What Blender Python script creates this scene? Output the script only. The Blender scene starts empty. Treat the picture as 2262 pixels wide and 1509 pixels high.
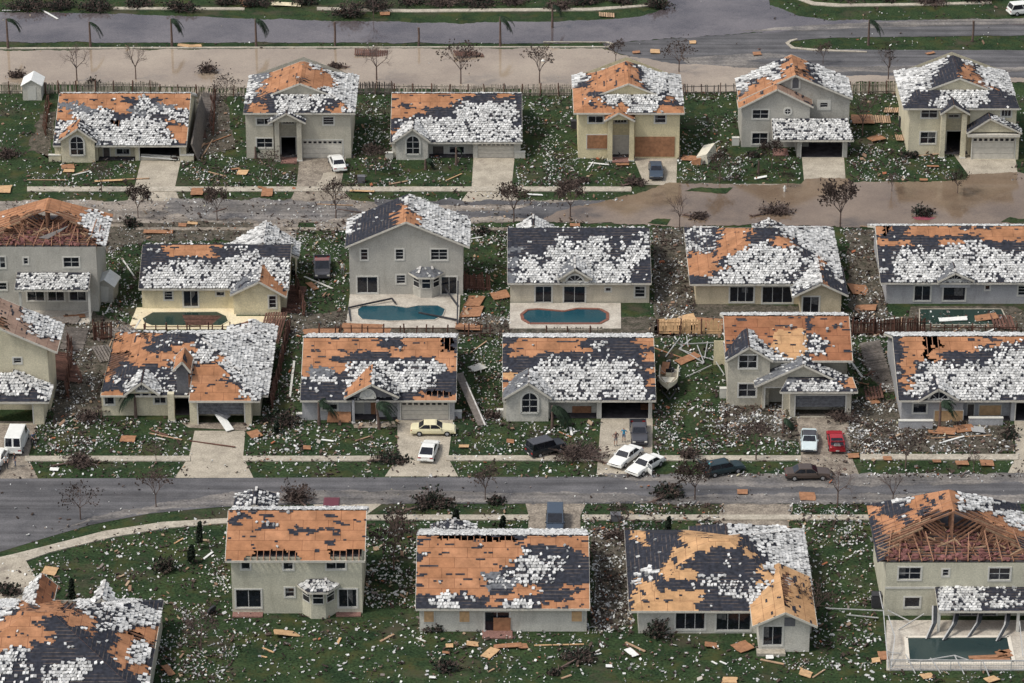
import bpy, math, random
from mathutils import Vector, noise
R = math.radians
random.seed(7)
scene = bpy.context.scene
COL = scene.collection

# ------------------------------------------------------------------ camera
W, H, F = 2262.0, 1509.0, 8090.0
PITCH, DIST = R(25), 410.0
CY, CZ = -DIST*math.cos(PITCH), DIST*math.sin(PITCH)
cam_d = bpy.data.cameras.new('aerial_camera')
cam = bpy.data.objects.new('aerial_camera', cam_d); COL.objects.link(cam)
cam.location = (0, CY, CZ)
cam.rotation_euler = (R(90)-PITCH, 0, 0)
cam_d.sensor_width = 36; cam_d.lens = 36*F/W
cam_d.clip_start = 1; cam_d.clip_end = 3000
scene.camera = cam

# ------------------------------------------------------------------ light
SUN_EL, SUN_AZ = 56, -112         # azimuth measured from +Y (away from the camera) towards +X
world = bpy.data.worlds.new("World"); scene.world = world; world.use_nodes = True
nt = world.node_tree; bg = nt.nodes['Background']
sky = nt.nodes.new('ShaderNodeTexSky'); sky.sky_type = 'NISHITA'; sky.sun_disc = False
sky.sun_elevation = R(SUN_EL); sky.sun_rotation = R(SUN_AZ); sky.air_density = 1.0; sky.dust_density = 3.0
hs = nt.nodes.new('ShaderNodeHueSaturation'); hs.inputs['Saturation'].default_value = .45; nt.links.new(sky.outputs[0], hs.inputs['Color']); nt.links.new(hs.outputs[0], bg.inputs[0]); bg.inputs[1].default_value = 0.15
sun_d = bpy.data.lights.new('sun', 'SUN'); sun_d.energy = 1.9; sun_d.angle = R(9.0); sun_d.color = (1.0, .95, .87)
sun = bpy.data.objects.new('sun', sun_d); COL.objects.link(sun)
sdir = Vector((math.sin(R(SUN_AZ))*math.cos(R(SUN_EL)), math.cos(R(SUN_AZ))*math.cos(R(SUN_EL)), math.sin(R(SUN_EL))))
sun.rotation_euler = sdir.to_track_quat('Z', 'Y').to_euler()
scene.view_settings.view_transform = 'Standard'; scene.view_settings.look = 'None'
scene.view_settings.exposure = 0.18; scene.view_settings.gamma = 1

# ------------------------------------------------------------------ survey: photo coordinates (2262x1509) -> site plan
def ray(px, py):
    a = (px-W/2)/F; b = -(py-H/2)/F
    return a, math.cos(PITCH)+b*math.sin(PITCH), -math.sin(PITCH)+b*math.cos(PITCH)
def gp(px, py, z=0.0):
    dx, dy, dz = ray(px, py); t = (z-CZ)/dz
    return Vector((dx*t, CY+dy*t, z))
def pw(px, py, Y):
    dx, dy, dz = ray(px, py); t = (Y-CY)/dy
    return dx*t, CZ+dz*t
def proj(x, y, z):
    d = (y-CY)*math.cos(PITCH)-(z-CZ)*math.sin(PITCH)
    u = (y-CY)*math.sin(PITCH)+(z-CZ)*math.cos(PITCH)
    return W/2+F*x/d, H/2-F*u/d

# ------------------------------------------------------------------ materials
MATS = {}
def newmat(name, col, rough=.8, var=.15, scale=3.0, col2=None, spec=.3, detail=6, bump=0, isl=0, metal=0, uvcoord=False, island_cols=None):
    m = bpy.data.materials.new(name); m.use_nodes = True; t = m.node_tree; n = t.nodes; l = t.links
    b = n['Principled BSDF']; b.inputs['Roughness'].default_value = rough
    b.inputs['Specular IOR Level'].default_value = spec; b.inputs['Metallic'].default_value = metal
    tc = n.new('ShaderNodeTexCoord'); src = tc.outputs['Object']
    nz = n.new('ShaderNodeTexNoise'); nz.inputs['Scale'].default_value = scale; nz.inputs['Detail'].default_value = detail
    nz.inputs['Roughness'].default_value = .65
    l.new(src, nz.inputs['Vector'])
    rp = n.new('ShaderNodeValToRGB'); rp.color_ramp.elements[0].position = .35; rp.color_ramp.elements[1].position = .65
    c = col; c2 = col2 or tuple(min(1, v*(1+var)) for v in col)
    c1 = col if col2 else tuple(v*(1-var) for v in col)
    rp.color_ramp.elements[0].color = (*c1, 1); rp.color_ramp.elements[1].color = (*c2, 1)
    l.new(nz.outputs['Fac'], rp.inputs['Fac']); out = rp.outputs['Color']
    if isl or island_cols:
        g = n.new('ShaderNodeNewGeometry')
        if island_cols:
            r2 = n.new('ShaderNodeValToRGB'); r2.color_ramp.interpolation = 'CONSTANT'
            while len(r2.color_ramp.elements) < len(island_cols): r2.color_ramp.elements.new(.5)
            for i, (p, cc) in enumerate(island_cols):
                r2.color_ramp.elements[i].position = p; r2.color_ramp.elements[i].color = (*cc, 1)
            l.new(g.outputs['Random Per Island'], r2.inputs['Fac'])
            mx = n.new('ShaderNodeMixRGB'); mx.blend_type = 'MULTIPLY'; mx.inputs[0].default_value = .35
            l.new(r2.outputs['Color'], mx.inputs[1]); l.new(out, mx.inputs[2]); out = r2.outputs['Color'] if not var else mx.outputs[0]
        if isl:
            mr = n.new('ShaderNodeMapRange'); mr.inputs['To Min'].default_value = 1-isl; mr.inputs['To Max'].default_value = 1.0
            l.new(g.outputs['Random Per Island'], mr.inputs['Value'])
            mx = n.new('ShaderNodeMixRGB'); mx.blend_type = 'MULTIPLY'; mx.inputs[0].default_value = 1
            l.new(out, mx.inputs[1]); l.new(mr.outputs[0], mx.inputs[2]); out = mx.outputs[0]
    l.new(out, b.inputs['Base Color'])
    if bump:
        bp = n.new('ShaderNodeBump'); bp.inputs['Strength'].default_value = bump; bp.inputs['Distance'].default_value = .05
        l.new(nz.outputs['Fac'], bp.inputs['Height']); l.new(bp.outputs[0], b.inputs['Normal'])
    MATS[name] = m
    return m
def M(n): return MATS[n]

def grain(m, amt=.25, scale=9):
    """fine speckle (grit, blades, stucco lumps) multiplied over a material's colour"""
    t = m.node_tree; n = t.nodes; l = t.links; b = n['Principled BSDF']
    lk = b.inputs['Base Color'].links[0]; src = lk.from_socket
    tc = n.new('ShaderNodeTexCoord'); w = n.new('ShaderNodeTexNoise'); w.inputs['Scale'].default_value = scale; w.inputs['Detail'].default_value = 3
    l.new(tc.outputs['Object'], w.inputs['Vector'])
    mr = n.new('ShaderNodeMapRange'); mr.inputs['From Min'].default_value = .3; mr.inputs['From Max'].default_value = .7
    mr.inputs['To Min'].default_value = 1-amt; mr.inputs['To Max'].default_value = 1+amt
    l.new(w.outputs['Fac'], mr.inputs['Value'])
    mx = n.new('ShaderNodeMixRGB'); mx.blend_type = 'MULTIPLY'; mx.inputs[0].default_value = 1
    l.new(src, mx.inputs[1]); l.new(mr.outputs[0], mx.inputs[2]); l.new(mx.outputs[0], b.inputs['Base Color'])
    return m

# ground family
g = newmat('grass', (.018, .034, .017), .95, col2=(.040, .062, .026), scale=.28, spec=.05); grain(g, .55, 4)
def add_patches(m, col, scale, lo, hi):
    t = m.node_tree; n = t.nodes; l = t.links; b = n['Principled BSDF']
    src = b.inputs['Base Color'].links[0].from_socket
    tc = n.new('ShaderNodeTexCoord'); w = n.new('ShaderNodeTexNoise'); w.inputs['Scale'].default_value = scale
    w.inputs['Detail'].default_value = 7; w.inputs['Roughness'].default_value = .7
    l.new(tc.outputs['Object'], w.inputs['Vector'])
    mr = n.new('ShaderNodeMapRange'); mr.inputs['From Min'].default_value = lo; mr.inputs['From Max'].default_value = hi
    l.new(w.outputs['Fac'], mr.inputs['Value'])
    mx = n.new('ShaderNodeMixRGB'); mx.inputs[2].default_value = (*col, 1)
    l.new(mr.outputs[0], mx.inputs[0]); l.new(src, mx.inputs[1]); l.new(mx.outputs[0], b.inputs['Base Color'])
    return m
add_patches(g, (.060, .062, .024), .35, .50, .68); add_patches(g, (.075, .062, .045), .16, .54, .70)
newmat('mud_yard', (.045, .045, .032), .95, col2=(.13, .11, .09), scale=1.2, spec=.05); grain(M('mud_yard'), .5, 5)
newmat('asphalt', (.074, .073, .077), .85, col2=(.118, .114, .117), scale=.25); grain(M('asphalt'), .2, 6)
newmat('sandy_road', (.16, .14, .12), .9, col2=(.29, .25, .21), scale=.45); grain(M('sandy_road'), .35, 4)
newmat('dusty_road', (.105, .10, .10), .9, col2=(.215, .195, .175), scale=.3); grain(M('dusty_road'), .3, 4)
newmat('sidewalk', (.31, .275, .22), .9, col2=(.45, .405, .33), scale=.8); grain(M('sidewalk'), .25, 5)
newmat('driveway', (.30, .265, .21), .9, col2=(.44, .39, .31), scale=.5); grain(M('driveway'), .25, 6); add_patches(M('driveway'), (.17, .14, .12), .35, .58, .75)
newmat('dirty_drive', (.15, .125, .10), .9, col2=(.32, .275, .22), scale=.8); grain(M('dirty_drive'), .4, 5)
newmat('pool_deck_cream', (.66, .56, .38), .85, col2=(.74, .66, .46), scale=.6); grain(M('pool_deck_cream'), .12, 6)
newmat('pool_deck_grey', (.36, .32, .27), .85, col2=(.52, .48, .41), scale=.5); grain(M('pool_deck_grey'), .2, 6)
newmat('coping', (.66, .61, .52), .7, .1)
newmat('brick_coping', (.20, .085, .06), .8, .3, scale=8)
def water(name, col, col2, rough, bump, scale, spec=.5):
    m = newmat(name, col, rough, col2=col2, scale=.09, spec=spec)
    t = m.node_tree; n = t.nodes; l = t.links
    tc = n.new('ShaderNodeTexCoord'); w = n.new('ShaderNodeTexNoise'); w.inputs['Scale'].default_value = scale; w.inputs['Detail'].default_value = 4
    l.new(tc.outputs['Object'], w.inputs['Vector'])
    bp = n.new('ShaderNodeBump'); bp.inputs['Strength'].default_value = bump; bp.inputs['Distance'].default_value = .05
    l.new(w.outputs['Fac'], bp.inputs['Height']); l.new(bp.outputs[0], n['Principled BSDF'].inputs['Normal'])
    return m
water('muddy_water', (.27, .21, .155), (.36, .29, .215), .08, .10, 2.0)
water('brown_water', (.15, .105, .072), (.225, .165, .115), .08, .10, 2.0)
water('grey_water', (.085, .072, .075), (.14, .12, .12), .06, .10, 1.5)
for _m in ('asphalt', 'dusty_road', 'sandy_road'):   # long wear and wash streaks along the street
    t = MATS[_m].node_tree; n = t.nodes; l = t.links; b = n['Principled BSDF']; src = b.inputs['Base Color'].links[0].from_socket
    tc = n.new('ShaderNodeTexCoord'); mp = n.new('ShaderNodeMapping'); mp.inputs['Scale'].default_value = (.045, .9, 1); w = n.new('ShaderNodeTexNoise'); w.inputs['Scale'].default_value = 1; w.inputs['Detail'].default_value = 6
    l.new(tc.outputs['Object'], mp.inputs[0]); l.new(mp.outputs[0], w.inputs['Vector']); mr = n.new('ShaderNodeMapRange'); mr.inputs['From Min'].default_value = .35; mr.inputs['From Max'].default_value = .65; mr.inputs['To Min'].default_value = .68; mr.inputs['To Max'].default_value = 1.3
    l.new(w.outputs['Fac'], mr.inputs['Value']); mx = n.new('ShaderNodeMixRGB'); mx.blend_type = 'MULTIPLY'; mx.inputs[0].default_value = 1; l.new(src, mx.inputs[1]); l.new(mr.outputs[0], mx.inputs[2]); l.new(mx.outputs[0], b.inputs['Base Color'])
add_patches(M('muddy_water'), (.21, .16, .12), .05, .5, .7)
add_patches(M('brown_water'), (.11, .078, .055), .06, .5, .66); add_patches(M('grey_water'), (.055, .045, .05), .05, .48, .62); grain(M('muddy_water'), .12, 6); grain(M('brown_water'), .14, 6); grain(M('grey_water'), .2, 5)
water('pool_water', (.012, .055, .078), (.022, .08, .10), .08, .3, 3)
water('murky_pool', (.015, .032, .025), (.03, .055, .045), .08, .3, 3)
water('grey_pool', (.022, .04, .042), (.035, .058, .056), .08, .3, 3)

# roof family
def uvmat(name, c1, c2, kind, rough=.85):
    m = bpy.data.materials.new(name); m.use_nodes = True; t = m.node_tree; n = t.nodes; l = t.links
    b = n['Principled BSDF']; b.inputs['Roughness'].default_value = rough; b.inputs['Specular IOR Level'].default_value = .15
    uv = n.new('ShaderNodeUVMap'); uv.uv_map = 'UVMap'
    if kind == 'ply':
        br = n.new('ShaderNodeTexBrick'); br.inputs['Scale'].default_value = 1; br.inputs['Brick Width'].default_value = 2.44
        br.inputs['Row Height'].default_value = 1.22; br.inputs['Mortar Size'].default_value = .02; br.offset = .5
        br.inputs['Color1'].default_value = (*c1, 1); br.inputs['Color2'].default_value = (*c2, 1)
        br.inputs['Mortar'].default_value = (c1[0]*.42, c1[1]*.36, c1[2]*.4, 1); br.inputs['Bias'].default_value = 0
        l.new(uv.outputs[0], br.inputs['Vector'])
        nz = n.new('ShaderNodeTexNoise'); nz.inputs['Scale'].default_value = .45; nz.inputs['Detail'].default_value = 9; nz.inputs['Roughness'].default_value = .75
        l.new(uv.outputs[0], nz.inputs['Vector'])
        mr = n.new('ShaderNodeMapRange'); mr.inputs['From Min'].default_value = .3; mr.inputs['From Max'].default_value = .7
        mr.inputs['To Min'].default_value = .5; mr.inputs['To Max'].default_value = 1.3
        l.new(nz.outputs['Fac'], mr.inputs['Value'])
        mx = n.new('ShaderNodeMixRGB'); mx.blend_type = 'MULTIPLY'; mx.inputs[0].default_value = 1
        l.new(br.outputs['Color'], mx.inputs[1]); l.new(mr.outputs[0], mx.inputs[2]); l.new(mx.outputs[0], b.inputs['Base Color'])
    else:
        sp = n.new('ShaderNodeSeparateXYZ'); l.new(uv.outputs[0], sp.inputs[0])
        md = n.new('ShaderNodeMath'); md.operation = 'FRACT'
        dv = n.new('ShaderNodeMath'); dv.operation = 'DIVIDE'; dv.inputs[1].default_value = .42
        l.new(sp.outputs['Y'], dv.inputs[0]); l.new(dv.outputs[0], md.inputs[0])
        lt = n.new('ShaderNodeMath'); lt.operation = 'LESS_THAN'; lt.inputs[1].default_value = .17
        l.new(md.outputs[0], lt.inputs[0])
        nz = n.new('ShaderNodeTexNoise'); nz.inputs['Scale'].default_value = .7; nz.inputs['Detail'].default_value = 8
        l.new(uv.outputs[0], nz.inputs['Vector'])
        mr = n.new('ShaderNodeMapRange'); mr.inputs['From Min'].default_value = .45; mr.inputs['From Max'].default_value = .56
        l.new(nz.outputs['Fac'], mr.inputs['Value'])
        mu = n.new('ShaderNodeMath'); mu.operation = 'MULTIPLY'; l.new(lt.outputs[0], mu.inputs[0]); l.new(mr.outputs[0], mu.inputs[1])
        mx = n.new('ShaderNodeMixRGB'); mx.inputs[1].default_value = (*c1, 1); mx.inputs[2].default_value = (*c2, 1)
        l.new(mu.outputs[0], mx.inputs[0])
        n2 = n.new('ShaderNodeTexNoise'); n2.inputs['Scale'].default_value = 2.5; n2.inputs['Detail'].default_value = 5
        l.new(uv.outputs[0], n2.inputs['Vector'])
        m3 = n.new('ShaderNodeMapRange'); m3.inputs['From Min'].default_value = .3; m3.inputs['From Max'].default_value = .7; m3.inputs['To Min'].default_value = .6; m3.inputs['To Max'].default_value = 1.5
        l.new(n2.outputs['Fac'], m3.inputs['Value'])
        m4 = n.new('ShaderNodeMixRGB'); m4.blend_type = 'MULTIPLY'; m4.inputs[0].default_value = 1
        l.new(mx.outputs[0], m4.inputs[1]); l.new(m3.outputs[0], m4.inputs[2]); l.new(m4.outputs[0], b.inputs['Base Color'])
    MATS[name] = m
uvmat('ply', (.37, .175, .088), (.43, .215, .115), 'ply')
uvmat('ply_light', (.50, .29, .145), (.54, .33, .17), 'ply')
uvmat('ply_red', (.29, .125, .065), (.335, .155, .08), 'ply')
uvmat('ply_brown', (.30, .20, .15), (.36, .25, .19), 'ply')
uvmat('felt', (.027, .029, .038), (.10, .08, .07), 'felt')
newmat('grey_felt', (.12, .125, .135), .9, .4, scale=3)
newmat('tile', (.60, .60, .585), .85, scale=.9, isl=.5, spec=.15, col2=(.78, .775, .75))
newmat('ridge_tile', (.6, .58, .55), .8, .25, scale=2, isl=.3)
newmat('fascia', (.55, .52, .45), .7, .12)
newmat('rafter', (.30, .16, .10), .85, .3, scale=2)
newmat('insulation', (.17, .075, .068), .95, .5, scale=3)
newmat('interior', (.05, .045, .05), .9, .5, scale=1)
newmat('white_paint', (.72, .72, .68), .6, .1)
newmat('trim', (.56, .55, .50), .7, .08)
newmat('glass', (.012, .014, .02), .12, .4, scale=2, spec=.5)
newmat('curtain', (.25, .25, .25), .9, .3)
newmat('blind', (.10, .10, .10), .7, .5, scale=5)
newmat('mullion', (.45, .45, .44), .6, .1)
newmat('board', (.30, .15, .08), .85, .25, scale=2)
newmat('board_light', (.50, .32, .17), .85, .2, scale=2)
newmat('door_dark', (.10, .085, .075), .7, .3)
newmat('screen_grey', (.13, .13, .14), .8, .2)
newmat('brick_step', (.22, .12, .10), .9, .3, scale=6)
def stucco(name, c):
    m = newmat('stucco_'+name, c, .92, .10, scale=.5, spec=.1); grain(m, .16, 7)
    t = m.node_tree; n = t.nodes; l = t.links; b = n['Principled BSDF']; src = b.inputs['Base Color'].links[0].from_socket   # runs of rain dirt and torn leaf stains
    tc = n.new('ShaderNodeTexCoord'); mp = n.new('ShaderNodeMapping'); mp.inputs['Scale'].default_value = (1.1, 1.1, .35); w = n.new('ShaderNodeTexNoise'); w.inputs['Scale'].default_value = 1; w.inputs['Detail'].default_value = 7; w.inputs['Roughness'].default_value = .7
    l.new(tc.outputs['Object'], mp.inputs[0]); l.new(mp.outputs[0], w.inputs['Vector']); mr = n.new('ShaderNodeMapRange'); mr.inputs['From Min'].default_value = .5; mr.inputs['From Max'].default_value = .72; mr.inputs['To Max'].default_value = .34
    l.new(w.outputs['Fac'], mr.inputs['Value']); mx = n.new('ShaderNodeMixRGB'); mx.inputs[2].default_value = (c[0]*.45, c[1]*.44, c[2]*.4, 1); l.new(mr.outputs[0], mx.inputs[0]); l.new(src, mx.inputs[1]); l.new(mx.outputs[0], b.inputs['Base Color']); return m
for nme, c in dict(cream=(.58, .53, .39), yellow=(.64, .56, .36), greige=(.47, .44, .36), grey=(.42, .405, .36), palegrey=(.53, .51, .45),
                   bluegrey=(.37, .37, .375), tan=(.54, .46, .32), beige=(.53, .48, .38), sand=(.63, .57, .40), olive=(.50, .48, .38)).items(): stucco(nme, c)

# plants and wood
newmat('bark', (.13, .09, .075), .95, .35, scale=4)
newmat('twigs', (.12, .088, .078), .95, .35, scale=3)
newmat('dead_leaf', (.075, .053, .043), .95, .5, scale=3, isl=.6)
newmat('green_leaf', (.014, .024, .013), .9, .5, scale=3, isl=.6)
newmat('palm_leaf', (.022, .042, .022), .8, .5, scale=3, isl=.5)
newmat('grey_wood', (.19, .165, .145), .95, .3, scale=3, isl=.5)
newmat('picket_pale', (.44, .38, .31), .95, .3, scale=3, isl=.55)
newmat('red_wood', (.15, .075, .055), .95, .35, scale=3, isl=.55)
newmat('lumber', (.45, .30, .19), .9, .25, scale=3, isl=.45)
newmat('metal_white', (.40, .40, .39), .45, .1)
newmat('dark_mesh', (.04, .045, .05), .8, .3)
# debris: chips of many colours
newmat('chip', (.7, .7, .68), .85, .2, scale=5, island_cols=[(0, (.74, .74, .71)), (.5, (.52, .52, .51)), (.66, (.34, .34, .35)), (.78, (.17, .165, .165)), (.90, (.34, .27, .21)), (.96, (.45, .42, .3))])
newmat('splinter', (.5, .4, .3), .9, .2, scale=5, island_cols=[(0, (.30, .20, .14)), (.3, (.15, .10, .08)), (.5, (.45, .34, .24)), (.7, (.24, .21, .2)), (.85, (.40, .15, .08)), (.95, (.5, .48, .44))])
# vehicles
def paint(name, c, rough=.3): return newmat('paint_'+name, c, rough, .06, scale=1.5, spec=.5)
for nme, c in dict(white=(.74, .74, .70), cream=(.70, .64, .42), black=(.02, .022, .026), charcoal=(.06, .06, .068), teal=(.018, .035, .042), navy=(.05, .07, .10),
                   burnt=(.075, .055, .045), ice=(.55, .63, .63), red=(.33, .02, .03), burgundy=(.12, .02, .03), maroon=(.22, .09, .08)).items(): paint(nme, c)
newmat('tyre', (.02, .02, .02), .9, .2); newmat('hub', (.35, .35, .35), .4, .2); newmat('lamp', (.7, .68, .6), .2, .1); newmat('red_lamp', (.35, .02, .02), .3, .1)
newmat('rubber', (.04, .04, .045), .8, .2); newmat('boat_hull', (.68, .63, .50), .4, .1); newmat('boat_inside', (.42, .36, .27), .7, .2)
newmat('skin', (.42, .24, .17), .6, .1); newmat('hair', (.05, .03, .02), .9, .2)
for nme, c in dict(brown=(.16, .10, .09), blue=(.05, .22, .35), teal=(.06, .25, .28), black=(.03, .03, .035), white=(.65, .65, .62), denim=(.09, .12, .19), grey=(.2, .2, .21)).items():
    newmat('cloth_'+nme, c, .9, .15)
newmat('puddle_red', (.25, .07, .09), .3, .2)

# ------------------------------------------------------------------ mesh helpers
class MB:
    def __init__(s): s.v = []; s.f = []; s.m = []; s.uv = []; s.mats = []
    def mi(s, mat):
        if mat not in s.mats: s.mats.append(mat)
        return s.mats.index(mat)
    def poly(s, pts, mat, uvs=None):
        b = len(s.v); s.v.extend([tuple(p) for p in pts]); s.f.append(tuple(range(b, b+len(pts)))); s.m.append(s.mi(mat))
        s.uv.append(uvs or [(p[0], p[1]) for p in pts])
    def hexa(s, c, mat, skip=()):
        b = len(s.v); s.v.extend([tuple(p) for p in c]); k = s.mi(mat)
        for i, f in enumerate(((0, 3, 2, 1), (4, 5, 6, 7), (0, 1, 5, 4), (1, 2, 6, 5), (2, 3, 7, 6), (3, 0, 4, 7))):
            if i in skip: continue
            s.f.append(tuple(b+j for j in f)); s.m.append(k); s.uv.append([(c[j][0]+c[j][1], c[j][2]) for j in f])
    def box(s, x0, x1, y0, y1, z0, z1, mat, skip=()):
        s.hexa([(x0, y0, z0), (x1, y0, z0), (x1, y1, z0), (x0, y1, z0), (x0, y0, z1), (x1, y0, z1), (x1, y1, z1), (x0, y1, z1)], mat, skip)
    def bar(s, a, b, w, h, mat, up=(0, 0, 1)):
        a = Vector(a); b = Vector(b); d = b-a
        if d.length < 1e-6: return
        u = Vector(up)
        sd = d.cross(u)
        if sd.length < 1e-4*d.length: sd = d.cross(Vector((0, 1, 0)))
        sd.normalize(); u2 = sd.cross(d).normalized()
        sd = sd*w/2; u2 = u2*h/2
        s.hexa([a-sd-u2, a+sd-u2, b+sd-u2, b-sd-u2, a-sd+u2, a+sd+u2, b+sd+u2, b-sd+u2], mat)
    def tube(s, pts, rads, mat, n=4, cap=True):
        pts = [Vector(p) for p in pts]; rings = []; k = s.mi(mat)
        for i, p in enumerate(pts):
            d = (pts[min(i+1, len(pts)-1)]-pts[max(i-1, 0)])
            d = d.normalized() if d.length > 0 else Vector((0, 0, 1))
            a = d.orthogonal().normalized(); b2 = d.cross(a); base = len(s.v)
            for j in range(n):
                t = 2*math.pi*j/n; q = p+(a*math.cos(t)+b2*math.sin(t))*rads[i]; s.v.append(tuple(q))
            rings.append(base)
        for i in range(len(rings)-1):
            for j in range(n):
                s.f.append((rings[i]+j, rings[i]+(j+1) % n, rings[i+1]+(j+1) % n, rings[i+1]+j)); s.m.append(k); s.uv.append([(0, 0)]*4)
        if cap:
            for r_ in (rings[0], rings[-1]):
                s.f.append(tuple(r_+j for j in range(n))); s.m.append(k); s.uv.append([(0, 0)]*n)
    def build(s, name, parent=None, smooth=False, loc=None):
        me = bpy.data.meshes.new(name); me.from_pydata(s.v, [], s.f)
        for mt in s.mats: me.materials.append(MATS[mt])
        me.polygons.foreach_set('material_index', s.m)
        uvl = me.uv_layers.new(name='UVMap'); flat = []
        for u in s.uv:
            for p in u: flat.extend(p)
        uvl.data.foreach_set('uv', flat)
        if smooth: me.polygons.foreach_set('use_smooth', [True]*len(s.f))
        me.update()
        o = bpy.data.objects.new(name, me); COL.objects.link(o)
        if parent: o.parent = parent
        if loc is not None: o.location = loc
        return o
    def __len__(s): return len(s.f)

def tag(o, label=None, cat=None, group=None, kind=None):
    if label: o['label'] = label
    if cat: o['category'] = cat
    if group: o['group'] = group
    if kind: o['kind'] = kind
    return o
def thing(name, loc, label, cat, group=None, rz=0):
    o = bpy.data.objects.new(name, None); COL.objects.link(o); o.location = loc; o.rotation_euler = (0, 0, rz); o.empty_display_size = .5
    return tag(o, label, cat, group)
def copy_tree(o, parent=None):
    c = o.copy(); COL.objects.link(c); c.parent = parent
    for ch in o.children: copy_tree(ch, c)
    return c
# ------------------------------------------------------------------ roof covering
def rle(s):
    out = ''; n = ''
    for ch in s:
        if ch.isdigit(): n += ch
        else: out += ch*(int(n) if n else 1); n = ''
    return out
class Cover:
    """what lies where on a roof: o plywood, b pale new plywood, q red plywood, k brown plywood, d bare felt, g grey felt, m scattered tiles, w tiles, # hole"""
    def __init__(s, x0, y0, dx, dy, rows): s.x0, s.y0, s.dx, s.dy = x0, y0, dx, dy; s.rows = [rle(r) for r in rows]
    def at(s, p, j=1.0):
        n1 = noise.noise(Vector((p[0]*.55, p[1]*.9, p[2]*.9+5))); n2 = noise.noise(Vector((p[0]*2.1+9, p[1]*2.6, p[2])))
        n3 = noise.noise(Vector((p[0]*.35, p[1]*2.4, p[2]*2.4+31)))
        px, py = proj(*p)
        c = (px+(n1*9+n2*6+n3*16)*j-s.x0)/s.dx; r = (py+(n2*7+n1*4)*j-s.y0)/s.dy
        r = max(0, min(len(s.rows)-1, int(math.floor(r)))); row = s.rows[r]; c = max(0, min(len(row)-1, int(math.floor(c))))
        return row[c]
class Fill:
    def __init__(s, ch, ch2=None, p=0): s.c, s.c2, s.p = ch, ch2 or ch, p
    def at(s, p, j=1.0):
        n1 = noise.noise(Vector((p[0]*.5, p[1]*.8, p[2]+3)))+.4*noise.noise(Vector((p[0]*2, p[1]*2, p[2]+3)))
        return s.c2 if n1 > .5-s.p else s.c
def clip(rect, P):
    out = rect; n = len(P)
    A = sum(P[i][0]*P[(i+1) % n][1]-P[(i+1) % n][0]*P[i][1] for i in range(n)); sg = 1 if A > 0 else -1
    for i in range(n):
        a, b = P[i], P[(i+1) % n]; inp = out; out = []
        if not inp: return []
        def sd(q): return sg*((b[0]-a[0])*(q[1]-a[1])-(b[1]-a[1])*(q[0]-a[0]))
        for k in range(len(inp)):
            c, d = inp[k], inp[(k+1) % len(inp)]; sc_, sd_ = sd(c), sd(d)
            if sc_ >= 0: out.append(c)
            if (sc_ >= 0) != (sd_ >= 0):
                t = sc_/(sc_-sd_); out.append((c[0]+(d[0]-c[0])*t, c[1]+(d[1]-c[1])*t))
    return out
def inside(q, P, mg=0.0):
    n = len(P); A = sum(P[i][0]*P[(i+1) % n][1]-P[(i+1) % n][0]*P[i][1] for i in range(n)); sg = 1 if A > 0 else -1
    for i in range(n):
        a, b = P[i], P[(i+1) % n]; L = math.hypot(b[0]-a[0], b[1]-a[1]) or 1
        if sg*((b[0]-a[0])*(q[1]-a[1])-(b[1]-a[1])*(q[0]-a[0]))/L < mg: return False
    return True
DECK = dict(b='ply_light', q='ply_red', k='ply_brown')
CU, CV = .30, .37
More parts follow.
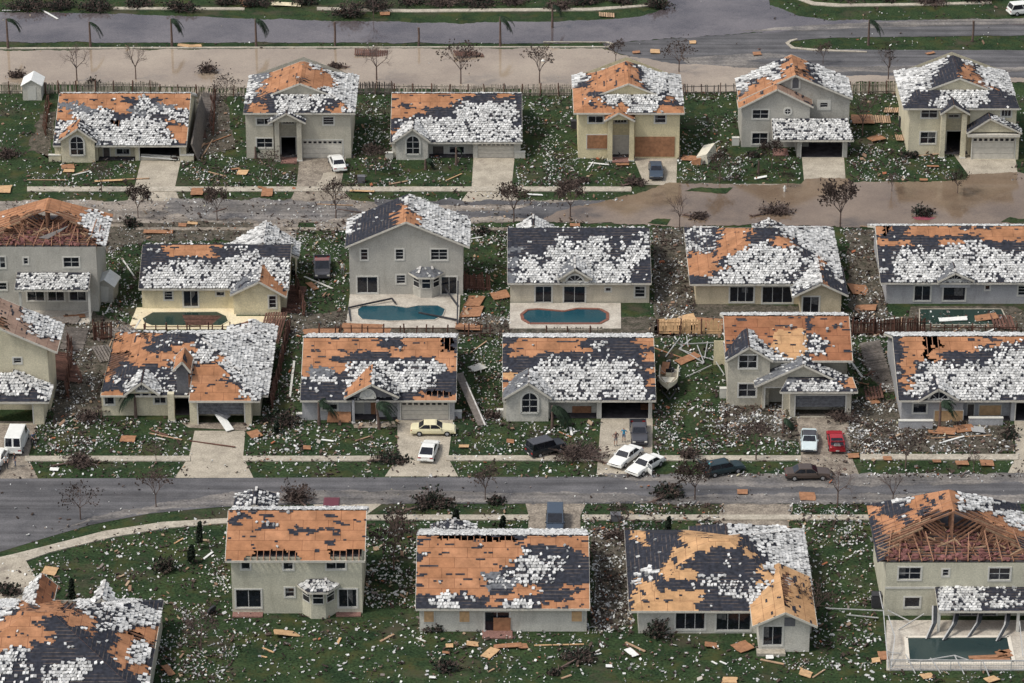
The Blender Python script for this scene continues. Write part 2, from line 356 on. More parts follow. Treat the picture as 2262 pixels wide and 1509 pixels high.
def roof_face(mb, raf, P, cover, rnd, plain=False, rafters=True):
    P = [Vector(p) for p in P]
    n = Vector((0, 0, 0))
    for i in range(1, len(P)-1): n += (P[i]-P[0]).cross(P[i+1]-P[0])
    n.normalize()
    if n.z < 0: n = -n
    v = Vector((0, 0, 1))-n*n.z
    v = v.normalized() if v.length > 1e-4 else Vector((0, 1, 0))
    u = v.cross(n).normalized(); o = P[0]
    Q = [((p-o).dot(u), (p-o).dot(v)) for p in P]
    um, uM = min(q[0] for q in Q), max(q[0] for q in Q); vm, vM = min(q[1] for q in Q), max(q[1] for q in Q)
    def P3(q, h=0): return o+u*q[0]+v*q[1]+n*h
    FU, FV = .15, .2; spans = {}
    nj = max(1, math.ceil((vM-vm)/FV)); ni = max(1, math.ceil((uM-um)/FU))
    for j in range(nj):
        v0 = vm+j*FV; v1 = min(v0+FV, vM); row = []
        for i in range(ni):
            w = P3((um+(i+.5)*FU, v0+FV/2))
            ch = cover.at(w)
            if ch in 'obqk' and not plain:
                uu, vv = um+i*FU+o.x, v0+o.y+o.z*3
                s1 = noise.noise(Vector((uu*.5+7, vv*1.9, 40)))+.25*noise.noise(w*2.3); s2 = noise.noise(Vector((uu*.9+70, vv*5.5, 4)))
                if s1 > .47 or s2 > .58: ch = 'd'
            row.append(ch)
        for layer in (0, 1):
            i = 0
            while i < ni:
                def key(c):
                    if layer == 0: return None if c == '#' else DECK.get(c, 'ply')
                    return {'d': 'felt', 'm': 'felt', 'w': 'felt', 'g': 'grey_felt'}.get(c)
                k = key(row[i]); s0 = i
                while i < ni and key(row[i]) == k: i += 1
                if k is None: continue
                pl = clip([(um+s0*FU, v0), (um+i*FU, v0), (um+i*FU, v1), (um+s0*FU, v1)], Q)
                if len(pl) >= 3: mb.poly([P3(q, .03*layer) for q in pl], k, [(q[0], q[1]-vm) for q in pl])
        if rafters and not plain:
            i = 0
            while i < ni:
                if row[i] != '#': i += 1; continue
                s0 = i
                while i < ni and row[i] == '#': i += 1
                ua, ub = um+s0*FU, um+i*FU; k = math.ceil(ua/.61)
                while k*.61 < ub:
                    if inside((k*.61, (v0+v1)/2), Q):
                        if k in spans and abs(spans[k][-1][1]-v0) < .02: spans[k][-1][1] = v1
                        else: spans.setdefault(k, []).append([v0, v1])
                    k += 1
    for k, l in spans.items():
        for a0, a1 in l:
            if a1-a0 > .3: raf.append((P3((k*.61, a0), -.1), P3((k*.61, a1), -.1), n))
    nj = max(1, math.ceil((vM-vm)/CV)); ni = max(1, math.ceil((uM-um)/CU))
    for j in range(nj):
        v0 = vm+j*CV; off = (j % 2)*CU*.5
        for i in range(ni+1):
            uc = um+(i+.5)*CU-off; vc = v0+CV*.5
            if not inside((uc, vc), Q, .08): continue
            wp = P3((uc, vc)); ch = cover.at(wp+Vector((rnd.gauss(0, .28), rnd.gauss(0, .28), 0)))
            if cover.at(wp) == '#': continue
            pr = {'w': .93, 'm': .45, 'g': .2, 'd': .02, 'o': .003}.get(ch, 0)
            if ch == 'w': pr -= .6*max(0, noise.noise(wp*.8+Vector((3, 7, 1))))
            if rnd.random() > pr: continue
            w_, l_ = CU*.455, CV*.54; a = rnd.gauss(0, .10) if ch == 'w' else rnd.gauss(0, .5); lift = abs(rnd.gauss(0, .03))
            if ch == 'w' and rnd.random() < .27: a = rnd.gauss(0, .7); lift = .06
            if ch in 'mgdo': w_ *= rnd.uniform(.5, 1); l_ *= rnd.uniform(.5, 1)
            ca, sa = math.cos(a), math.sin(a); uc += rnd.gauss(0, .025); vc += rnd.gauss(0, .02)
            cs = [(-w_, -l_), (w_, -l_), (w_, l_), (-w_, l_)]
            q = [(uc+x*ca-y*sa, vc+x*sa+y*ca) for x, y in cs]
            t1 = rnd.gauss(0, .035); hs = (.15+lift+t1, .15+lift-t1, .06+lift-t1, .06+lift+t1); b = len(mb.v); k = mb.mi('tile')
            mb.v.extend(tuple(P3(q[t], hs[t])) for t in range(4)); mb.v.extend(tuple(P3(q[t], .035)) for t in range(4))
            for f in ((0, 1, 2, 3), (4, 5, 1, 0), (5, 6, 2, 1), (7, 4, 0, 3)):
                mb.f.append(tuple(b+t for t in f)); mb.m.append(k); mb.uv.append([(0, 0)]*4)

def roof_mesh(faces, cover, seed=1, fascia='fascia', cap=.75, plain=False):
    rnd = random.Random(seed); mb = MB(); raf = []; edges = {}
    covers = cover if isinstance(cover, list) else [cover]*len(faces)
    for P, c in zip(faces, covers):
        roof_face(mb, raf, P, c, rnd, plain)
        for i in range(len(P)):
            a = tuple(round(t, 2) for t in P[i]); b = tuple(round(t, 2) for t in P[(i+1) % len(P)])
            edges.setdefault((min(a, b), max(a, b)), []).append((Vector(P[1])-Vector(P[0])).cross(Vector(P[2])-Vector(P[0])).normalized())
    for (a, b), k in edges.items():
        A, B = Vector(a), Vector(b); L = (B-A).length
        if L < .2: continue
        if len(k) == 1:
            if fascia is None: continue
            mb.bar(A-Vector((0, 0, .10)), B-Vector((0, 0, .10)), .05, .22, fascia)
        elif cap > 0 and abs(k[0].dot(k[1])) < .999:
            nseg = int(L/.42)
            for s in range(nseg):
                t0, t1 = s/nseg, (s+.93)/nseg
                p = A.lerp(B, t0); q = A.lerp(B, t1); mid = (p+q)/2
                ch = covers[0].at(mid, .3)
                pr = cap if ch in 'wmg' else cap*.45
                if rnd.random() < pr*(.85 if noise.noise(mid*.6) > -.1 else .3) and ch in 'wmg': mb.bar(p+Vector((0, 0, .12)), q+Vector((0, 0, .12)), .24, .1, 'ridge_tile')
    return mb, raf

# ------------------------------------------------------------------ houses
SLOPE = .4167; OH = .5
class House:
    def __init__(s, name, label, yg, xl, xr, mat, cover, cat='house', seed=1):
        s.Yf = gp(W/2, yg).y; s.xl = gp(xl, yg).x; s.xr = gp(xr, yg).x; s.mat = 'stucco_'+mat; s.cover = cover
        s.org = Vector(((s.xl+s.xr)/2, s.Yf, 0)); s.root = thing(name, s.org, label, cat); s.seed = seed; s.wall = MB(); s.parts = {}
        s.raf = MB()
    def part(s, name, mb, parent=None, smooth=False):
        if not len(mb): return None
        o = s.org; mb.v = [(a-o.x, b-o.y, c-o.z) for a, b, c in mb.v]
        return mb.build(name, parent or s.root, smooth)
    def X(s, px, py, d=0): return pw(px, py, s.Yf+d)[0]
    def Z(s, py, d=0): return pw(W/2, py, s.Yf+d)[1]
    def opening(s, kind, r, Y, z0=0):
        """r = photo rectangle on the wall plane Y; returns the hole"""
        x0, z1 = pw(r[0], r[1], Y); x1, z0b = pw(r[2], r[3], Y)
        z0b = max(z0b, z0+.02)
        if kind in ('door', 'void', 'garage', 'garage_shut', 'garage_half', 'garage_bent', 'slide_ground'): z0b = z0+.03
        return (x0, x1, z0b, z1)
    def front(s, Y, x0, x1, z0, z1, ops=(), mat=None, yb=None):
        mat = mat or s.mat; holes = []
        for op in ops:
            kind, r = op[0], op[1]; opt = op[2] if len(op) > 2 else {}
            if kind in ('arch', 'round', 'vent', 'fan'): s.arch(kind, r, Y, opt); continue
            h = s.opening(kind, r, Y, z0)
            h = (max(h[0], x0+.06), min(h[1], x1-.06), h[2], min(h[3], z1-.06))
            if h[1]-h[0] < .1 or h[3]-h[2] < .1: continue
            holes.append(h); s.fit(kind, h, Y, opt)
        xs = sorted(set([x0, x1]+[h[0] for h in holes]+[h[1] for h in holes])); zs = sorted(set([z0, z1]+[h[2] for h in holes]+[h[3] for h in holes]))
        for i in range(len(xs)-1):
            for j in range(len(zs)-1):
                cx, cz = (xs[i]+xs[i+1])/2, (zs[j]+zs[j+1])/2
                if any(h[0] < cx < h[1] and h[2] < cz < h[3] for h in holes): continue
                s.wall.poly([(xs[i], Y, zs[j]), (xs[i+1], Y, zs[j]), (xs[i+1], Y, zs[j+1]), (xs[i], Y, zs[j+1])], mat)
        for h in holes:
            a, b, c, d = h; D = Y+.2
            for q in (((a, Y, c), (a, D, c), (a, D, d), (a, Y, d)), ((b, Y, c), (b, Y, d), (b, D, d), (b, D, c)), ((a, Y, d), (a, D, d), (b, D, d), (b, Y, d)), ((a, Y, c), (b, Y, c), (b, D, c), (a, D, c))):
                s.wall.poly(q, mat)
    def fit(s, kind, h, Y, opt):
        a, b, c, d = h; w = opt.get('c', .16); fr = MB(); gl = MB()
        if kind in ('win', 'slide', 'board', 'wincur'):
            # casing, proud of the stucco
            for q in ((a-w, b+w, d, d+w), (a-w, b+w, c-w, c), (a-w, a, c, d), (b, b+w, c, d)): fr.box(q[0], q[1], Y-.05, Y+.01, q[2], q[3], 'trim')
            nx, nz = opt.get('n', (2, 2) if kind != 'slide' else (2, 1))
            for i in range(nx+1):
                x = a+(b-a)*i/nx; fr.box(max(a, x-.035), min(b, x+.035), Y+.06, Y+.13, c, d, 'mullion')
            for j in range(nz+1):
                z = c+(d-c)*j/nz; fr.box(a, b, Y+.065, Y+.125, max(c, z-.03), min(d, z+.03), 'mullion')
        if kind == 'board':
            gl.box(a-.05, b+.05, Y-.09, Y-.055, c-.05, d+.05, opt.get('m', 'board')); s.part('boarded_window', gl); s.part('window_frame', fr); return
        if kind in ('win', 'slide', 'wincur'):
            broke = opt.get('broken', 0)
            gl.poly([(a, Y+.1, c), (b-(b-a)*broke, Y+.1, c), (b-(b-a)*broke, Y+.1, d), (a, Y+.1, d)], 'glass')
            if kind == 'wincur': gl.poly([(a, Y+.5, c), (a+(b-a)*.4, Y+.5, c), (a+(b-a)*.3, Y+.5, d), (a, Y+.5, d)], 'curtain')
            rr = random.Random(int(a*31+c*7+Y)); q = rr.random()
            if q < .45:   # blinds or curtains left hanging, uneven
                x0 = a if rr.random() < .5 else (a+b)/2; x1 = x0+(b-a)/2*rr.uniform(.5, 1); gl.poly([(x0, Y+.095, d-(d-c)*rr.uniform(.2, .9)), (x1, Y+.095, d-(d-c)*rr.uniform(.2, .9)), (x1, Y+.095, d), (x0, Y+.095, d)], 'blind')
            o = s.part('sliding_door' if kind == 'slide' else 'window', gl); s.part('frame', fr, o)
            return
        if kind in ('garage_shut', 'garage_half', 'garage_bent'):
            m = opt.get('m', 'fascia'); dm = MB(); zb = c
            if kind == 'garage_half': zb = c+(d-c)*.45
            n = 4; hh = (d-zb)/n
            for i in range(n):
                tl = opt.get('tilt', 0)*i if kind == 'garage_bent' else 0
                if kind == 'garage_bent' and i > 0: continue
                dm.box(a+.03, b-.03, Y+.10, Y+.15, zb+hh*i+.015, zb+hh*(i+1)-.015, m)
            if kind == 'garage_bent': dm.bar((a+.1, Y+.05, c+.55), (b-.1, Y-.1, c+.15), .35, .06, 'white_paint'); dm.bar((a+.1, Y+.3, c+.7), (b-.3, Y+.15, c+.5), .3, .05, 'trim')
            o = s.part('garage_door', dm); wm = MB()
            if kind == 'garage_shut':
                for i in range(8):
                    x = a+(b-a)*(i+.5)/8; wm.box(x-.2, x+.2, Y+.085, Y+.12, d-hh*.75, d-hh*.3, 'glass')
                s.part('garage_window', wm, o)
        if kind.startswith('garage') or kind == 'void':
            t = .13; fr.box(a-t, a, Y-.03, Y+.05, c, d+t, 'trim'); fr.box(b, b+t, Y-.03, Y+.05, c, d+t, 'trim'); fr.box(a, b, Y-.03, Y+.05, d, d+t, 'trim')
            s.part('door_frame', fr)
        if kind == 'door':
            dm = MB(); dm.box(a, b, Y+.1, Y+.15, c, d-.02, opt.get('m', 'door_dark'))
            fr.box(a-.1, a, Y-.03, Y+.1, c, d+.1, 'trim'); fr.box(b, b+.1, Y-.03, Y+.1, c, d+.1, 'trim'); fr.box(a, b, Y-.03, Y+.1, d, d+.1, 'trim')
            o = s.part('door', dm); s.part('frame', fr, o)
        if kind == 'boarddoor':
            dm = MB(); dm.box(a-.05, b+.05, Y-.06, Y-.02, c, d, opt.get('m', 'board')); s.part('boarded_door', dm)
    def arch(s, kind, r, Y, opt):
        x0, zt = pw(r[0], r[1], Y); x1, zb = pw(r[2], r[3], Y); cx = (x0+x1)/2; rd = (x1-x0)/2
        gl = MB(); fr = MB(); N = 14; m = opt.get('m', 'glass')
        if kind == 'round': cz = (zt+zb)/2; out = [(cx+rd*math.cos(2*math.pi*i/20), cz+rd*math.sin(2*math.pi*i/20)) for i in range(20)]; rays = [(0, 1), (1, 0)]
        else:
            sp = zt-rd if kind != 'fan' else zb
            hh = zt-sp
            out = [(cx+rd*math.cos(math.pi*i/N), sp+hh*math.sin(math.pi*i/N)) for i in range(N+1)]
            if kind != 'fan': out += [(x0, zb), (x1, zb)]
        gl.poly([(x, Y-.03, z) for x, z in out], m)
        n = len(out)
        for i in range(n):
            a, b = out[i], out[(i+1) % n]; fr.bar((a[0], Y-.035, a[1]), (b[0], Y-.035, b[1]), .10, .22 if kind != 'vent' else .15, 'trim', up=(0, 0, 1)) if abs(a[0]-b[0]) > abs(a[1]-b[1]) else fr.bar((a[0], Y-.035, a[1]), (b[0], Y-.035, b[1]), .10, .22, 'trim', up=(1, 0, 0))
        if kind == 'arch' and m == 'glass':
            for t in (.33, .66, 0) if False else (0.5,): fr.box(cx-.04, cx+.04, Y-.06, Y-.03, zb, zt-.05, 'mullion')
            sp = zt-rd
            for k in (0, 1, 2): z = zb+(sp-zb)*k/2+(.02 if k == 0 else 0); fr.box(x0, x1, Y-.06, Y-.03, z-.03, z+.03, 'mullion')
        if kind == 'round': fr.box(cx-.04, cx+.04, Y-.06, Y-.03, zb, zt, 'mullion'); fr.box(x0, x1, Y-.065, Y-.035, (zt+zb)/2-.04, (zt+zb)/2+.04, 'mullion')
        if kind == 'fan':
            for t in (45, 90, 135): fr.bar((cx, Y-.05, zb), (cx+rd*math.cos(R(t)), Y-.05, zb+(zt-zb)*math.sin(R(t))), .06, .06, 'mullion')
        o = s.part('arched_window' if kind != 'round' else 'round_window', gl); s.part('frame', fr, o)
    def proud(s, kind, r, Y, opt=None):
        x0, z1 = pw(r[0], r[1], Y); x1, z0 = pw(r[2], r[3], Y); s.fit(kind, (x0, x1, z0, z1), Y-.14, opt or {})
    def side(s, x, pts, mat=None):
        s.wall.poly([(x, y, z) for y, z in pts], mat or s.mat)
    def solve(s, yeave, yridge, k=SLOPE):
        Ye = s.Yf-OH; ze = pw(W/2, yeave, Ye)[1]; lo, hi = .5, 16
        for _ in range(40):
            r = (lo+hi)/2
            if pw(W/2, yridge, Ye+r)[1] > ze+k*r: lo = r
            else: hi = r
        return Ye, ze, r
    def roof(s, faces, cover=None, name='roof', cap=.75, parent=None, plain=False, fascia='fascia'):
        s.seed += 1
        mb, raf = roof_mesh(faces, cover or s.cover, s.seed, cap=cap, plain=plain, fascia=fascia)
        o = s.part(name, mb, parent)
        for A, B, n in raf[:100]:
            m = MB(); m.bar(A, B, .06, .16, 'rafter', up=n); s.part('rafter', m, o)
        return o
    def gable_x(s, yeave, yridge, exl, exr, k=SLOPE, backcover=None, walls=True, segs=None, gapr=0):
        Ye, ze, r = s.solve(yeave, yridge, k); s.Ye, s.ze, s.r, s.zr = Ye, ze, r, ze+k*r
        a = pw(exl, yeave, Ye)[0]; b = pw(exr, yeave, Ye)[0]
        F1 = [(a, Ye, ze), (b, Ye, ze), (b, Ye+r, s.zr), (a, Ye+r, s.zr)]
        B1 = [(a, Ye+r, s.zr), (b, Ye+r, s.zr), (b, Ye+2*r, ze), (a, Ye+2*r, ze)]
        s.roof([F1, B1], [s.cover, backcover or Fill('w')])
        s.D = 2*r-2*OH; yb = s.Yf+s.D; zt = ze+k*OH-.06
        # side and back walls
        for x in (s.xl, s.xr):
            s.side(x, [(s.Yf, 0), (yb, 0), (yb, zt), (Ye+r, s.zr-.08), (s.Yf, zt)])
        s.wall.poly([(s.xl, yb, 0), (s.xr, yb, 0), (s.xr, yb, zt), (s.xl, yb, zt)], s.mat)
        s.ceil(s.xl, s.xr, s.Yf+.3, yb, ze-.05)
        s.segs([(s.xl, s.xr, 0, [])] if segs is None else segs, zt)
        return zt
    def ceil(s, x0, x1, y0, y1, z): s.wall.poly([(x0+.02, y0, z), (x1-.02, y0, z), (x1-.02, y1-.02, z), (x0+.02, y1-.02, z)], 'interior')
    def segs(s, segs, zt, z0=0):
        prev = None
        for (x0, x1, back, ops) in segs:
            if prev is not None and abs(prev-back) > .01:
                s.wall.poly([(x0, s.Yf+prev, z0), (x0, s.Yf+back, z0), (x0, s.Yf+back, zt), (x0, s.Yf+prev, zt)], s.mat)
            s.front(s.Yf+back, x0, x1, z0, zt, ops); prev = back
    def gablet(s, peak, left, right, Yg, depth, cover, name='gable_roof', wall=True, k=None, zbot=None, cap=.6, oh=.35, mat=None, back=None):
        """small gable facing the camera: photo points of peak, left and right eave ends on plane Yg"""
        xp, zp = pw(peak[0], peak[1], Yg); xl, zl = pw(left[0], left[1], Yg); xr, zr = pw(right[0], right[1], Yg)
        y0 = Yg; y1 = Yg+depth
        L = [(xl, y0, zl), (xp, y0, zp), (xp, y1, zp), (xl, (back if back else y1), zl)]; Rr = [(xr, y0, zr), (xp, y0, zp), (xp, y1, zp), (xr, (back if back else y1), zr)]
        o = s.roof([L, Rr], cover, name, cap=cap)
        if wall:
            Yw = Yg+oh; t = (xp-xl); zb = zbot if zbot is not None else min(zl, zr)-.02
            il = xl+.3; ir = xr-.3
            zil = zl+(zp-zl)*(il-xl)/(xp-xl)-.06; zir = zr+(zp-zr)*(xr-ir)/(xr-xp)-.06
            s.wall.poly([(il, Yw, zb), (ir, Yw, zb), (ir, Yw, zir), (xp, Yw, zp-.08), (il, Yw, zil)], mat or s.mat)
            if zb <= .01:
                for xx, zz in ((il, zil), (ir, zir)): s.wall.poly([(xx, Yw, 0), (xx, Yw+1.6, 0), (xx, Yw+1.6, zz), (xx, Yw, zz)], mat or s.mat)
        return xp, zp, xl, zl, xr, zr
    def gable_y(s, peak, left, right, depth, cover=None, Yg=None, ops=(), gops=(), name='roof', wl=None, wr=None, zbase=0, wallback=True, oh=OH, capk=.75, skipfront=False):
        """block whose gable end faces the camera"""
        Yg = s.Yf-oh if Yg is None else Yg
        xp, zp = pw(peak[0], peak[1], Yg); xl, zl = pw(left[0], left[1], Yg); xr, zr = pw(right[0], right[1], Yg)
        y1 = Yg+depth
        L = [(xl, Yg, zl), (xp, Yg, zp), (xp, y1, zp), (xl, y1, zl)]; Rr = [(xp, Yg, zp), (xr, Yg, zr), (xr, y1, zr), (xp, y1, zp)]
        s.roof([L, Rr], cover, name, cap=capk)
        x0 = xl+OH if wl is None else wl; x1 = xr-OH if wr is None else wr; Yw = Yg+oh; yb = y1-oh
        f = lambda x: (zl+(zp-zl)*(x-xl)/(xp-xl) if x < xp else zr+(zp-zr)*(xr-x)/(xr-xp))-.07
        z0, z1 = f(x0), f(x1); zt = min(z0, z1)
        if not skipfront:
            s.front(Yw, x0, x1, zbase, zt, ops)
            s.wall.poly([(x0, Yw, zt), (x1, Yw, zt), (x1, Yw, max(z1, zt)), (xp, Yw, zp-.07), (x0, Yw, max(z0, zt))], s.mat)
        for (kd, r, *o) in gops: s.arch(kd, r, Yw, o[0] if o else {})
        for x, z in ((x0, z0), (x1, z1)): s.side(x, [(Yw, 0), (yb, 0), (yb, z), (Yw, z)])
        if wallback: s.wall.poly([(x0, yb, 0), (x1, yb, 0), (x1, yb, z1), (xp, yb, zp-.07), (x0, yb, z0)], s.mat)
        s.ceil(x0, x1, Yw+.3, yb, zt-.05)
        return zt
    def dutch(s, yeave, exl, exr, g=3.0, L=None, k=.40, depthback=0, cover=None, ops=(), backhip=False):
        Ye = s.Yf-OH; ze = pw(W/2, yeave, Ye)[1]; a = pw(exl, yeave, Ye)[0]; b = pw(exr, yeave, Ye)[0]; xc = (a+b)/2; hw = (b-a)/2
        k2 = k; zr = ze+k*hw; hb = g*k2; gw = hw-hb/k; Yg = Ye+g; Yb = Ye+L; s.ze, s.zr = ze, zr
        bh = 2.0
        L1 = [(xc-gw, Yg, ze+hb), (xc, Yg, zr), (xc, Yb-bh, zr), (xc-gw, Yb-bh*(1-0), ze+hb)]; L2 = [(a, Ye, ze), (xc-gw, Yg, ze+hb), (xc-gw, Yb-bh, ze+hb), (a, Yb, ze)]
        R1 = [(xc+gw, Yg, ze+hb), (xc, Yg, zr), (xc, Yb-bh, zr), (xc+gw, Yb-bh, ze+hb)]; R2 = [(b, Ye, ze), (xc+gw, Yg, ze+hb), (xc+gw, Yb-bh, ze+hb), (b, Yb, ze)]
        Ff = [(a, Ye, ze), (b, Ye, ze), (xc+gw, Yg, ze+hb), (xc-gw, Yg, ze+hb)]
        s.roof([L1, L2, R1, R2, Ff])
        s.wall.poly([(xc-gw+.15, Yg+.25, ze+hb-.1), (xc+gw-.15, Yg+.25, ze+hb-.1), (xc, Yg+.25, zr-.12)], s.mat)
        zt = ze+k*OH-.06; yb = Yb-OH
        for x in (s.xl, s.xr): s.side(x, [(s.Yf, 0), (yb, 0), (yb, zt), (s.Yf, zt)])
        s.wall.poly([(s.xl, yb, 0), (s.xr, yb, 0), (s.xr, yb, zt), (xc, yb, zr-.1), (s.xl, yb, zt)], s.mat)
        s.ceil(s.xl, s.xr, s.Yf+.3, yb, ze-.05)
        return zt
    def hip(s, yeave, yridge, exl, exr, k=SLOPE, inset=1.0, walls=True, cover=None, r=None, name='roof'):
        Ye, ze, rr = s.solve(yeave, yridge, k); r = r or rr; s.Ye, s.ze, s.r, s.zr = Ye, ze, r, ze+k*r
        a = pw(exl, yeave, Ye)[0]; b = pw(exr, yeave, Ye)[0]; i = r*inset; zr = s.zr
        i = min(i, (b-a)/2-.3)
        A, B, C, D_ = (a, Ye, ze), (b, Ye, ze), (b, Ye+2*r, ze), (a, Ye+2*r, ze); E_, G = (a+i, Ye+r, zr), (b-i, Ye+r, zr)
        s.roof([[A, B, G, E_], [B, C, G], [C, D_, E_, G], [D_, A, E_]], cover, name)
        s.D = 2*r-2*OH; zt = ze+k*OH-.06; yb = s.Yf+s.D
        if walls:
            for x in (s.xl, s.xr): s.side(x, [(s.Yf, 0), (yb, 0), (yb, zt), (s.Yf, zt)])
            s.wall.poly([(s.xl, yb, 0), (s.xr, yb, 0), (s.xr, yb, zt), (s.xl, yb, zt)], s.mat)
            s.ceil(s.xl, s.xr, s.Yf+.3, yb, ze-.05)
        return zt
    def lean(s, x0, x1, ytop, ybot, Yw, d, cover, posts=(), name='patio_roof', ztop=None):
        """lean-to roof running out from wall plane Yw; photo rows of its top and bottom edge"""
        X0, zt = pw(x0, ytop, Yw); X1, _ = pw(x1, ytop, Yw)
        zb = pw(x0, ybot, Yw-d)[1]
        P = [(X0, Yw-d, zb), (X1, Yw-d, zb), (X1, Yw-.02, zt), (X0, Yw-.02, zt)]
        s.roof([P], cover, name)
        for p in posts:
            mb = MB(); xx = pw(p, ybot, Yw-d+.3)[0]; mb.box(xx-.13, xx+.13, Yw-d+.2, Yw-d+.46, 0, zb-.02, 'trim'); s.part('post', mb)
        return P
    def column(s, xpx, ytop, d=-.6, w=.3, name='column', z=None):
        x = pw(xpx, ytop, s.Yf+d)[0]; zt = z if z else pw(xpx, ytop, s.Yf+d)[1]; mb = MB(); mb.box(x-w, x+w, s.Yf+d-w, s.Yf+d+w, .01, zt, s.mat); mb.box(x-w-.06, x+w+.06, s.Yf+d-w-.06, s.Yf+d+w+.06, .005, .18, 'trim')
        s.part(name, mb)
    def planter(s, x0, x1, y, h=.9, d=.0):
        a = gp(x0, y); b = gp(x1, y); mb = MB(); mb.box(a.x, b.x, a.y, a.y+.4, 0, h, s.mat); mb.box(a.x-.04, b.x+.04, a.y-.04, a.y+.44, h, h+.08, 'trim'); s.part('garden_wall', mb)
    def slab(s, x0, x1, ya, yb, mat='brick_step', h=.14):
        a = gp(x0, yb); b = gp(x1, ya); mb = MB(); mb.box(a.x, gp(x1, yb).x, a.y, b.y, 0.0, h, mat); s.part('step', mb)
    def box_thing(s, name, mb): s.part(name, mb)
    def done(s):
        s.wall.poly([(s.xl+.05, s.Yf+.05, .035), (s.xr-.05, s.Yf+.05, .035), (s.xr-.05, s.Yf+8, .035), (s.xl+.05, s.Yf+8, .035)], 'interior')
        s.part('wall', s.wall)
def vents(hs, pts, cover=None):
    for (px, py, Yoff) in pts:
        Y = hs.Ye+Yoff; x, z = pw(px, py, Y); mb = MB(); z = hs.ze+SLOPE*Yoff
        mb.tube([(x, Y, z-.1), (x, Y, z+.35)], [.12, .12], 'grey_felt', 8); mb.tube([(x, Y, z+.33), (x, Y, z+.5)], [.2, .14], 'metal_white', 8); hs.part('roof_vent', mb)
# ================================================================== GROUND
def sheet(name, pts, z, mat, jag=0, seed=0, th=0, kind='structure'):
    P = []
    n = len(pts)
    for i in range(n):
        a, b = pts[i], pts[(i+1) % n]; L = math.hypot(b[0]-a[0], b[1]-a[1]); k = max(1, int(L/6)) if jag else 1
        for j in range(k):
            t = j/k; x = a[0]+(b[0]-a[0])*t; y = a[1]+(b[1]-a[1])*t
            if jag:
                y += noise.noise(Vector((x*.02, y*.06, seed)))*jag+noise.noise(Vector((x*.12, y*.2, seed+3)))*jag*.6
                x += noise.noise(Vector((x*.05+50, y*.06, seed)))*jag*1.2+noise.noise(Vector((x*.3+50, y*.3, seed)))*jag*.5
            P.append(gp(x, y))
    mb = MB(); mb.poly([(p.x, p.y, z) for p in P], mat)
    if th:
        for i in range(len(P)):
            a, b = P[i], P[(i+1) % len(P)]; mb.poly([(a.x, a.y, 0), (b.x, b.y, 0), (b.x, b.y, z), (a.x, a.y, z)], mat)
    o = mb.build(name)
    if kind: tag(o, kind=kind)
    return o
m = MB(); m.poly([(-900, -400, 0), (900, -400, 0), (900, 1200, 0), (-900, 1200, 0)], 'grass'); tag(m.build('ground'), kind='structure')
def strip(y0, y1, x0=-60, x1=2322): return [(x0, y0), (x1, y0), (x1, y1), (x0, y1)]
# far boulevard under water
sheet('water', [(-60, 30), (80, 26), (700, 46), (1000, 52), (1300, 46), (1420, 36), (1470, 18), (1486, -60), (1690, -60), (1700, 12), (1760, 34), (1830, 46), (2322, 44), (2322, 54), (1900, 58), (1700, 72), (1500, 84), (1345, 96), (-60, 94)], .05, 'grey_water', 3, 1)
sheet('road', [(1330, 97), (1500, 84), (1700, 72), (1900, 58), (2322, 52), (2322, 78), (1840, 84), (1750, 90), (1742, 97), (1752, 104), (1840, 110), (2322, 112), (2322, 182), (1890, 180), (1760, 160), (1560, 150), (1430, 138), (1350, 112)], .04, 'asphalt', 1.5, 2)
sheet('muddy_verge', [(1620, 70), (1800, 56), (1990, 47), (2322, 40), (2322, 52), (1980, 60), (1800, 68)], .055, 'dusty_road', 2, 12)
sheet('muddy_track', [(1500, 128), (1700, 118), (1750, 124), (1640, 136), (1800, 150), (2000, 146), (2322, 150), (2322, 158), (1950, 160), (1700, 158), (1520, 144)], .055, 'dusty_road', 3, 13)
sheet('water', [(-60, 113), (600, 109), (1330, 108), (1400, 128), (1500, 142), (1640, 150), (1780, 166), (1960, 168), (2322, 172), (2322, 183), (1890, 181), (1880, 194), (1640, 202), (1510, 206), (1260, 198), (860, 196), (700, 195), (540, 196), (-60, 186)], .07, 'muddy_water', 3, 3)
for seg in ([(-60, 107), (600, 105), (1340, 104), (1352, 99), (1340, 95), (1200, 94.5), (1200, 93.5), (1345, 94), (1358, 99), (1344, 106), (600, 107.5), (-60, 110)], [(1735, 96), (1745, 90), (1760, 87), (1762, 88.5), (1748, 93), (1743, 98), (1755, 106), (1800, 110), (1915, 115), (1915, 117), (1795, 113), (1748, 108)]):
    sheet('kerb', seg, .14, 'sidewalk', th=1)
sheet('sidewalk', [(700, 17), (900, 22), (1300, 19), (1420, 12), (1462, -2), (1476, -20), (1484, -18), (1470, 2), (1430, 15), (1310, 25), (900, 28), (700, 23)], .12, 'sidewalk', th=1)
sheet('sidewalk', [(250, 17), (540, 18), (540, 23), (250, 22)], .12, 'sidewalk', th=1)
sheet('sidewalk', [(1745, -12), (1800, 6), (1860, 10), (2050, 8), (2190, 4), (2190, 9), (2050, 13), (1850, 16), (1795, 12), (1740, -8)], .12, 'sidewalk', th=1)
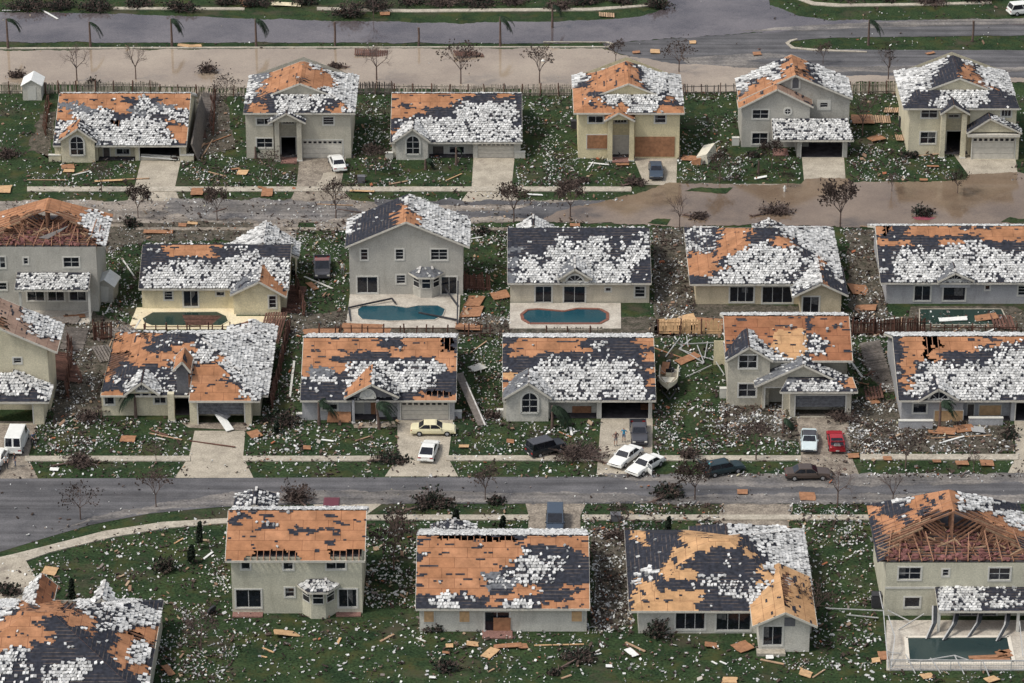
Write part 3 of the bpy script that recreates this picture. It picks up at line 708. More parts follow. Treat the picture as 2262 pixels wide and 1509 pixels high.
# street behind row one's front yards
sheet('sidewalk', strip(414, 424, 60, 1395), .12, 'sidewalk', th=1)
sheet('sidewalk', strip(407, 414, 1500, 1900), .045, 'dirty_drive')
sheet('road', strip(444, 492), .03, 'sandy_road', 4, 5)
sheet('dirt_patch', [(380, 440), (760, 446), (800, 470), (720, 488), (420, 484), (360, 462)], .04, 'dusty_road', 7, 6)
sheet('dirt_patch', [(820, 442), (1340, 446), (1360, 490), (1080, 480), (860, 486)], .04, 'asphalt', 7, 8)
sheet('dirt_patch', [(820, 458), (1180, 452), (1120, 466), (900, 470)], .05, 'sandy_road', 4, 9)
sheet('water', [(1330, 446), (1400, 430), (1480, 404), (1560, 408), (1770, 406), (1775, 396), (1868, 396), (1885, 403), (2060, 402), (2136, 398), (2142, 386), (2322, 380), (2322, 504), (1980, 500), (1870, 503), (1700, 497), (1560, 500), (1500, 502), (1320, 492), (1180, 490), (1240, 466)], .06, 'brown_water', 5, 4)
for px, py, w in ((1565, 424, 55), (1455, 494, 26), (2240, 492, 30)): sheet('grass_island', [(px-w, py), (px-w*.3, py-9), (px+w, py-6), (px+w*.7, py+6)], .09, 'grass', 4, int(px))
sheet('sidewalk', strip(504, 510, 300, 1320), .10, 'dirty_drive', th=1)
sheet('sidewalk', strip(496, 502, 60, 300), .10, 'dirty_drive', th=1)
# driveways, row one
def drive(pts, mat='driveway', jag=0): sheet('driveway', pts, .025, mat, jag)
drive([(312, 352), (400, 352), (386, 416), (398, 446), (280, 446), (297, 416)]); drive([(662, 346), (765, 346), (752, 414), (780, 446), (640, 446), (655, 414)], 'dirty_drive')
sheet('driveway', [(712, 384), (744, 380), (752, 412), (700, 412)], .035, 'driveway', 3, 4)
drive([(1046, 346), (1137, 346), (1130, 414), (1146, 446), (1018, 446), (1042, 414)]); drive([(1398, 346), (1496, 346), (1494, 409), (1424, 409)]); drive([(1771, 344), (1864, 344), (1868, 399), (1776, 398)])
drive([(2105, 340), (2242, 340), (2248, 385), (2140, 388)])
drive([(690, 446), (760, 446), (800, 500), (700, 505)], 'sandy_road', 4); drive([(560, 490), (660, 490), (650, 540), (560, 540)], 'sandy_road', 3)
# street three and its cul-de-sac
sheet('sidewalk', strip(1009, 1020, 55, 420), .12, 'sidewalk', th=1); sheet('sidewalk', strip(1009, 1020, 536, 862), .12, 'sidewalk', th=1); sheet('sidewalk', strip(1008, 1019, 985, 1330), .12, 'sidewalk', th=1)
sheet('sidewalk', strip(1008, 1019, 1440, 1770), .12, 'sidewalk', th=1); sheet('sidewalk', strip(1005, 1017, 1900, 2250), .12, 'sidewalk', th=1)
sheet('road', [(-60, 1058), (2322, 1050), (2322, 1113), (840, 1113), (600, 1116), (480, 1121), (330, 1135), (200, 1160), (90, 1192), (-60, 1238)], .03, 'asphalt')
sheet('dirt_patch', [(560, 1086), (900, 1084), (1400, 1092), (1540, 1104), (1300, 1112), (820, 1112), (600, 1114), (400, 1122), (200, 1152), (120, 1176), (210, 1140), (400, 1104)], .036, 'dusty_road', 6, 21)
sheet('dirt_patch', [(1320, 1048), (2322, 1046), (2322, 1066), (2000, 1072), (1800, 1078), (1600, 1076), (1400, 1060)], .037, 'dusty_road', 6, 22)
sheet('dirt_patch', [(1500, 1096), (1800, 1090), (2322, 1094), (2322, 1112), (1400, 1113)], .037, 'dusty_road', 5, 23)
drive([(-60, 930), (84, 932), (62, 1012), (84, 1057), (-60, 1060)], 'dirty_drive'); drive([(430, 952), (542, 952), (537, 1010), (560, 1056), (386, 1056), (417, 1010)])
sheet('driveway', [(400, 934), (556, 934), (543, 952), (416, 945)], .035, 'dirty_drive')
drive([(878, 920), (1002, 920), (990, 1012), (1012, 1053), (850, 1053), (878, 1012)]); drive([(1328, 920), (1442, 920), (1440, 1050), (1318, 1050)]); drive([(1758, 915), (1872, 915), (1882, 1012), (1900, 1054), (1752, 1054), (1770, 1012)], 'dirty_drive')
drive([(2240, 920), (2322, 920), (2322, 1054), (2222, 1054), (2244, 1010)])
sheet('walkway', [(1716, 905), (1735, 905), (1737, 930), (1712, 930)], .03, 'dirty_drive'); sheet('walkway', [(780, 935), (870, 930), (878, 944), (782, 946)], .03, 'dirty_drive')
# sidewalk and yards, row four
sheet('sidewalk', [(-60, 1246), (30, 1226), (110, 1206), (230, 1175), (360, 1155), (495, 1147), (820, 1139), (1168, 1139), (1168, 1150), (820, 1150), (495, 1158), (372, 1168), (250, 1188), (110, 1222), (60, 1240), (-60, 1262)], .12, 'sidewalk', th=1)
sheet('sidewalk', strip(1139, 1150, 1286, 2322), .12, 'sidewalk', th=1)
drive([(690, 1110), (846, 1112), (806, 1140), (800, 1175), (720, 1175)]); drive([(1160, 1110), (1296, 1110), (1282, 1140), (1282, 1185), (1166, 1185), (1168, 1140)], 'dirty_drive'); drive([(1600, 1112), (1752, 1112), (1736, 1190), (1560, 1190)], 'dirty_drive', 4)
sheet('driveway', [(-60, 1240), (52, 1232), (92, 1300), (80, 1330), (-60, 1336)], .13, 'driveway')
sheet('mud_yard', [(640, 690), (1120, 700), (1600, 706), (2262, 700), (2262, 735), (1460, 742), (1020, 738), (640, 742)], .02, 'mud_yard', 10, 31)
sheet('mud_yard', [(230, 480), (560, 490), (620, 530), (320, 535), (230, 560)], .02, 'mud_yard', 10, 32); sheet('mud_yard', [(1440, 505), (1530, 505), (1540, 740), (1450, 740)], .02, 'mud_yard', 9, 33)
sheet('mud_yard', [(120, 680), (300, 720), (260, 900), (120, 930), (110, 760)], .02, 'mud_yard', 9, 34); sheet('mud_yard', [(1870, 505), (1945, 510), (1960, 700), (1880, 720)], .02, 'mud_yard', 9, 35)
sheet('mud_yard', [(1590, 890), (1990, 880), (2240, 950), (2240, 1000), (1900, 1000), (1600, 950)], .02, 'mud_yard', 12, 36); sheet('mud_yard', [(1310, 1160), (1390, 1180), (1400, 1380), (1310, 1400)], .02, 'mud_yard', 9, 37)
sheet('mud_yard', [(410, 210), (500, 210), (520, 330), (420, 350)], .02, 'mud_yard', 9, 38); sheet('mud_yard', [(90, 250), (125, 250), (110, 350), (60, 340)], .02, 'mud_yard', 9, 39)

sheet('mud_yard', [(1535, 674), (1770, 674), (1775, 694), (1870, 694), (1880, 706), (1540, 706)], .025, 'mud_yard', 4, 41); sheet('mud_yard', [(0, 690), (210, 690), (220, 700), (120, 720), (0, 700)], .025, 'mud_yard', 4, 42)
# ================================================================== HOUSES
D2 = dict(n=(2, 1)); D3 = dict(n=(3, 1))
X_ = lambda px, yg: gp(px, yg).x
def porch_gable(h, peak, left, right, cover, depth=3.2, Yoff=-.9, **k):
    return h.gablet(peak, left, right, h.Yf+Yoff, depth, cover, **k)

# ---- row one, fronts
h = House('house', 'single-storey cream house with gaping black garage, leftmost of the farthest row', 355, 122, 412, 'cream',
    Cover(118, 205, 12, 12, ['25o', '13o3d2w2d5o', '1o5g8o1d3w4g3o', '3o5g2w1d3o3g8w', '4o6w5d3w3d4w', '2d8w2#9w2o2w', '1d20w4o', '1o20w4o', '1d21w3o', '1d21w3d']), seed=10)
a, b = h.xl, h.xr; x1, x2 = X_(218, 352), X_(300, 352)
h.gable_x(322, 207, 117, 412, segs=[(a, x1, 0, []), (x1, x2, 1.3, [('door', (228, 326, 243, 350)), ('win', (257, 329, 286, 341), D2)]), (x2, b, 0, [('garage_bent', (308, 321, 397, 352))])])
h.gablet((171, 284), (128, 312), (213, 313), h.Yf-1.0, 3.4, [Fill('o', 'm'), Fill('m', 'g')], zbot=0); h.arch('arch', (153, 300, 187, 343), h.Yf-.67, {})
h.planter(108, 135, 357, .8); h.planter(398, 428, 357, .8); h.done()
# the fallen side wall leaning on it
m = MB(); p = h.org; xr = h.xr+.5
m.hexa([(xr+.9, h.Yf, 0), (xr+1.1, h.Yf, 0), (xr+1.1, h.Yf+15, 0), (xr+.9, h.Yf+15, 0), (xr+.1, h.Yf, 2.2), (xr+.3, h.Yf, 2.2), (xr+.3, h.Yf+15, 2.9), (xr+.1, h.Yf+15, 2.9)], 'grey_wood')
h.part('leaning_wall', m)

h = House('house', 'two-storey greige house with orange decking around its peak and a white car on its driveway', 350, 545, 776, 'greige',
    Cover(535, 118, 12, 11, ['9w2o2#8w', '7w4o2#8w', '3w3d7o8w', '2w3g10o6w', '2w3g12o4w', '2w2g6o2#5o4w', '3w1g13o4w', '2w1g11o7w', '2w1d1o3d14w', '1w5d10w2d3w', '1d3o2d9w3d1o2w', '1d3o2d8w2d3o2w', '6d8w7d']), seed=30)
zt = h.dutch(250, 537, 784, g=3.1, L=13.2)
xa, xb = X_(606, 350), X_(668, 350)
h.segs([(h.xl, xa, 0, [('win', (567, 262, 600, 275), D2), ('win', (567, 306, 602, 326))]), (xa, xb, 1.2, [('win', (624, 262, 650, 273), dict(n=(4, 1))), ('void', (621, 303, 654, 352))]),
        (xb, h.xr, 0, [('win', (714, 259, 737, 275), dict(n=(1, 3))), ('garage_shut', (668, 310, 757, 345))])], zt)
porch_gable(h, (632, 250), (592, 272), (675, 272), Fill('m', 'w'), depth=3.4, Yoff=-1.5, zbot=None)
h.column(611, 263, -.7); h.column(660, 263, -.7); h.slab(620, 655, 350, 362); h.done()

h = House('house', 'single-storey greige house with closed cream garage door and intact arched window', 349, 866, 1150, 'palegrey',
    Cover(862, 205, 12, 11, ['16o3d3o2d', '13o11d', '2o2d7o2d10w1d', '6o6d11w1d', '4o8d11w1d', '1d1w2d19w1d', '2d1g20w1d', '2o1d21w', '2d22w', '1d23w']), seed=50)
x1, x2 = X_(948, 345), X_(1045, 345)
h.gable_x(315, 207, 862, 1153, segs=[(h.xl, x1, 0, []), (x1, x2, 1.3, [('door', (956, 323, 980, 350)), ('win', (993, 324, 1025, 338), D2)]), (x2, h.xr, 0, [('garage_shut', (1055, 316, 1136, 350))])])
h.gablet((911, 284), (869, 313), (950, 313), h.Yf-1.0, 3.4, [Fill('w', 'm'), Fill('w', 'm')], zbot=0); h.arch('arch', (896, 299, 928, 341), h.Yf-.67, {})
h.planter(851, 868, 352, .8); h.planter(1138, 1160, 350, .8); h.done()

h = House('house', 'two-storey pale yellow house with its garage and lower window boarded with brown plywood', 350, 1277, 1500, 'yellow',
    Cover(1265, 115, 12, 11, ['8w2o1d10w', '11o1d9w', '6w5o1d9w', '3w9o1d8w', '3w9o1d8w', '2w1d9o1d8w', '1w2d10o8w', '7o6o1d7w', '3o3d10w2d3w', '6o10w1d2o2w', '3o1d2o2w2o6w4d1w', '7o3o5w6o']), seed=70)
zt = h.dutch(250, 1267, 1512, g=3.1, L=13.2)
xa, xb = X_(1341, 350), X_(1402, 350)
h.segs([(h.xl, xa, 0, [('win', (1300, 257, 1332, 271), D2), ('board', (1298, 299, 1341, 327))]), (xa, xb, 1.2, [('win', (1358, 261, 1384, 271), dict(n=(4, 1))), ('door', (1355, 300, 1388, 350), dict(m='fascia'))]),
        (xb, h.xr, 0, [('win', (1447, 255, 1470, 271), dict(n=(1, 2))), ('boarddoor', (1401, 302, 1489, 346))])], zt)
porch_gable(h, (1367, 249), (1335, 267), (1403, 267), [Fill('o'), Fill('o', 'd')], depth=3.4, Yoff=-1.5)
h.column(1348, 261, -.7); h.column(1396, 261, -.7); h.slab(1352, 1390, 350, 360); h.done()

h = House('house', 'two-storey grey house with round window and white tiled roof over open black garage', 325, 1637, 1880, 'grey',
    Cover(1625, 120, 12, 11, ['9w4o9w', '8w1d4o1d8w', '8w5o1d8w', '7w1d3o2#2d7w', '5w1o2w6o1d7w', '3w1d10o2d6w', '2w12o2d6w', '1o1g13o7w', '15o1d6w', '10o1o2#2d7w', '11o2#3d6w', '10o12g', '13w9g', '22w', '22w', '22w', '22w']), seed=90)
h.Ye = h.Yf-.5
Ym = h.Yf+1.6
h.gable_y((1757, 166), (1632, 222), (1883, 218), 7.4, Yg=Ym, wl=h.xl+.05, wr=h.xr-.2, gops=[('vent', (1749, 170, 1766, 196), dict(m='screen_grey'))], ops=[('win', (1812, 227, 1828, 237), dict(n=(1, 2), c=.4))])
h.gable_y((1717, 197), (1631, 240), (1797, 236), 3.2, Yg=h.Yf-.4, wl=h.xl, wr=X_(1786, 325), oh=.4, cover=[Cover(1625, 120, 12, 11, ['22o']), Fill('k', 'd')], gops=[('round', (1732, 238, 1748, 254))],
         ops=[('win', (1663, 243, 1697, 262)), ('win', (1662, 294, 1695, 318))], wallback=False, capk=.3)
Yg = gp(1800, 348).y
x0, x1 = pw(1760, 348, Yg)[0], pw(1871, 348, Yg)[0]
xz0, ztop = pw(1704, 262, h.Yf-.02); xe0, zbot = pw(1704, 310, Yg-.5); xe1 = pw(1886, 312, Yg-.5)[0]; zb2 = pw(1886, 262, h.Yf)[1]
h.roof([[(xz0, Yg-.5, zbot), (xe1, Yg-.5, zbot), (xe1-.6, h.Yf-.02, ztop), (xz0, h.Yf-.02, ztop)]], Fill('w', 'm'), 'garage_roof', cap=0)
h.front(Yg, x0, x1, 0, zbot-.1, [('garage', (1771, 314, 1860, 348))])
for x in (x0, x1): h.side(x, [(Yg, 0), (h.Yf+2, 0), (h.Yf+2, zbot), (Yg, zbot-.1)])
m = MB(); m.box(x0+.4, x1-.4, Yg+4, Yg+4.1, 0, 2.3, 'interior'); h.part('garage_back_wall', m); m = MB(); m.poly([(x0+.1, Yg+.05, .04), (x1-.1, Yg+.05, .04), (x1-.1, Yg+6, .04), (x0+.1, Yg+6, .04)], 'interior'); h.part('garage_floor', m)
h.slab(1708, 1742, 330, 345, 'brick_step'); h.done()

h = House('house', 'two-storey cream house with dark central roof ridge, rightmost of the farthest row', 342, 2005, 2240, 'cream',
    Cover(1993, 110, 12, 11, ['10w1d11w', '8w4d10w', '8w4d10w', '7w4d2o1d8w', '6w5d2o1d8w', '6w5d3o1d7w', '5w6d2d2o7w', '5w10d2o5w', '2w5d9w3d3w', '1w6d9w5d1w', '1w4d11w6d', '6d8w8d', '10d2w10d', '12d10m', '12d8w2d', '22w', '22g', '22g']), seed=110)
zt = h.dutch(240, 1996, 2252, g=3.1, L=13.2)
xa, xb = X_(2079, 342), X_(2138, 342)
h.segs([(h.xl, xa, 0, [('win', (2036, 240, 2070, 260)), ('win', (2034, 292, 2066, 317))]), (xa, xb, 1.2, [('win', (2096, 254, 2118, 259), dict(n=(2, 1))), ('void', (2092, 290, 2120, 345))]),
        (xb, h.xr, 0, [('win', (2213, 239, 2233, 257), dict(n=(3, 1)))])], zt)
porch_gable(h, (2108, 232), (2078, 252), (2143, 252), [Fill('d'), Fill('d')], depth=3.4, Yoff=-1.5)
h.column(2085, 250, -.9); h.column(2131, 250, -.9)
Yg = h.Yf-1.6; x0, x1 = X_(2142, 342), h.xr+.3
h.gablet((2188, 262), (2136, 294), (2258, 294), Yg-.5, 2.1, [Fill('d', 'm'), Fill('m', 'w')], name='garage_roof')
h.front(Yg, x0, x1, 0, pw(2190, 294, Yg)[1], [('garage_shut', (2146, 303, 2240, 345))])
for x in (x0, x1): h.side(x, [(Yg, 0), (h.Yf, 0), (h.Yf, 2.7), (Yg, 2.7)])
m = MB(); m.box(*pw(2138, 292, Yg-.5)[:1], pw(2254, 292, Yg-.5)[0], Yg-.6, Yg-.02, pw(2190, 298, Yg)[1]-.1, pw(2190, 294, Yg)[1], 'fascia'); h.part('eave', m); h.done()

# ---- row two, backs
h = House('house', 'two-storey grey house, back roof torn off to bare timber trusses, far left', 688, -14, 219, 'grey',
    Cover(0, 430, 12, 12, ['20o', '20o', '20o', '4o9#3o2w3o', '2o12#1o5w', '2o13#5w', '16#4w', '16#4w', '18#2w', '18#2w', '18#2w', '18#2w']), seed=130)
def torn_roof(h, ze_px, xpk, exl, exr, L, Lopen, k=.5, Lr=None):
    """roof with its ridge running away from the camera, whose near end lost its decking: trusses left standing"""
    Ye = h.Yf-.1; ze = pw(W/2, ze_px, Ye)[1]; a = pw(exl, ze_px, Ye)[0]; b = pw(exr, ze_px, Ye)[0]; xc = pw(xpk, ze_px, Ye)[0]; hw = (b-a)/2; xc = (a+b)/2; zr = ze+k*hw
    Yo = Ye+Lopen; Yb = Ye+L; Yr_ = Ye+Lr
    h.roof([[(a, Ye, ze), (xc, Ye, zr), (xc, Yr_, zr), (a, Yb, ze)], [(b, Ye, ze), (xc, Ye, zr), (xc, Yr_, zr), (b, Yb, ze)]], cap=0, plain=True, fascia=None)
    rnd = random.Random(5); n = int((L-Lopen)/.9); trs = []
    for i in range(-1, n):
        y = Yo+i*.8; zz = zr-.12; o = rnd.uniform(-.05, .05)
        if i < 4:
            tr = MB(); trs.append(('truss', tr))
            tr.bar((a+.3, y, ze+.05), (b-.3, y+o, ze+.05), .09, .2, 'rafter')
            for sx, ex in ((a, 1), (b, -1)):
                tr.bar((sx+ex*.2, y, ze+.05), (xc, y, zz), .09, .22, 'rafter')
                for t, t2 in ((.30, .42), (.30, .62), (.55, .62), (.62, .95)):
                    tr.bar((sx+ex*hw*t2, y, ze+.1), (sx+ex*hw*t, y, ze+k*hw*t-.1), .07, .14, 'rafter')
            tr.bar((xc, y, ze+.1), (xc, y, zz), .09, .16, 'rafter')
    # stepped trusses of the broken hip end, coming down towards the camera
    for i in range(1, 8):
        tr = MB(); trs.append(('broken_truss', tr)); f = i/8.; y = Ye+(Yo-Ye)*f; hh = hw*f*rnd.uniform(.75, .98)
        tr.bar((a+.3, y, ze+.05), (b-.3, y, ze+.05), .08, .16, 'rafter')
        for sx, ex in ((a, 1), (b, -1)):
            m1 = 'lumber' if i % 2 else 'rafter'
            tr.bar((sx+ex*.2, y, ze+.05), (sx+ex*hh, y+rnd.uniform(-.2, .2), ze+k*hh), .08, .17, m1)
            for t in (.45, .8): tr.bar((sx+ex*hh*t, y, ze+k*hh*t), (sx+ex*(hh*t+.9), y+rnd.uniform(-.3, .3), ze+.05), .06, .12, 'rafter')
    for k2 in range(13):
        x = a+1+(b-a-2)*k2/12.; tr = MB(); trs.append(('broken_rafter', tr)); tr.bar((x, Ye+.1, ze+.1), (x+rnd.uniform(-.8, .8), Yo-rnd.uniform(0, 1.5), ze+rnd.uniform(.3, 1.5)), .08, .15, 'rafter')
    for k2 in range(26):
        x = rnd.uniform(a+1, b-1); y = rnd.uniform(Ye+.3, Yo+3); an = rnd.uniform(0, 6.28); l = rnd.uniform(1, 2.6); tr = MB(); trs.append(('broken_rafter', tr))
        tr.bar((x, y, ze+rnd.uniform(.15, .5)), (x+l*math.cos(an), y+l*math.sin(an)*.7, ze+rnd.uniform(.2, 1.6)), .08, .14, rnd.choice(['rafter', 'lumber']))
    for n_, t_ in trs: h.part(n_, t_)
    ins = MB()
    for k2 in range(150):
        x = rnd.uniform(a+.4, b-.8); y = Ye+.2+(Yo-Ye)*rnd.random()**1.4*1.25; s_ = rnd.uniform(.15, .5); z = ze+.12
        ins.hexa([(x+dx*s_*1.4+rnd.uniform(-.2, .2), y+dy*s_+rnd.uniform(-.2, .2), z+dz*s_*.7*rnd.uniform(.4, 1.2)) for dx, dy, dz in ((0, 0, 0), (1, 0, 0), (1, 1, 0), (0, 1, 0), (.2, .2, 1), (.8, .2, 1), (.8, .8, 1), (.2, .8, 1))], 'insulation')
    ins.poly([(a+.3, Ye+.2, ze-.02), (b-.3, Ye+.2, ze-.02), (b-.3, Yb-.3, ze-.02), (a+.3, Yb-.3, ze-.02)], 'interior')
    h.part('loft_insulation', ins)
    h.ze, h.zr, h.Ye2 = ze, zr, Ye
    return a, b, xc, ze, zr, Ye, Yb
a, b, xc, ze, zr, Ye, Yb = torn_roof(h, 546, 92, -45, 232, 9.5, 5.2, k=.40, Lr=7.7)
h.front(h.Yf, h.xl, h.xr, 0, ze, [('win', (-12, 568, 12, 592)), ('win', (52, 570, 62, 583), dict(n=(1, 2))), ('win', (140, 569, 175, 590)), ('win', (-10, 625, 15, 640), dict(n=(1, 2))),
    ('slide', (60, 643, 98, 664)), ('slide', (106, 643, 142, 664)), ('slide', (153, 643, 190, 664))])
for x in (h.xl, h.xr): h.side(x, [(h.Yf, 0), (Yb-.5, 0), (Yb-.5, ze), (h.Yf, ze)])
h.lean(38, 200, 602, 641, h.Yf, 3.0, Fill('w', 'm'), posts=(44, 196))
m = MB(); m.box(X_(-10, 688), X_(205, 688), h.Yf-3.4, h.Yf-.01, 0.01, .12, 'pool_deck_grey'); h.part('patio', m)
m = MB()   # torn sheets of siding lying across the trusses
for pts in ([(36, 553), (95, 541), (235, 546), (230, 549), (120, 552), (78, 562)], [(85, 525), (152, 499), (135, 512), (105, 530)]):
    q = [pw(x, y, h.Yf+1.0) for x, y in pts]; m.poly([(x, h.Yf+1.0+.1*i, z) for i, (x, z) in enumerate(q)], 'white_paint')
for pts in ([(75, 553), (150, 549), (215, 546), (120, 556)],):
    q = [pw(x, y, h.Yf+.4) for x, y in pts]; m.poly([(x, h.Yf+.4, z) for x, z in q], 'board_light')
h.part('torn_siding', m); h.done()

h = House('house', 'single-storey cream house with a dark roof patch and a pale yellow pool deck behind it', 683, 315, 633, 'sand',
    Cover(300, 480, 12, 11, ['23w1d6w']*5+['7d9o14d', '2d1w2d9o3d5m7d', '6d9o4d1m3w7d', '8d4m4d2m12w', '5d1m6w1m2m15w', '2d1m27w', '1d19w2g1d7w', '1d18w2g2d2o5w', '1d17w4g1d4o3w', '1d15w5g3d1d4o1w', '25g5o']), seed=150)
h.gable_x(638, 541, 306, 638, backcover=Fill('d', 'm'), segs=[(h.xl, h.xr, 0, [('win', (363, 644, 381, 662), dict(n=(1, 3))), ('slide', (405, 643, 438, 677)), ('win', (478, 645, 495, 653), dict(n=(1, 1)))])])
Yw = gp(570, 696).y
h.gable_y((572, 622), (508, 652), (633, 656), h.Yf-Yw+6.2, [Fill('g', 'd'), Fill('o', 'q')], Yg=Yw-.5, wl=X_(517, 696), wr=X_(620, 696), name='wing_roof', ops=[('win', (594, 654, 610, 680), dict(n=(1, 3)))], wallback=False)
# garage wing on the far side
Yr = h.Ye+h.r; xc = pw(582, 484, Yr+3)[0]; xl = pw(505, 540, Yr+2)[0]; xr = pw(658, 540, Yr+2)[0]; zr_ = h.ze+2.5*.9; hw = (xr-xl)/2
zt2 = h.zr-.05
h.roof([[(xl, Yr+.5, h.ze), (xc, Yr+.5, zt2), (xc, Yr+7, zt2), (xl, Yr+6.6, h.ze)], [(xr, Yr+2.5, h.ze), (xc, Yr+.5, zt2), (xc, Yr+7, zt2), (xr, Yr+6.6, h.ze)]], Fill('w', 'm'), 'garage_roof')
h.side(xr-.4, [(Yr+2.6, 0), (Yr+6.4, 0), (Yr+6.4, h.ze+.1), (Yr+2.6, h.ze+.1)]); h.done()

h = House('house', 'two-storey grey house with a broad gable end above a blue pool littered with bent frames', 652, 773, 1023, 'grey',
    Cover(762, 430, 12, 11, ['7w4d12w', '6w5d12w', '4w6d1o1d11w', '3w7d2o1d10w', '3w6d5o9w', '2w7d5o9w', '1w8d1d3o10w', '1w9d13w', '8d15w', '7d16w', '6d17w']), seed=170)
h.gable_y((897, 490), (762, 546), (1037, 546), 8.2, Yg=h.Yf-.5, wl=h.xl, wr=h.xr,
    ops=[('win', (797, 551, 812, 574), dict(n=(1, 3))), ('win', (874, 551, 891, 573), dict(n=(1, 3))), ('win', (952, 551, 988, 574), dict(n=(2, 3))), ('slide', (789, 612, 834, 647)), ('win', (876, 608, 895, 626), dict(n=(1, 3))), ('slide', (975, 612, 1009, 650))])
def bay(h, x0, x1, yt, yb, ybase, rt, cover, d=1.0):
    """five-sided bay window with its own little roof"""
    Y = h.Yf; a = pw(x0, yb, Y)[0]; b = pw(x1, yb, Y)[0]; zt = pw(x0, yt, Y-d)[1]; zr = pw(x0, rt, Y)[1]; c = .9
    P = [(a, Y), (a+c, Y-d), (b-c, Y-d), (b, Y)]; w = MB(); gl = MB(); fr = MB()
    for i in range(3):
        p, q = Vector((*P[i], 0)), Vector((*P[i+1], 0)); w.poly([p, q, q+Vector((0, 0, zt)), p+Vector((0, 0, zt))], h.mat)
        n = (q-p).cross(Vector((0, 0, 1))).normalized()
        z0, z1 = pw(x0, yb, Y-d)[1], zt-.15; e = .12; u0 = p.lerp(q, e)+n*.03; u1 = p.lerp(q, 1-e)+n*.03
        gl.poly([(u0.x, u0.y, z0), (u1.x, u1.y, z0), (u1.x, u1.y, z1), (u0.x, u0.y, z1)], 'glass')
        for z in (z0, z1, (z0+z1)/2): fr.bar((u0.x, u0.y, z), (u1.x, u1.y, z), .06, .09, 'trim')
        for u_ in (u0, u1): fr.bar((u_.x, u_.y, z0), (u_.x, u_.y, z1), .09, .06, 'trim')
    o = h.part('bay_wall', w); g_ = h.part('window', gl, o)
    h.part('frame', fr, g_)
    e = .45; Q = [(a-e, Y, zt), (a+c-.3, Y-d-e, zt), (b-c+.3, Y-d-e, zt), (b+e, Y, zt)]; T = [(a+c, Y, zr), (b-c, Y, zr)]
    h.roof([[Q[0], Q[1], T[0]], [Q[1], Q[2], T[1], T[0]], [Q[2], Q[3], T[1]]], cover, 'bay_roof', cap=.4)
bay(h, 912, 972, 610, 637, 651, 590, Fill('g', 'm')); h.done()

h = House('house', 'single-storey beige house with a small fan-window gable above a clear blue pool', 669, 1127, 1434, 'beige',
    Cover(1120, 503, 12, 11, ['27d', '24d1m2w', '9d2w4d4w5d3w', '9d10w3d5w', '3g5d11w3d4w1d', '7d12w2d5w1d', '2g1m3w2m11w1d5w2d', '2g21w1m3d', '3d20w4d', '2g20w1m4d', '2g19w2m1w1m2d', '2g21w4d']), seed=190)
h.gable_x(626, 505, 1121, 1439, backcover=Fill('d', 'm'), segs=[(h.xl, h.xr, 0, [('slide', (1183, 633, 1218, 668)), ('slide', (1246, 633, 1292, 669)), ('win', (1338, 636, 1349, 643), dict(n=(1, 1))), ('win', (1403, 633, 1424, 656), dict(n=(1, 3)))])])
h.gablet((1270, 594), (1232, 617), (1308, 617), h.Yf-.75, 4.0, [Fill('g', 'm'), Fill('w', 'm')], zbot=2.2); h.arch('fan', (1251, 606, 1289, 622), h.Yf-.42, {})
Yr = h.Ye+2*h.r; z = h.ze+1.2; xp = pw(1178, 490, Yr)[0]; xa, xb = pw(1142, 500, Yr)[0], pw(1222, 500, Yr)[0]
h.roof([[(xa, Yr-2, h.ze-.3), (xp, Yr-2, z), (xp, Yr+1.0, z), (xa, Yr+1.4, h.ze-.3)], [(xp, Yr-2, z), (xb, Yr-2, h.ze-.3), (xb, Yr+1.4, h.ze-.3), (xp, Yr+1.0, z)]], Fill('w'), 'porch_roof'); h.done()

h = House('house', 'single-storey tan house whose hipped roof is orange left, white right, by the flood', 672, 1537, 1858, 'tan',
    Cover(1520, 480, 12, 11, ['30d', '30d', '5m1d6o5d13w', '5m1d5o7d12w', '5m1d5o4d4o1d10w', '5m1d5o4w1d4o1d9w', '5m6o9w2d8w', '9o12w2d7w', '6o1d15w2d6w', '5o1d17w1d6w', '8o11w4m3o4w', '4o2d13w4m3o1d3w', '3d1w15w3m1d3o1d3w', '4d15w3m1d3o2d2w', '18w6m6d', '24m6w']), seed=210)
zt = h.hip(628, 505, 1524, 1864); h.segs([(h.xl, X_(1770, 672), 0, [('slide', (1613, 634, 1664, 667), D3), ('slide', (1685, 634, 1750, 669), D3)]), (X_(1770, 672), h.xr, 0, [])], zt)
Yw = gp(1810, 694).y
h.gable_y((1815, 626), (1750, 656), (1874, 653), h.Yf-Yw+5.4, [Cover(1520, 480, 12, 11, ['30w']*14+['30m']) , Cover(1520, 480, 12, 11, ['22m3o5d']*14)], Yg=Yw-.5, wl=X_(1768, 694), wr=X_(1857, 694), name='wing_roof', ops=[('slide', (1774, 656, 1808, 691))], wallback=False)
y2 = h.Ye+2*h.r; xg = pw(1699, 485, y2)[0]
h.roof([[(xg-1.9, y2-1, h.ze-.3), (xg, y2-1, h.ze+.65), (xg, y2+1.2, h.ze+.65), (xg-1.9, y2+1.6, h.ze-.3)], [(xg+1.9, y2-1, h.ze-.3), (xg, y2-1, h.ze+.65), (xg, y2+1.2, h.ze+.65), (xg+1.9, y2+1.6, h.ze-.3)]], Fill('m', 'd'), 'far_gable_roof'); h.done()

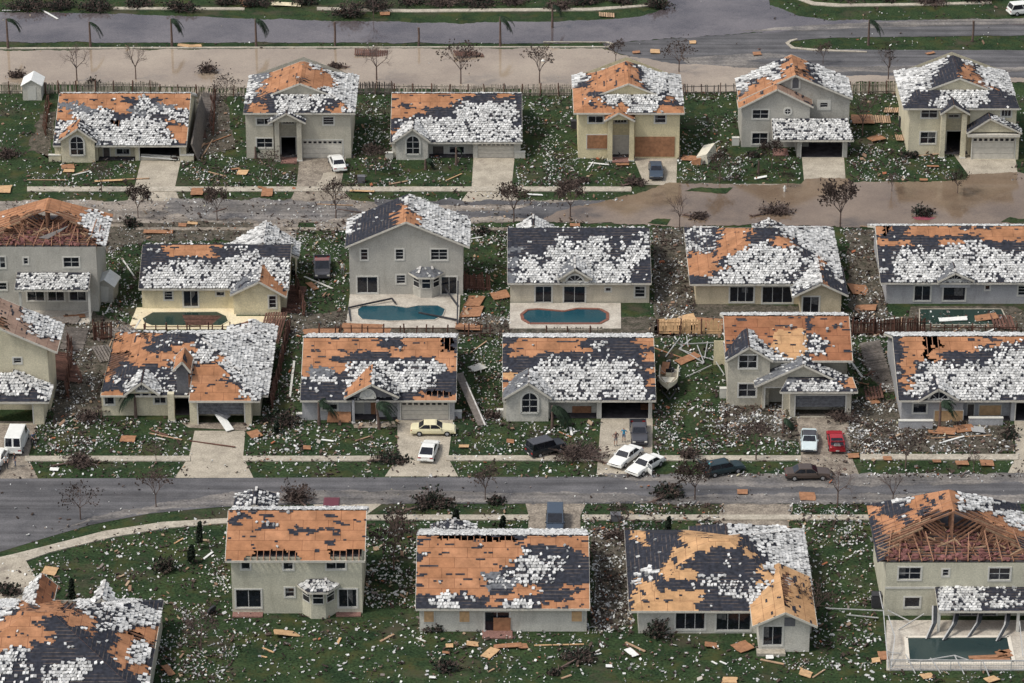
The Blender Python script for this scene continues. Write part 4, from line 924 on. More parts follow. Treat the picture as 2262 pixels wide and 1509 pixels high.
h = House('house', 'single-storey blue-grey house with a fan window above a big picture window at the right edge', 671, 1957, 2290, 'bluegrey',
    Cover(1940, 498, 12, 11, ['1o1#1o3d9o3d1o2d7o', '1o1#3d23o', '19d9o', '6o5d5o4w8d', '4d4m4d8w6d', '4d3w5m10w6m', '3d25w', '1d1w1d25w', '3d25w', '1d1w1d25w', '3d25w', '1d27w']), seed=230)
h.gable_x(625, 500, 1945, 2300, backcover=Fill('w', 'm'), segs=[(h.xl, h.xr, 0, [('slide', (2021, 632, 2054, 664)), ('slide', (2085, 632, 2131, 664), dict(n=(1, 1))), ('win', (2177, 631, 2186, 640), dict(n=(1, 1))), ('win', (2250, 632, 2272, 652), dict(n=(1, 3)))])])
h.gablet((2111, 603), (2072, 622), (2152, 620), h.Yf-.75, 3.6, [Fill('g', 'm'), Fill('w', 'm')], zbot=2.2); h.arch('fan', (2091, 603, 2126, 618), h.Yf-.42, {}); h.done()

# ---- row three, fronts
h = House('house', 'two-storey cream house cut by the left edge, with a white van on its driveway', 905, -160, 112, 'cream',
    Cover(0, 665, 12, 12, ['11k', '5k6w', '4k7w', '1#3k7w', '1#4k6w', '6k5w', '8k3w', '11k', '11k']), seed=250)
h.gable_y((-22, 716), (-170, 778), (126, 778), 7.0, Yg=h.Yf-.5, wl=h.xl, wr=h.xr, ops=[('win', (30, 791, 47, 802), dict(n=(1, 2)))])
Yg = gp(40, 938).y; x0 = pw(-80, 938, Yg)[0]; x1 = pw(98, 938, Yg)[0]; xe = pw(108, 890, Yg-.5)[0]; zb = pw(50, 888, Yg-.5)[1]; zt_ = pw(30, 806, h.Yf+1)[1]
xp = pw(27, 812, h.Yf-.8)[0]
h.roof([[(x0-.5, Yg-.5, zb), (xe, Yg-.5, zb), (xp, h.Yf-.9, zb+1.9), (xp-1.2, h.Yf-.9, zb+1.9)], [(xe, Yg-.5, zb), (xe, h.Yf-.01, zb), (xp, h.Yf-.01, zb+1.9), (xp, h.Yf-.9, zb+1.9)]], [Cover(0, 800, 12, 12, ['9w', '9w', '5w3d1w', '5w4d', '6w3d', '5w4d', '8d1w']), Fill('w', 'g')], 'garage_roof')
h.front(Yg, x0, x1, 0, zb, [('garage', (-70, 893, 73, 930))]); h.side(x1, [(Yg, 0), (h.Yf+.5, 0), (h.Yf+.5, zb), (Yg, zb)]); h.side(x0, [(Yg, 0), (h.Yf+.5, 0), (h.Yf+.5, zb), (Yg, zb)])
h.done()

h = House('house', 'single-storey cream house with tall dark entry, hipped roof half orange half white', 918, 226, 575, 'cream',
    Cover(220, 700, 12, 11, ['25w1d1o5w', '25w1d1o5w', '25w1d1o5w', '7o2#1o2o6d14w', '2o2#6o8d14w', '9o2d4m3o1m13w', '8o4d2d4o14w', '2o4#9o6w1d10w', '1o4#9o8w1o9w', '1o3#2d7o4m1w5o9w', '1o2#7d3m4m7o8w', '1o2#6d6m2m8o7w', '2o5m4w5m8o8w', '3d3w6m4m9o7w', '6d5w6m9o6w', '4o8d4m10o6w', '4o12d12o4w']), seed=270)
xg = X_(432, 918); Yg = gp(490, 938).y
zt = h.hip(874, 740, 222, 592)
xa, xb = X_(383, 918), X_(421, 918)
h.segs([(h.xl, xa, 0, [('wincur', (231, 877, 252, 893), dict(n=(1, 1))), ('win', (341, 878, 366, 891), D2)]), (xa, xb, 1.5, [('void', (386, 880, 419, 915))]), (xb, h.xr, 0, [])], zt)
h.gablet((312, 845), (275, 872), (352, 872), h.Yf-1.0, 3.5, [Fill('w', 'm'), Fill('w', 'm')]); h.arch('fan', (300, 846, 330, 864), h.Yf-.67, dict(m='screen_grey'))
x0, x1 = pw(420, 938, Yg)[0], pw(556, 938, Yg)[0]; zb = pw(490, 886, Yg-.5)[1]; e0 = pw(417, 886, Yg-.5)[0]; e1 = pw(574, 886, Yg-.5)[0]
dY = 5.2
h.roof([[(e0, Yg-.5, zb), (e1, Yg-.5, zb), (e1-dY, Yg-.5+dY, zb+.43*dY), (e0+.2, Yg-.5+dY, zb+.43*dY)], [(e1, Yg-.5, zb), (e1, h.Yf+1.2, zb), (e1-dY, Yg-.5+dY+.1, zb+.43*dY), (e1-dY, Yg-.5+dY, zb+.43*dY)]], [h.cover, Fill('w')], 'garage_roof', cap=.2)
h.front(Yg, x0, x1, 0, zb-.05, [('garage_half', (437, 890, 540, 935), dict(m='grey_felt'))])
for x in (x0, x1): h.side(x, [(Yg, 0), (h.Yf+4, 0), (h.Yf+4, zb), (Yg, zb-.05)])
h.gablet((402, 799), (382, 818), (421, 822), h.Yf-.6, 3.6, [Fill('o'), Fill('o')], name='entry_roof', zbot=pw(400, 880, h.Yf-.3)[1], mat='screen_grey')
for xx in (377, 427): h.column(xx, 868, -1.3, .34)
# rear wing, ridge running away from the camera
b_ = pw(592, 874, h.Ye)[0]; y2 = h.Ye+2*h.r; w_ = 2.75; xp = b_-w_; zp = h.ze+SLOPE*w_; xl_ = xp-w_
h.roof([[(b_, y2, h.ze), (xp, y2-w_, zp), (xp, h.Ye+16.9, zp), (b_, h.Ye+17.6, h.ze)], [(xl_, y2, h.ze), (xp, y2-w_, zp), (xp, h.Ye+16.9, zp), (xl_, h.Ye+17.6, h.ze)]], Cover(220, 690, 12, 11, ['25w1d1o5w']*3+['32w']*12), 'wing_roof')
h.side(b_-.5, [(y2-.6, 0), (h.Ye+17.2, 0), (h.Ye+17.2, h.ze+.1), (y2-.6, h.ze+.1)])
m = MB(); m.bar((x0+3.0, Yg+.4, 1.2), (x0+4.4, Yg-1.8, .2), .9, .06, 'white_paint'); m.bar((x0+2.2, Yg+.6, 1.9), (x0+4.2, Yg-.3, 1.0), .8, .05, 'grey_felt'); h.part('broken_door_panel', m); h.done()

h = House('house', 'single-storey blue-grey house with an orange upper roof and a cream car parked across its garage', 928, 668, 1004, 'bluegrey',
    Cover(663, 745, 12, 11, ['15o4d7o2#1d', '14o5d7o2#1d', '26o2#1d', '9o8d12o', '6o19d4o', '9o17w3o', '2o4g3o18w2o', '1o5g3d17w3d', '1d5w2m1d16w1m3d', '7d17w1m4d', '2d1w6d14w6d', '8d3m5w6d1o5#1o', '9d3m9d8o']), seed=290)
x1, x2, x3 = X_(776, 928), X_(834, 928), X_(878, 928)
h.gable_x(885, 747, 663, 1008, segs=[(h.xl, x1, 0, [('win', (712, 893, 745, 905), D2)]), (x1, x2, 1.4, [('door', (783, 884, 803, 922), dict(m='trim')), ('boarddoor', (820, 886, 829, 925))]), (x2, x3, .7, []), (x3, h.xr, 0, [('garage_shut', (886, 888, 991, 926))])])
h.gablet((820, 849), (760, 880), (881, 877), h.Yf-1.1, 5.0, [Fill('o', 'm'), Fill('m', 'w')], name='porch_roof', mat='screen_grey')
h.arch('fan', (796, 860, 829, 879), h.Yf-.8, dict(m='trim'))
for xx in (780, 834): h.column(xx, 884, -.8, .14)
m = MB(); p0 = gp(722, 934); p1 = gp(775, 934); m.hexa([(p0.x, p0.y, .05), (p1.x, p1.y, .05), (p1.x, p1.y+.08, .05), (p0.x, p0.y+.08, .05), (p0.x+.2, p0.y+.9, 1.45), (p1.x, p1.y+.9, 1.35), (p1.x, p1.y+.98, 1.35), (p0.x+.2, p0.y+.98, 1.45)], 'board'); h.part('leaning_plywood', m)
h.planter(655, 693, 925, .5); h.planter(992, 1020, 925, .8)
m = MB()   # collapsed eave hanging off the right side
m.bar((h.xr+.4, h.Yf+5.5, 2.9), (h.xr+3.0, h.Yf-1.5, .1), .9, .12, 'grey_wood'); m.bar((h.xr+.9, h.Yf+5.2, 2.7), (h.xr+3.3, h.Yf-1.6, .15), .14, .14, 'ridge_tile'); h.part('fallen_eave', m)
h.done(); h.Ye = h.Yf-OH; vents(h, [(884, 775, 6.6)])

h = House('house', 'single-storey greige house with an arched window, people and cars outside its open garage', 925, 1112, 1440, 'palegrey',
    Cover(1108, 745, 12, 11, ['3d13o8d5o', '1o1d12o3d2w6d4o', '2d14o1d2w6d5d', '1d6o18d4o', '2d6d16m2d3o', '6d1m18w4d', '2m4d19w2d2o', '4b1m20w1d3d', '3o2m21w1d2o', '2o1d2m21w1d2o', '1o2d3m20w3d', '1d3m22w2d1w', '2d16w3d8w']), seed=310)
x1, x2 = X_(1215, 925), X_(1318, 925)
h.gable_x(885, 747, 1110, 1449, segs=[(h.xl, x1, 0, []), (x1, x2, 1.4, [('boarddoor', (1265, 897, 1305, 932))]), (x2, h.xr, 0, [('garage', (1329, 889, 1432, 926))])])
h.gablet((1168, 847), (1112, 880), (1218, 880), h.Yf-1.0, 3.8, [Fill('g', 'm'), Fill('w', 'g')], zbot=0); h.arch('arch', (1151, 866, 1189, 912), h.Yf-.67, {})
h.planter(1098, 1118, 922, .8); h.done(); vents(h, [(1330, 763, 7.4)])

h = House('house', 'two-storey greige house with a patched reddish plywood roof above two cars on its driveway', 888, 1610, 1868, 'greige',
    Cover(1600, 695, 12, 11, ['15q1d8q', '15q1d8q', '15q1d8q', '9q6b1d8q', '9q6b1m2m6q', '9q6b1m3w5q', '1q8d6b1m3m5q', '2q5d3w5b1m3w5q', '2d4d5w4b1m8q', '2d4d5w4b1m8q']), seed=330)
zt = h.gable_x(797, 698, 1603, 1884, segs=[])
h.front(h.Yf, h.xl, X_(1780, 888), 0, zt, []); h.front(h.Yf+.9, X_(1780, 888), h.xr, 0, zt, [('win', (1805, 777, 1824, 782), dict(n=(1, 1)))])
h.wall.poly([(X_(1780, 888), h.Yf, 0), (X_(1780, 888), h.Yf+.9, 0), (X_(1780, 888), h.Yf+.9, zt), (X_(1780, 888), h.Yf, zt)], h.mat)
h.gablet((1655, 767), (1603, 797), (1708, 797), h.Yf-1.3, 4.8, [Fill('d', 'g'), Fill('w', 'd')], zbot=0)
for r_ in ((1633, 784, 1671, 812), (1632, 847, 1669, 875)): h.proud('win', r_, h.Yf-.95)
Yp = gp(1700, 905).y; xm = X_(1780, 905)
h.gable_y((1775, 806), (1667, 854), (1888, 859), h.Yf-Yp+.45, [Fill('g', 'm'), Fill('m', 'g')], Yg=Yp-.5, wl=X_(1683, 905), wr=X_(1880, 905), name='porch_roof', ops=[('void', (1691, 857, 1727, 900))], wallback=False)
Yg = gp(1800, 922).y; x0, x1 = pw(1745, 922, Yg)[0], pw(1879, 922, Yg)[0]; zb = pw(1800, 866, Yg-.5)[1]
h.roof([[(x0-1.2, Yg-.5, zb), (x1+.6, Yg-.5, zb), (x1+.2, Yp-.02, zb+.62), (x0-.2, Yp-.02, zb+.62)]], Cover(1730, 835, 13, 11, ['2g6m3d2o', '2g8w3o', '1d8w4m']), 'garage_roof', cap=0)
h.front(Yg, x0, x1, 0, zb-.04, [('garage_half', (1758, 874, 1866, 918), dict(m='grey_felt'))])
for x in (x0, x1): h.side(x, [(Yg, 0), (Yp+.5, 0), (Yp+.5, zb), (Yg, zb-.04)])
h.done(); h.Ye = h.Yf-OH; vents(h, [(1748, 716, 4.3), (1828, 720, 3.9), (1858, 712, 4.5)])

h = House('house', 'single-storey blue-grey house with orange boards under its fan window at the right edge', 930, 1990, 2380, 'bluegrey',
    Cover(1983, 743, 12, 11, ['1d4o3#8o1d7o', '1d4o3#11o5m', '1d4o1#9o9m', '1d4o1#2o7d5m4w', '1d4o1#2o6d4d6w', '1d2o1d4m8m6w', '1d2o2d14w5w', '1d2o1d20w', '1d1o2d20w', '1d2o21w', '1d2o21w', '2d22w', '6d13w5d']), seed=350)
x1, x2 = X_(2126, 930), X_(2232, 930)
h.gable_x(885, 744, 1985, 2390, segs=[(h.xl, x1, 0, [('board', (2066, 908, 2129, 933), dict(m='board_light')), ('wincur', (2018, 892, 2046, 912), dict(n=(1, 1)))]), (x1, x2, 1.2, [('board', (2165, 896, 2209, 916), dict(m='board_light')), ('door', (2138, 893, 2150, 925))]), (x2, h.xr, 0, [('garage', (2245, 890, 2370, 930))])])
h.arch('fan', (2052, 864, 2096, 884), h.Yf-.38, {}); h.gablet((2074, 859), (2030, 885), (2118, 883), h.Yf-.7, 4.4, [Fill('m', 'w'), Fill('w', 'm')], zbot=2.3)
h.planter(1985, 2060, 948, .9); h.planter(2140, 2215, 940, .8); h.done()

# ---- row four, backs
h = House('house', 'house in the bottom left corner of which only the torn hipped roof is seen', 1600, -180, 322, 'greige',
    Cover(0, 1335, 13, 12, ['3w2o1d4o3#2w1m2d6w2d', '2w1d9o2#3w2m1d6w', '1w6o4d5o3m7w', '6o5d2o3o3m7w', '7o8d1o3m3w3o1o', '10o5d1o4d2o2#2o', '9o1m10d3o2#1o', '5o5d2m7d3o3w1#', '2o3w14d3o3w1d', '2w3w14d3o3w1d', '2w2m9d2w5d2o3w1d', '2w2d1w2d2m7w4d1o4o1d', '2w1d1w3d1w1d6w7d3o1d', '1w3d1w2d1w1m5w10d2w', '1w3d1w2d1w1m5w10d2w']), seed=370)
zt = h.hip(1548, 1336, -190, 322, r=9.4)
h.segs([(h.xl, h.xr, 0, [])], zt)
h.done()
h2 = h
Yr = h.Ye+h.r*1.85
h.roof([[(X_(52, 1390), Yr-3, h.ze-.2), (X_(88, 1390), Yr-3, h.ze+1.6), (X_(88, 1390), Yr+4, h.ze+1.6), (X_(52, 1390), Yr+4, h.ze-.2)], [(X_(88, 1390), Yr-3, h.ze+1.6), (X_(122, 1390), Yr-3, h.ze+.2), (X_(122, 1390), Yr+4, h.ze+.2), (X_(88, 1390), Yr+4, h.ze+1.6)]], [Fill('w', 'm'), Fill('q', 'o')], 'far_gable_roof')
h.roof([[(X_(188, 1390), Yr-1, h.ze-.2), (X_(232, 1390), Yr-1, h.ze+1.5), (X_(232, 1390), Yr+3, h.ze+1.5)], [(X_(232, 1390), Yr-1, h.ze+1.5), (X_(280, 1390), Yr-1, h.ze-.2), (X_(232, 1390), Yr+3, h.ze+1.5)]], Fill('w', 'd'), 'far_porch_roof')

h = House('house', 'two-storey olive-grey house with a nearly bare orange roof and a tiled bay window', 1355, 514, 801, 'olive',
    Cover(495, 1120, 13, 12, ['24o', '1o3d2o2d16o', '24o', '6o3m15o', '11o6d7o', '24o', '17o2d5o', '24o', '4o9#5o6#', '4o9#5o6#']), seed=390)
h.gable_x(1239, 1128, 497, 806, k=.47, segs=[(h.xl, h.xr, 0, [('win', (533, 1242, 552, 1257), dict(n=(1, 1))), ('win', (626, 1242, 647, 1258), dict(n=(1, 1))), ('win', (721, 1241, 763, 1257), D2),
    ('slide', (521, 1303, 577, 1342)), ('slide', (748, 1302, 788, 1341)), ('win', (630, 1299, 650, 1318), dict(n=(1, 2)))])])
bay(h, 668, 741, 1304, 1334, 1355, 1279, Fill('w', 'm'), d=1.1); h.slab(513, 580, 1352, 1365); h.slab(742, 797, 1350, 1363); Yr = h.Yf-OH+2*h.r; xc = pw(563, 1107, Yr)[0]; z = h.ze+.9; h.roof([[(xc-2.2, Yr-1, h.ze-.2), (xc, Yr-1, z), (xc, Yr+2.6, z), (xc-2.2, Yr+3.2, h.ze-.2)], [(xc, Yr-1, z), (xc+2.2, Yr-1, h.ze-.2), (xc+2.2, Yr+3.2, h.ze-.2), (xc, Yr+2.6, z)]], Fill('m', 'w'), 'porch_roof'); h.done()
h.Ye = h.Yf-OH; vents(h, [(528, 1142, 5.0), (637, 1140, 5.2), (592, 1160, 4.0)])

h = House('house', 'single-storey pale grey house with huge orange roof and three small boarded windows', 1395, 927, 1296, 'palegrey',
    Cover(915, 1170, 13, 12, ['30w', '4o13#2d11o', '2d28o', '19o8d3o', '2d16o1d1w9d1o', '1d16o1d5w3m4d', '17o7w2m4d', '15o2m2d4w2m5d', '12o3g2m5w4m4d', '12o1w5g3w3m6d', '12o5g4o4d5o', '12o5d5o7d1o', '4d4w2w2d6o9d3o', '3d4w5d4o4w3d7o', '3d5w7d6w1d8o']), seed=410)
h.gable_x(1345, 1184, 918, 1303, k=.455, segs=[(h.xl, h.xr, 0, [('board', (938, 1351, 957, 1372), dict(m='board_light')), ('board', (1016, 1351, 1036, 1372), dict(m='board_light')), ('board', (1264, 1351, 1284, 1371), dict(m='board_light')), ('slide', (1071, 1352, 1125, 1396))])])
m = MB(); a_, b_ = X_(1090, 1395), X_(1128, 1395); m.box(a_, b_, h.Yf-.12, h.Yf-.07, .1, 1.55, 'board'); h.part('boarded_doorway', m); h.slab(1065, 1132, 1395, 1412)
Yr = h.Ye+2*h.r; xc = pw(1000, 1155, Yr)[0]; z = h.ze+1.0; xa, xb = pw(950, 1172, Yr)[0], pw(1052, 1172, Yr)[0]; h.roof([[(xa, Yr-2, h.ze-.1), (xc, Yr-2, z), (xc, Yr+.6, z), (xa, Yr+1.6, h.ze-.1)], [(xc, Yr-2, z), (xb, Yr-2, h.ze-.1), (xb, Yr+1.6, h.ze-.1), (xc, Yr+.6, z)]], Fill('m', 'w'), 'porch_roof')
h.done(); vents(h, [(1159, 1192, 8.0)])

h = House('house', 'single-storey greige house with hipped roof of pale plywood, black felt, white tiles', 1399, 1410, 1792, 'palegrey',
    Cover(1385, 1185, 13, 12, ['1d2o6d1o1o8o2d12w', '3d1o6d9o3d11w', '8d7o5d1o2d10w', '7d4o9d2o2d9w', '7d3o6d2m5d1d9w', '6d3o7d2m5d1o9w', '3d3w6o8d2d2o9w', '2d2w2d6o1d3w6d1d2o1#7w', '2m3o7d3w4m3m3o1#1o6w', '1d1m3o6d5d5m5w3o4w', '1d12o3d1m8w4o2#2d', '1d11o6d6w5o2#2d', '1d11o10d3w6o2d', '1d3o8o9d12o', '24o9o']), seed=430)
h.cover.rows = [r.replace('o', 'b') for r in h.cover.rows]
zt = h.hip(1350, 1190, 1390, 1802); h.segs([(h.xl, X_(1672, 1399), 0, [('slide', (1493, 1354, 1556, 1390), D3), ('slide', (1583, 1355, 1657, 1392), D3)]), (X_(1672, 1399), h.xr, 0, [])], zt)
Yw = gp(1730, 1440).y
h.gable_y((1735, 1353), (1662, 1384), (1806, 1384), h.Yf-Yw+6.2, [Fill('b'), Cover(1385, 1185, 13, 12, ['33b']*7+['24b2b2#5b']*6+['33b'])], Yg=Yw-.5, wl=X_(1676, 1440), wr=X_(1787, 1440), name='wing_roof', ops=[('slide', (1687, 1384, 1727, 1425))], wallback=False)
m = MB(); a_ = pw(1733, 1360, Yw)[0]; b_ = pw(1757, 1360, Yw)[0]; m.box(a_, b_, Yw-.04, Yw-.01, pw(0, 1383, Yw)[1], pw(0, 1364, Yw)[1], 'screen_grey'); h.part('gable_screen', m)
h.slab(1672, 1735, 1438, 1450, 'sidewalk', .3)
Yr = h.Ye+h.r; xg = pw(1600, 1165, Yr+7)[0]; z = h.ze+1.9
h.roof([[(xg-3.4, Yr+2, h.ze), (xg, Yr+2, z), (xg, Yr+6, z), (xg-3.4, Yr+9, h.ze)], [(xg, Yr+2, z), (xg+6.2, Yr+2, h.ze), (xg+6.2, Yr+9, h.ze), (xg, Yr+6, z)]], [Fill('d', 'm'), Fill('w', 'm')], 'garage_roof')
h.done()

h = House('house', 'two-storey beige house at bottom right, roof stripped to rafters and pink insulation', 1360, 1952, 2300, 'olive',
    Cover(1920, 1080, 13, 12, ['9w6o15w', '7w2o1d2o1d2o15w', '4d3w3o1d5o5w9d', '2o5d2o1d5o3w3w9d', '1o1d4d2o2d9#2o4w5d', '1d4o2d2o11#3o4w3d', '2d4o1d14#3o3w3d', '2d3o18#3o2w2d', '3d20#4o3d', '3d22#5d', '3d23#4d', '3d24#3d', '3d24#3d', '3d24#3d']), seed=450)
a, b, xc, ze, zr, Ye, Yb = torn_roof(h, 1243, 2100, 1938, 2288, 12.0, 4.8, k=.46, Lr=8.5)
h.front(h.Yf, h.xl, h.xr, 0, ze-.05, [('win', (1986, 1254, 2033, 1280)), ('win', (2083, 1258, 2095, 1272), dict(n=(1, 2))), ('win', (2186, 1255, 2230, 1281)), ('win', (1999, 1320, 2031, 1341), dict(n=(1, 1))), ('slide', (2120, 1352, 2200, 1368), D3)])
for x in (h.xl, h.xr): h.side(x, [(h.Yf, 0), (Yb-.5, 0), (Yb-.5, ze), (h.Yf, ze)])
h.lean(2065, 2300, 1297, 1350, h.Yf, 3.6, Cover(2065, 1295, 13, 11, ['2m6w7m', '1d7w7d', '1d8w6m', '2w6w1d6w', '8w7d']), posts=(2075, 2250))
m = MB(); Yq = h.Yf; m.box(h.xl, pw(2068, 1300, Yq)[0], Yq-.06, Yq-.01, pw(0, 1298, Yq)[1]-.1, pw(0, 1298, Yq)[1]+.1, 'trim'); h.part('wall_band', m)
h.done()
# ================================================================== POOLS
def poly_mb(mb, pts, z, mat, z0=0):
    P = [gp(*p) for p in pts]; mb.poly([(p.x, p.y, z) for p in P], mat)
    for i in range(len(P)):
        a, b = P[i], P[(i+1) % len(P)]; mb.poly([(a.x, a.y, z0), (b.x, b.y, z0), (b.x, b.y, z), (a.x, a.y, z)], mat)
def pool(label, deck, pts, dm, wm, cm, cw=.28):
    c = gp(sum(p[0] for p in pts)/len(pts), sum(p[1] for p in pts)/len(pts)); root = thing('swimming_pool', c, label, 'pool')
    def part(n, mb): mb.v = [(x-c.x, y-c.y, z) for x, y, z in mb.v]; return mb.build(n, root)
    if deck: mb = MB(); poly_mb(mb, deck, .10, dm); part('pool_deck', mb)
    mb = MB(); poly_mb(mb, pts, .12, wm, .1); part('pool_water', mb)
    mb = MB(); P = [gp(*p) for p in pts]
    for i in range(len(P)): a, b = P[i], P[(i+1) % len(P)]; mb.bar((a.x, a.y, .13), (b.x, b.y, .13), cw, .09, cm)
    part('coping', mb); return root
pool('murky green swimming pool with fallen fence inside, on a yellow deck', [(283, 728), (302, 681), (520, 681), (522, 700), (640, 700), (560, 728)], [(314, 706), (338, 692), (480, 691), (500, 700), (505, 712), (488, 722), (335, 722), (318, 715)], 'pool_deck_cream', 'murky_pool', 'pool_deck_cream', .1)
pool('blue swimming pool littered with bent dark frames behind the two-storey grey house', [(764, 726), (773, 652), (1017, 652), (1013, 726)], [(790, 686), (800, 678), (868, 677), (900, 682), (925, 677), (968, 677), (984, 685), (978, 700), (960, 709), (860, 712), (800, 708), (790, 698)], 'pool_deck_grey', 'pool_water', 'pool_deck_grey', .1)
pool('clear blue swimming pool rimmed with brown tiles on a pale deck', [(1125, 727), (1127, 671), (1371, 671), (1372, 727)], [(1152, 697), (1165, 687), (1190, 685), (1245, 690), (1275, 684), (1325, 685), (1342, 694), (1342, 708), (1325, 717), (1170, 717), (1155, 708)], 'pool_deck_grey', 'pool_water', 'brick_coping', .35)
pool('dark rectangular pool full of timber behind the blue-grey house at the right edge', [(2000, 732), (2012, 678), (2240, 678), (2262, 690), (2262, 732)], [(2031, 720), (2031, 685), (2212, 685), (2222, 705), (2222, 720)], 'mud_yard', 'murky_pool', 'sidewalk', .12)
pool('grey-green rectangular pool with wet orange planks floating in its corner, bottom right', [(1958, 1482), (1958, 1372), (2290, 1372), (2310, 1482)], [(2006, 1468), (2001, 1410), (2228, 1409), (2240, 1467)], 'pool_deck_grey', 'grey_pool', 'coping', .35)

# ================================================================== LOCATION WORDS (used in labels)
LM = [('the leftmost far house', 265, 280), ('the white-car house', 660, 250), ('the closed-garage house', 1005, 270), ('the boarded yellow house', 1388, 250), ('the house with the round window', 1755, 240), ('the rightmost far house', 2122, 240),
      ('the torn grey house', 100, 580), ('the yellow-deck house', 470, 600), ('the broad grey gable', 897, 560), ('the clear-pool house', 1280, 600), ('the tan hipped house', 1690, 600), ('the picture-window house', 2110, 600),
      ('the white-van house', 40, 850), ('the half-white hipped house', 400, 840), ('the cream-car house', 838, 850), ('the open-garage house', 1280, 850), ('the reddish-roofed house', 1745, 840), ('the orange-boarded house', 2130, 850),
      ('the bottom left roof', 150, 1420), ('the olive bay-window house', 650, 1250), ('the huge orange roof', 1110, 1280), ('the pale-plywood house', 1600, 1300), ('the pink-insulation house', 2110, 1250),
      ('the grassy median strip', 900, 100), ('the flooded brown street', 1900, 450), ('the curved sidewalk', 250, 1180)]
def where(px, py):
    best = min(LM, key=lambda l: ((l[1]-px)/1.5)**2+((l[2]-py))**2); dx, dy = px-best[1], py-best[2]
    if abs(dx) > 130: w = 'left of' if dx < 0 else 'right of'
    elif dy > 0: w = 'in front of' if dy > 50 else 'beside'
    else: w = 'behind' if dy < -50 else 'beside'
    return w+' '+best[0]
AUTO = []
def auto(o, what, cat, group, px, py):
    o['category'] = cat; o['group'] = group; AUTO.append((o, what, px, py)); return o
def finish_labels():
    d = {}
    for o, what, px, py in AUTO: d.setdefault(what+' '+where(px, py), []).append((px, o))
    words = ['', 'second ', 'third ', 'fourth ', 'fifth ', 'sixth ', 'seventh ', 'eighth ', 'ninth ', 'tenth ']
    for lab, l in d.items():
        l.sort(key=lambda t: t[0])
        for i, (px, o) in enumerate(l):
            if len(l) == 1: o['label'] = lab
            else:
                pos = 'leftmost' if i == 0 else 'rightmost' if i == len(l)-1 else (words[i]+'from left' if i < 10 else '%dth from left' % (i+1))
                o['label'] = lab+', '+pos

# ================================================================== TREES
def branch(mb, p, d, L, r, lvl, rnd, mat, spread, tips, mn=3):
    q = p; pts = [p]; rads = [r]; n = 3
    for i in range(n):
        d = (d+Vector((rnd.gauss(0, .12), rnd.gauss(0, .12), rnd.gauss(0, .06)+.05))).normalized(); q = q+d*(L/n); pts.append(q); rads.append(r*(1-.45*(i+1)/n))
    mb.tube(pts, rads, mat, 4 if lvl < 2 else 3, cap=False)
    if lvl >= mn: tips.append(q); return
    k = rnd.choice([3, 4]) if lvl < 2 else 4
    for i in range(k):
        t = rnd.uniform(.45, 1.0) if i else 1.0; b = pts[0].lerp(pts[-1], t); a = rnd.uniform(0, 6.28); o = d.orthogonal().normalized(); o2 = d.cross(o)
        nd = (d+(o*math.cos(a)+o2*math.sin(a))*spread*rnd.uniform(.6, 1.2)).normalized()
        branch(mb, b, nd, L*rnd.uniform(.55, .8), r*.52, lvl+1, rnd, mat, spread, tips, mn)
def bare_parts(seed, h=4.2, spread=.65, leaf=0, lean=0, mn=3, rr=.075):
    rnd = random.Random(seed); tr = MB(); cr = MB(); base = h*.36; tips = []
    top = Vector((lean*base, 0, base)); tr.tube([(0, 0, -.1), (lean*base*.4, .02, base*.5), top], [rr, rr*.85, rr*.75], 'bark', 6)
    for i in range(4):
        a = 6.28*i/4+rnd.uniform(-.4, .4); d = Vector((math.cos(a)*spread, math.sin(a)*spread, 1)).normalized()
        branch(cr, top-Vector((0, 0, .05)), d, h*.32, rr*.62, 1, rnd, 'twigs', spread, tips, mn)
    for t in tips:
        for k in range(leaf):
            leaf_quad(cr, t+Vector((rnd.gauss(0, .2), rnd.gauss(0, .2), rnd.gauss(0, .2))), rnd.uniform(.05, .11), rnd, 'dead_leaf')
    return tr, cr
def leaf_quad(mb, c, s, rnd, mat):
    a = Vector((rnd.gauss(0, 1), rnd.gauss(0, 1), rnd.gauss(0, 1))).normalized(); b = a.orthogonal().normalized()*s; a = a*s*1.6; mb.poly([c-a-b*.4, c+b-a*.1, c+a+b*.3, c-b], mat)
PROTO = {}
def bare_tree(px, py, label, h=4.2, var=0, cat='tree', name='bare_tree', group='storm-stripped bare trees'):
    key = ('bare', var)
    if key not in PROTO:
        sp = (.55, .8, .5, .95, .7, .6)[var % 6]; PROTO[key] = [m_.build(n_) for m_, n_ in zip(bare_parts(40+var, 4.2, sp, leaf=(0, 1, 1, 0, 2, 4)[var % 6], mn=4, rr=.085), ('trunk', 'crown'))]
        for o in PROTO[key]: COL.objects.unlink(o)
    p = gp(px, py); root = thing(name, p, label, cat, group, rz=(px*.37) % 6.28)
    h *= 1.2; root.scale = (h/4.2*random.uniform(.9, 1.1),)*2+(h/4.2,)
    for o in PROTO[key]: c = o.copy(); COL.objects.link(c); c.parent = root
    return root
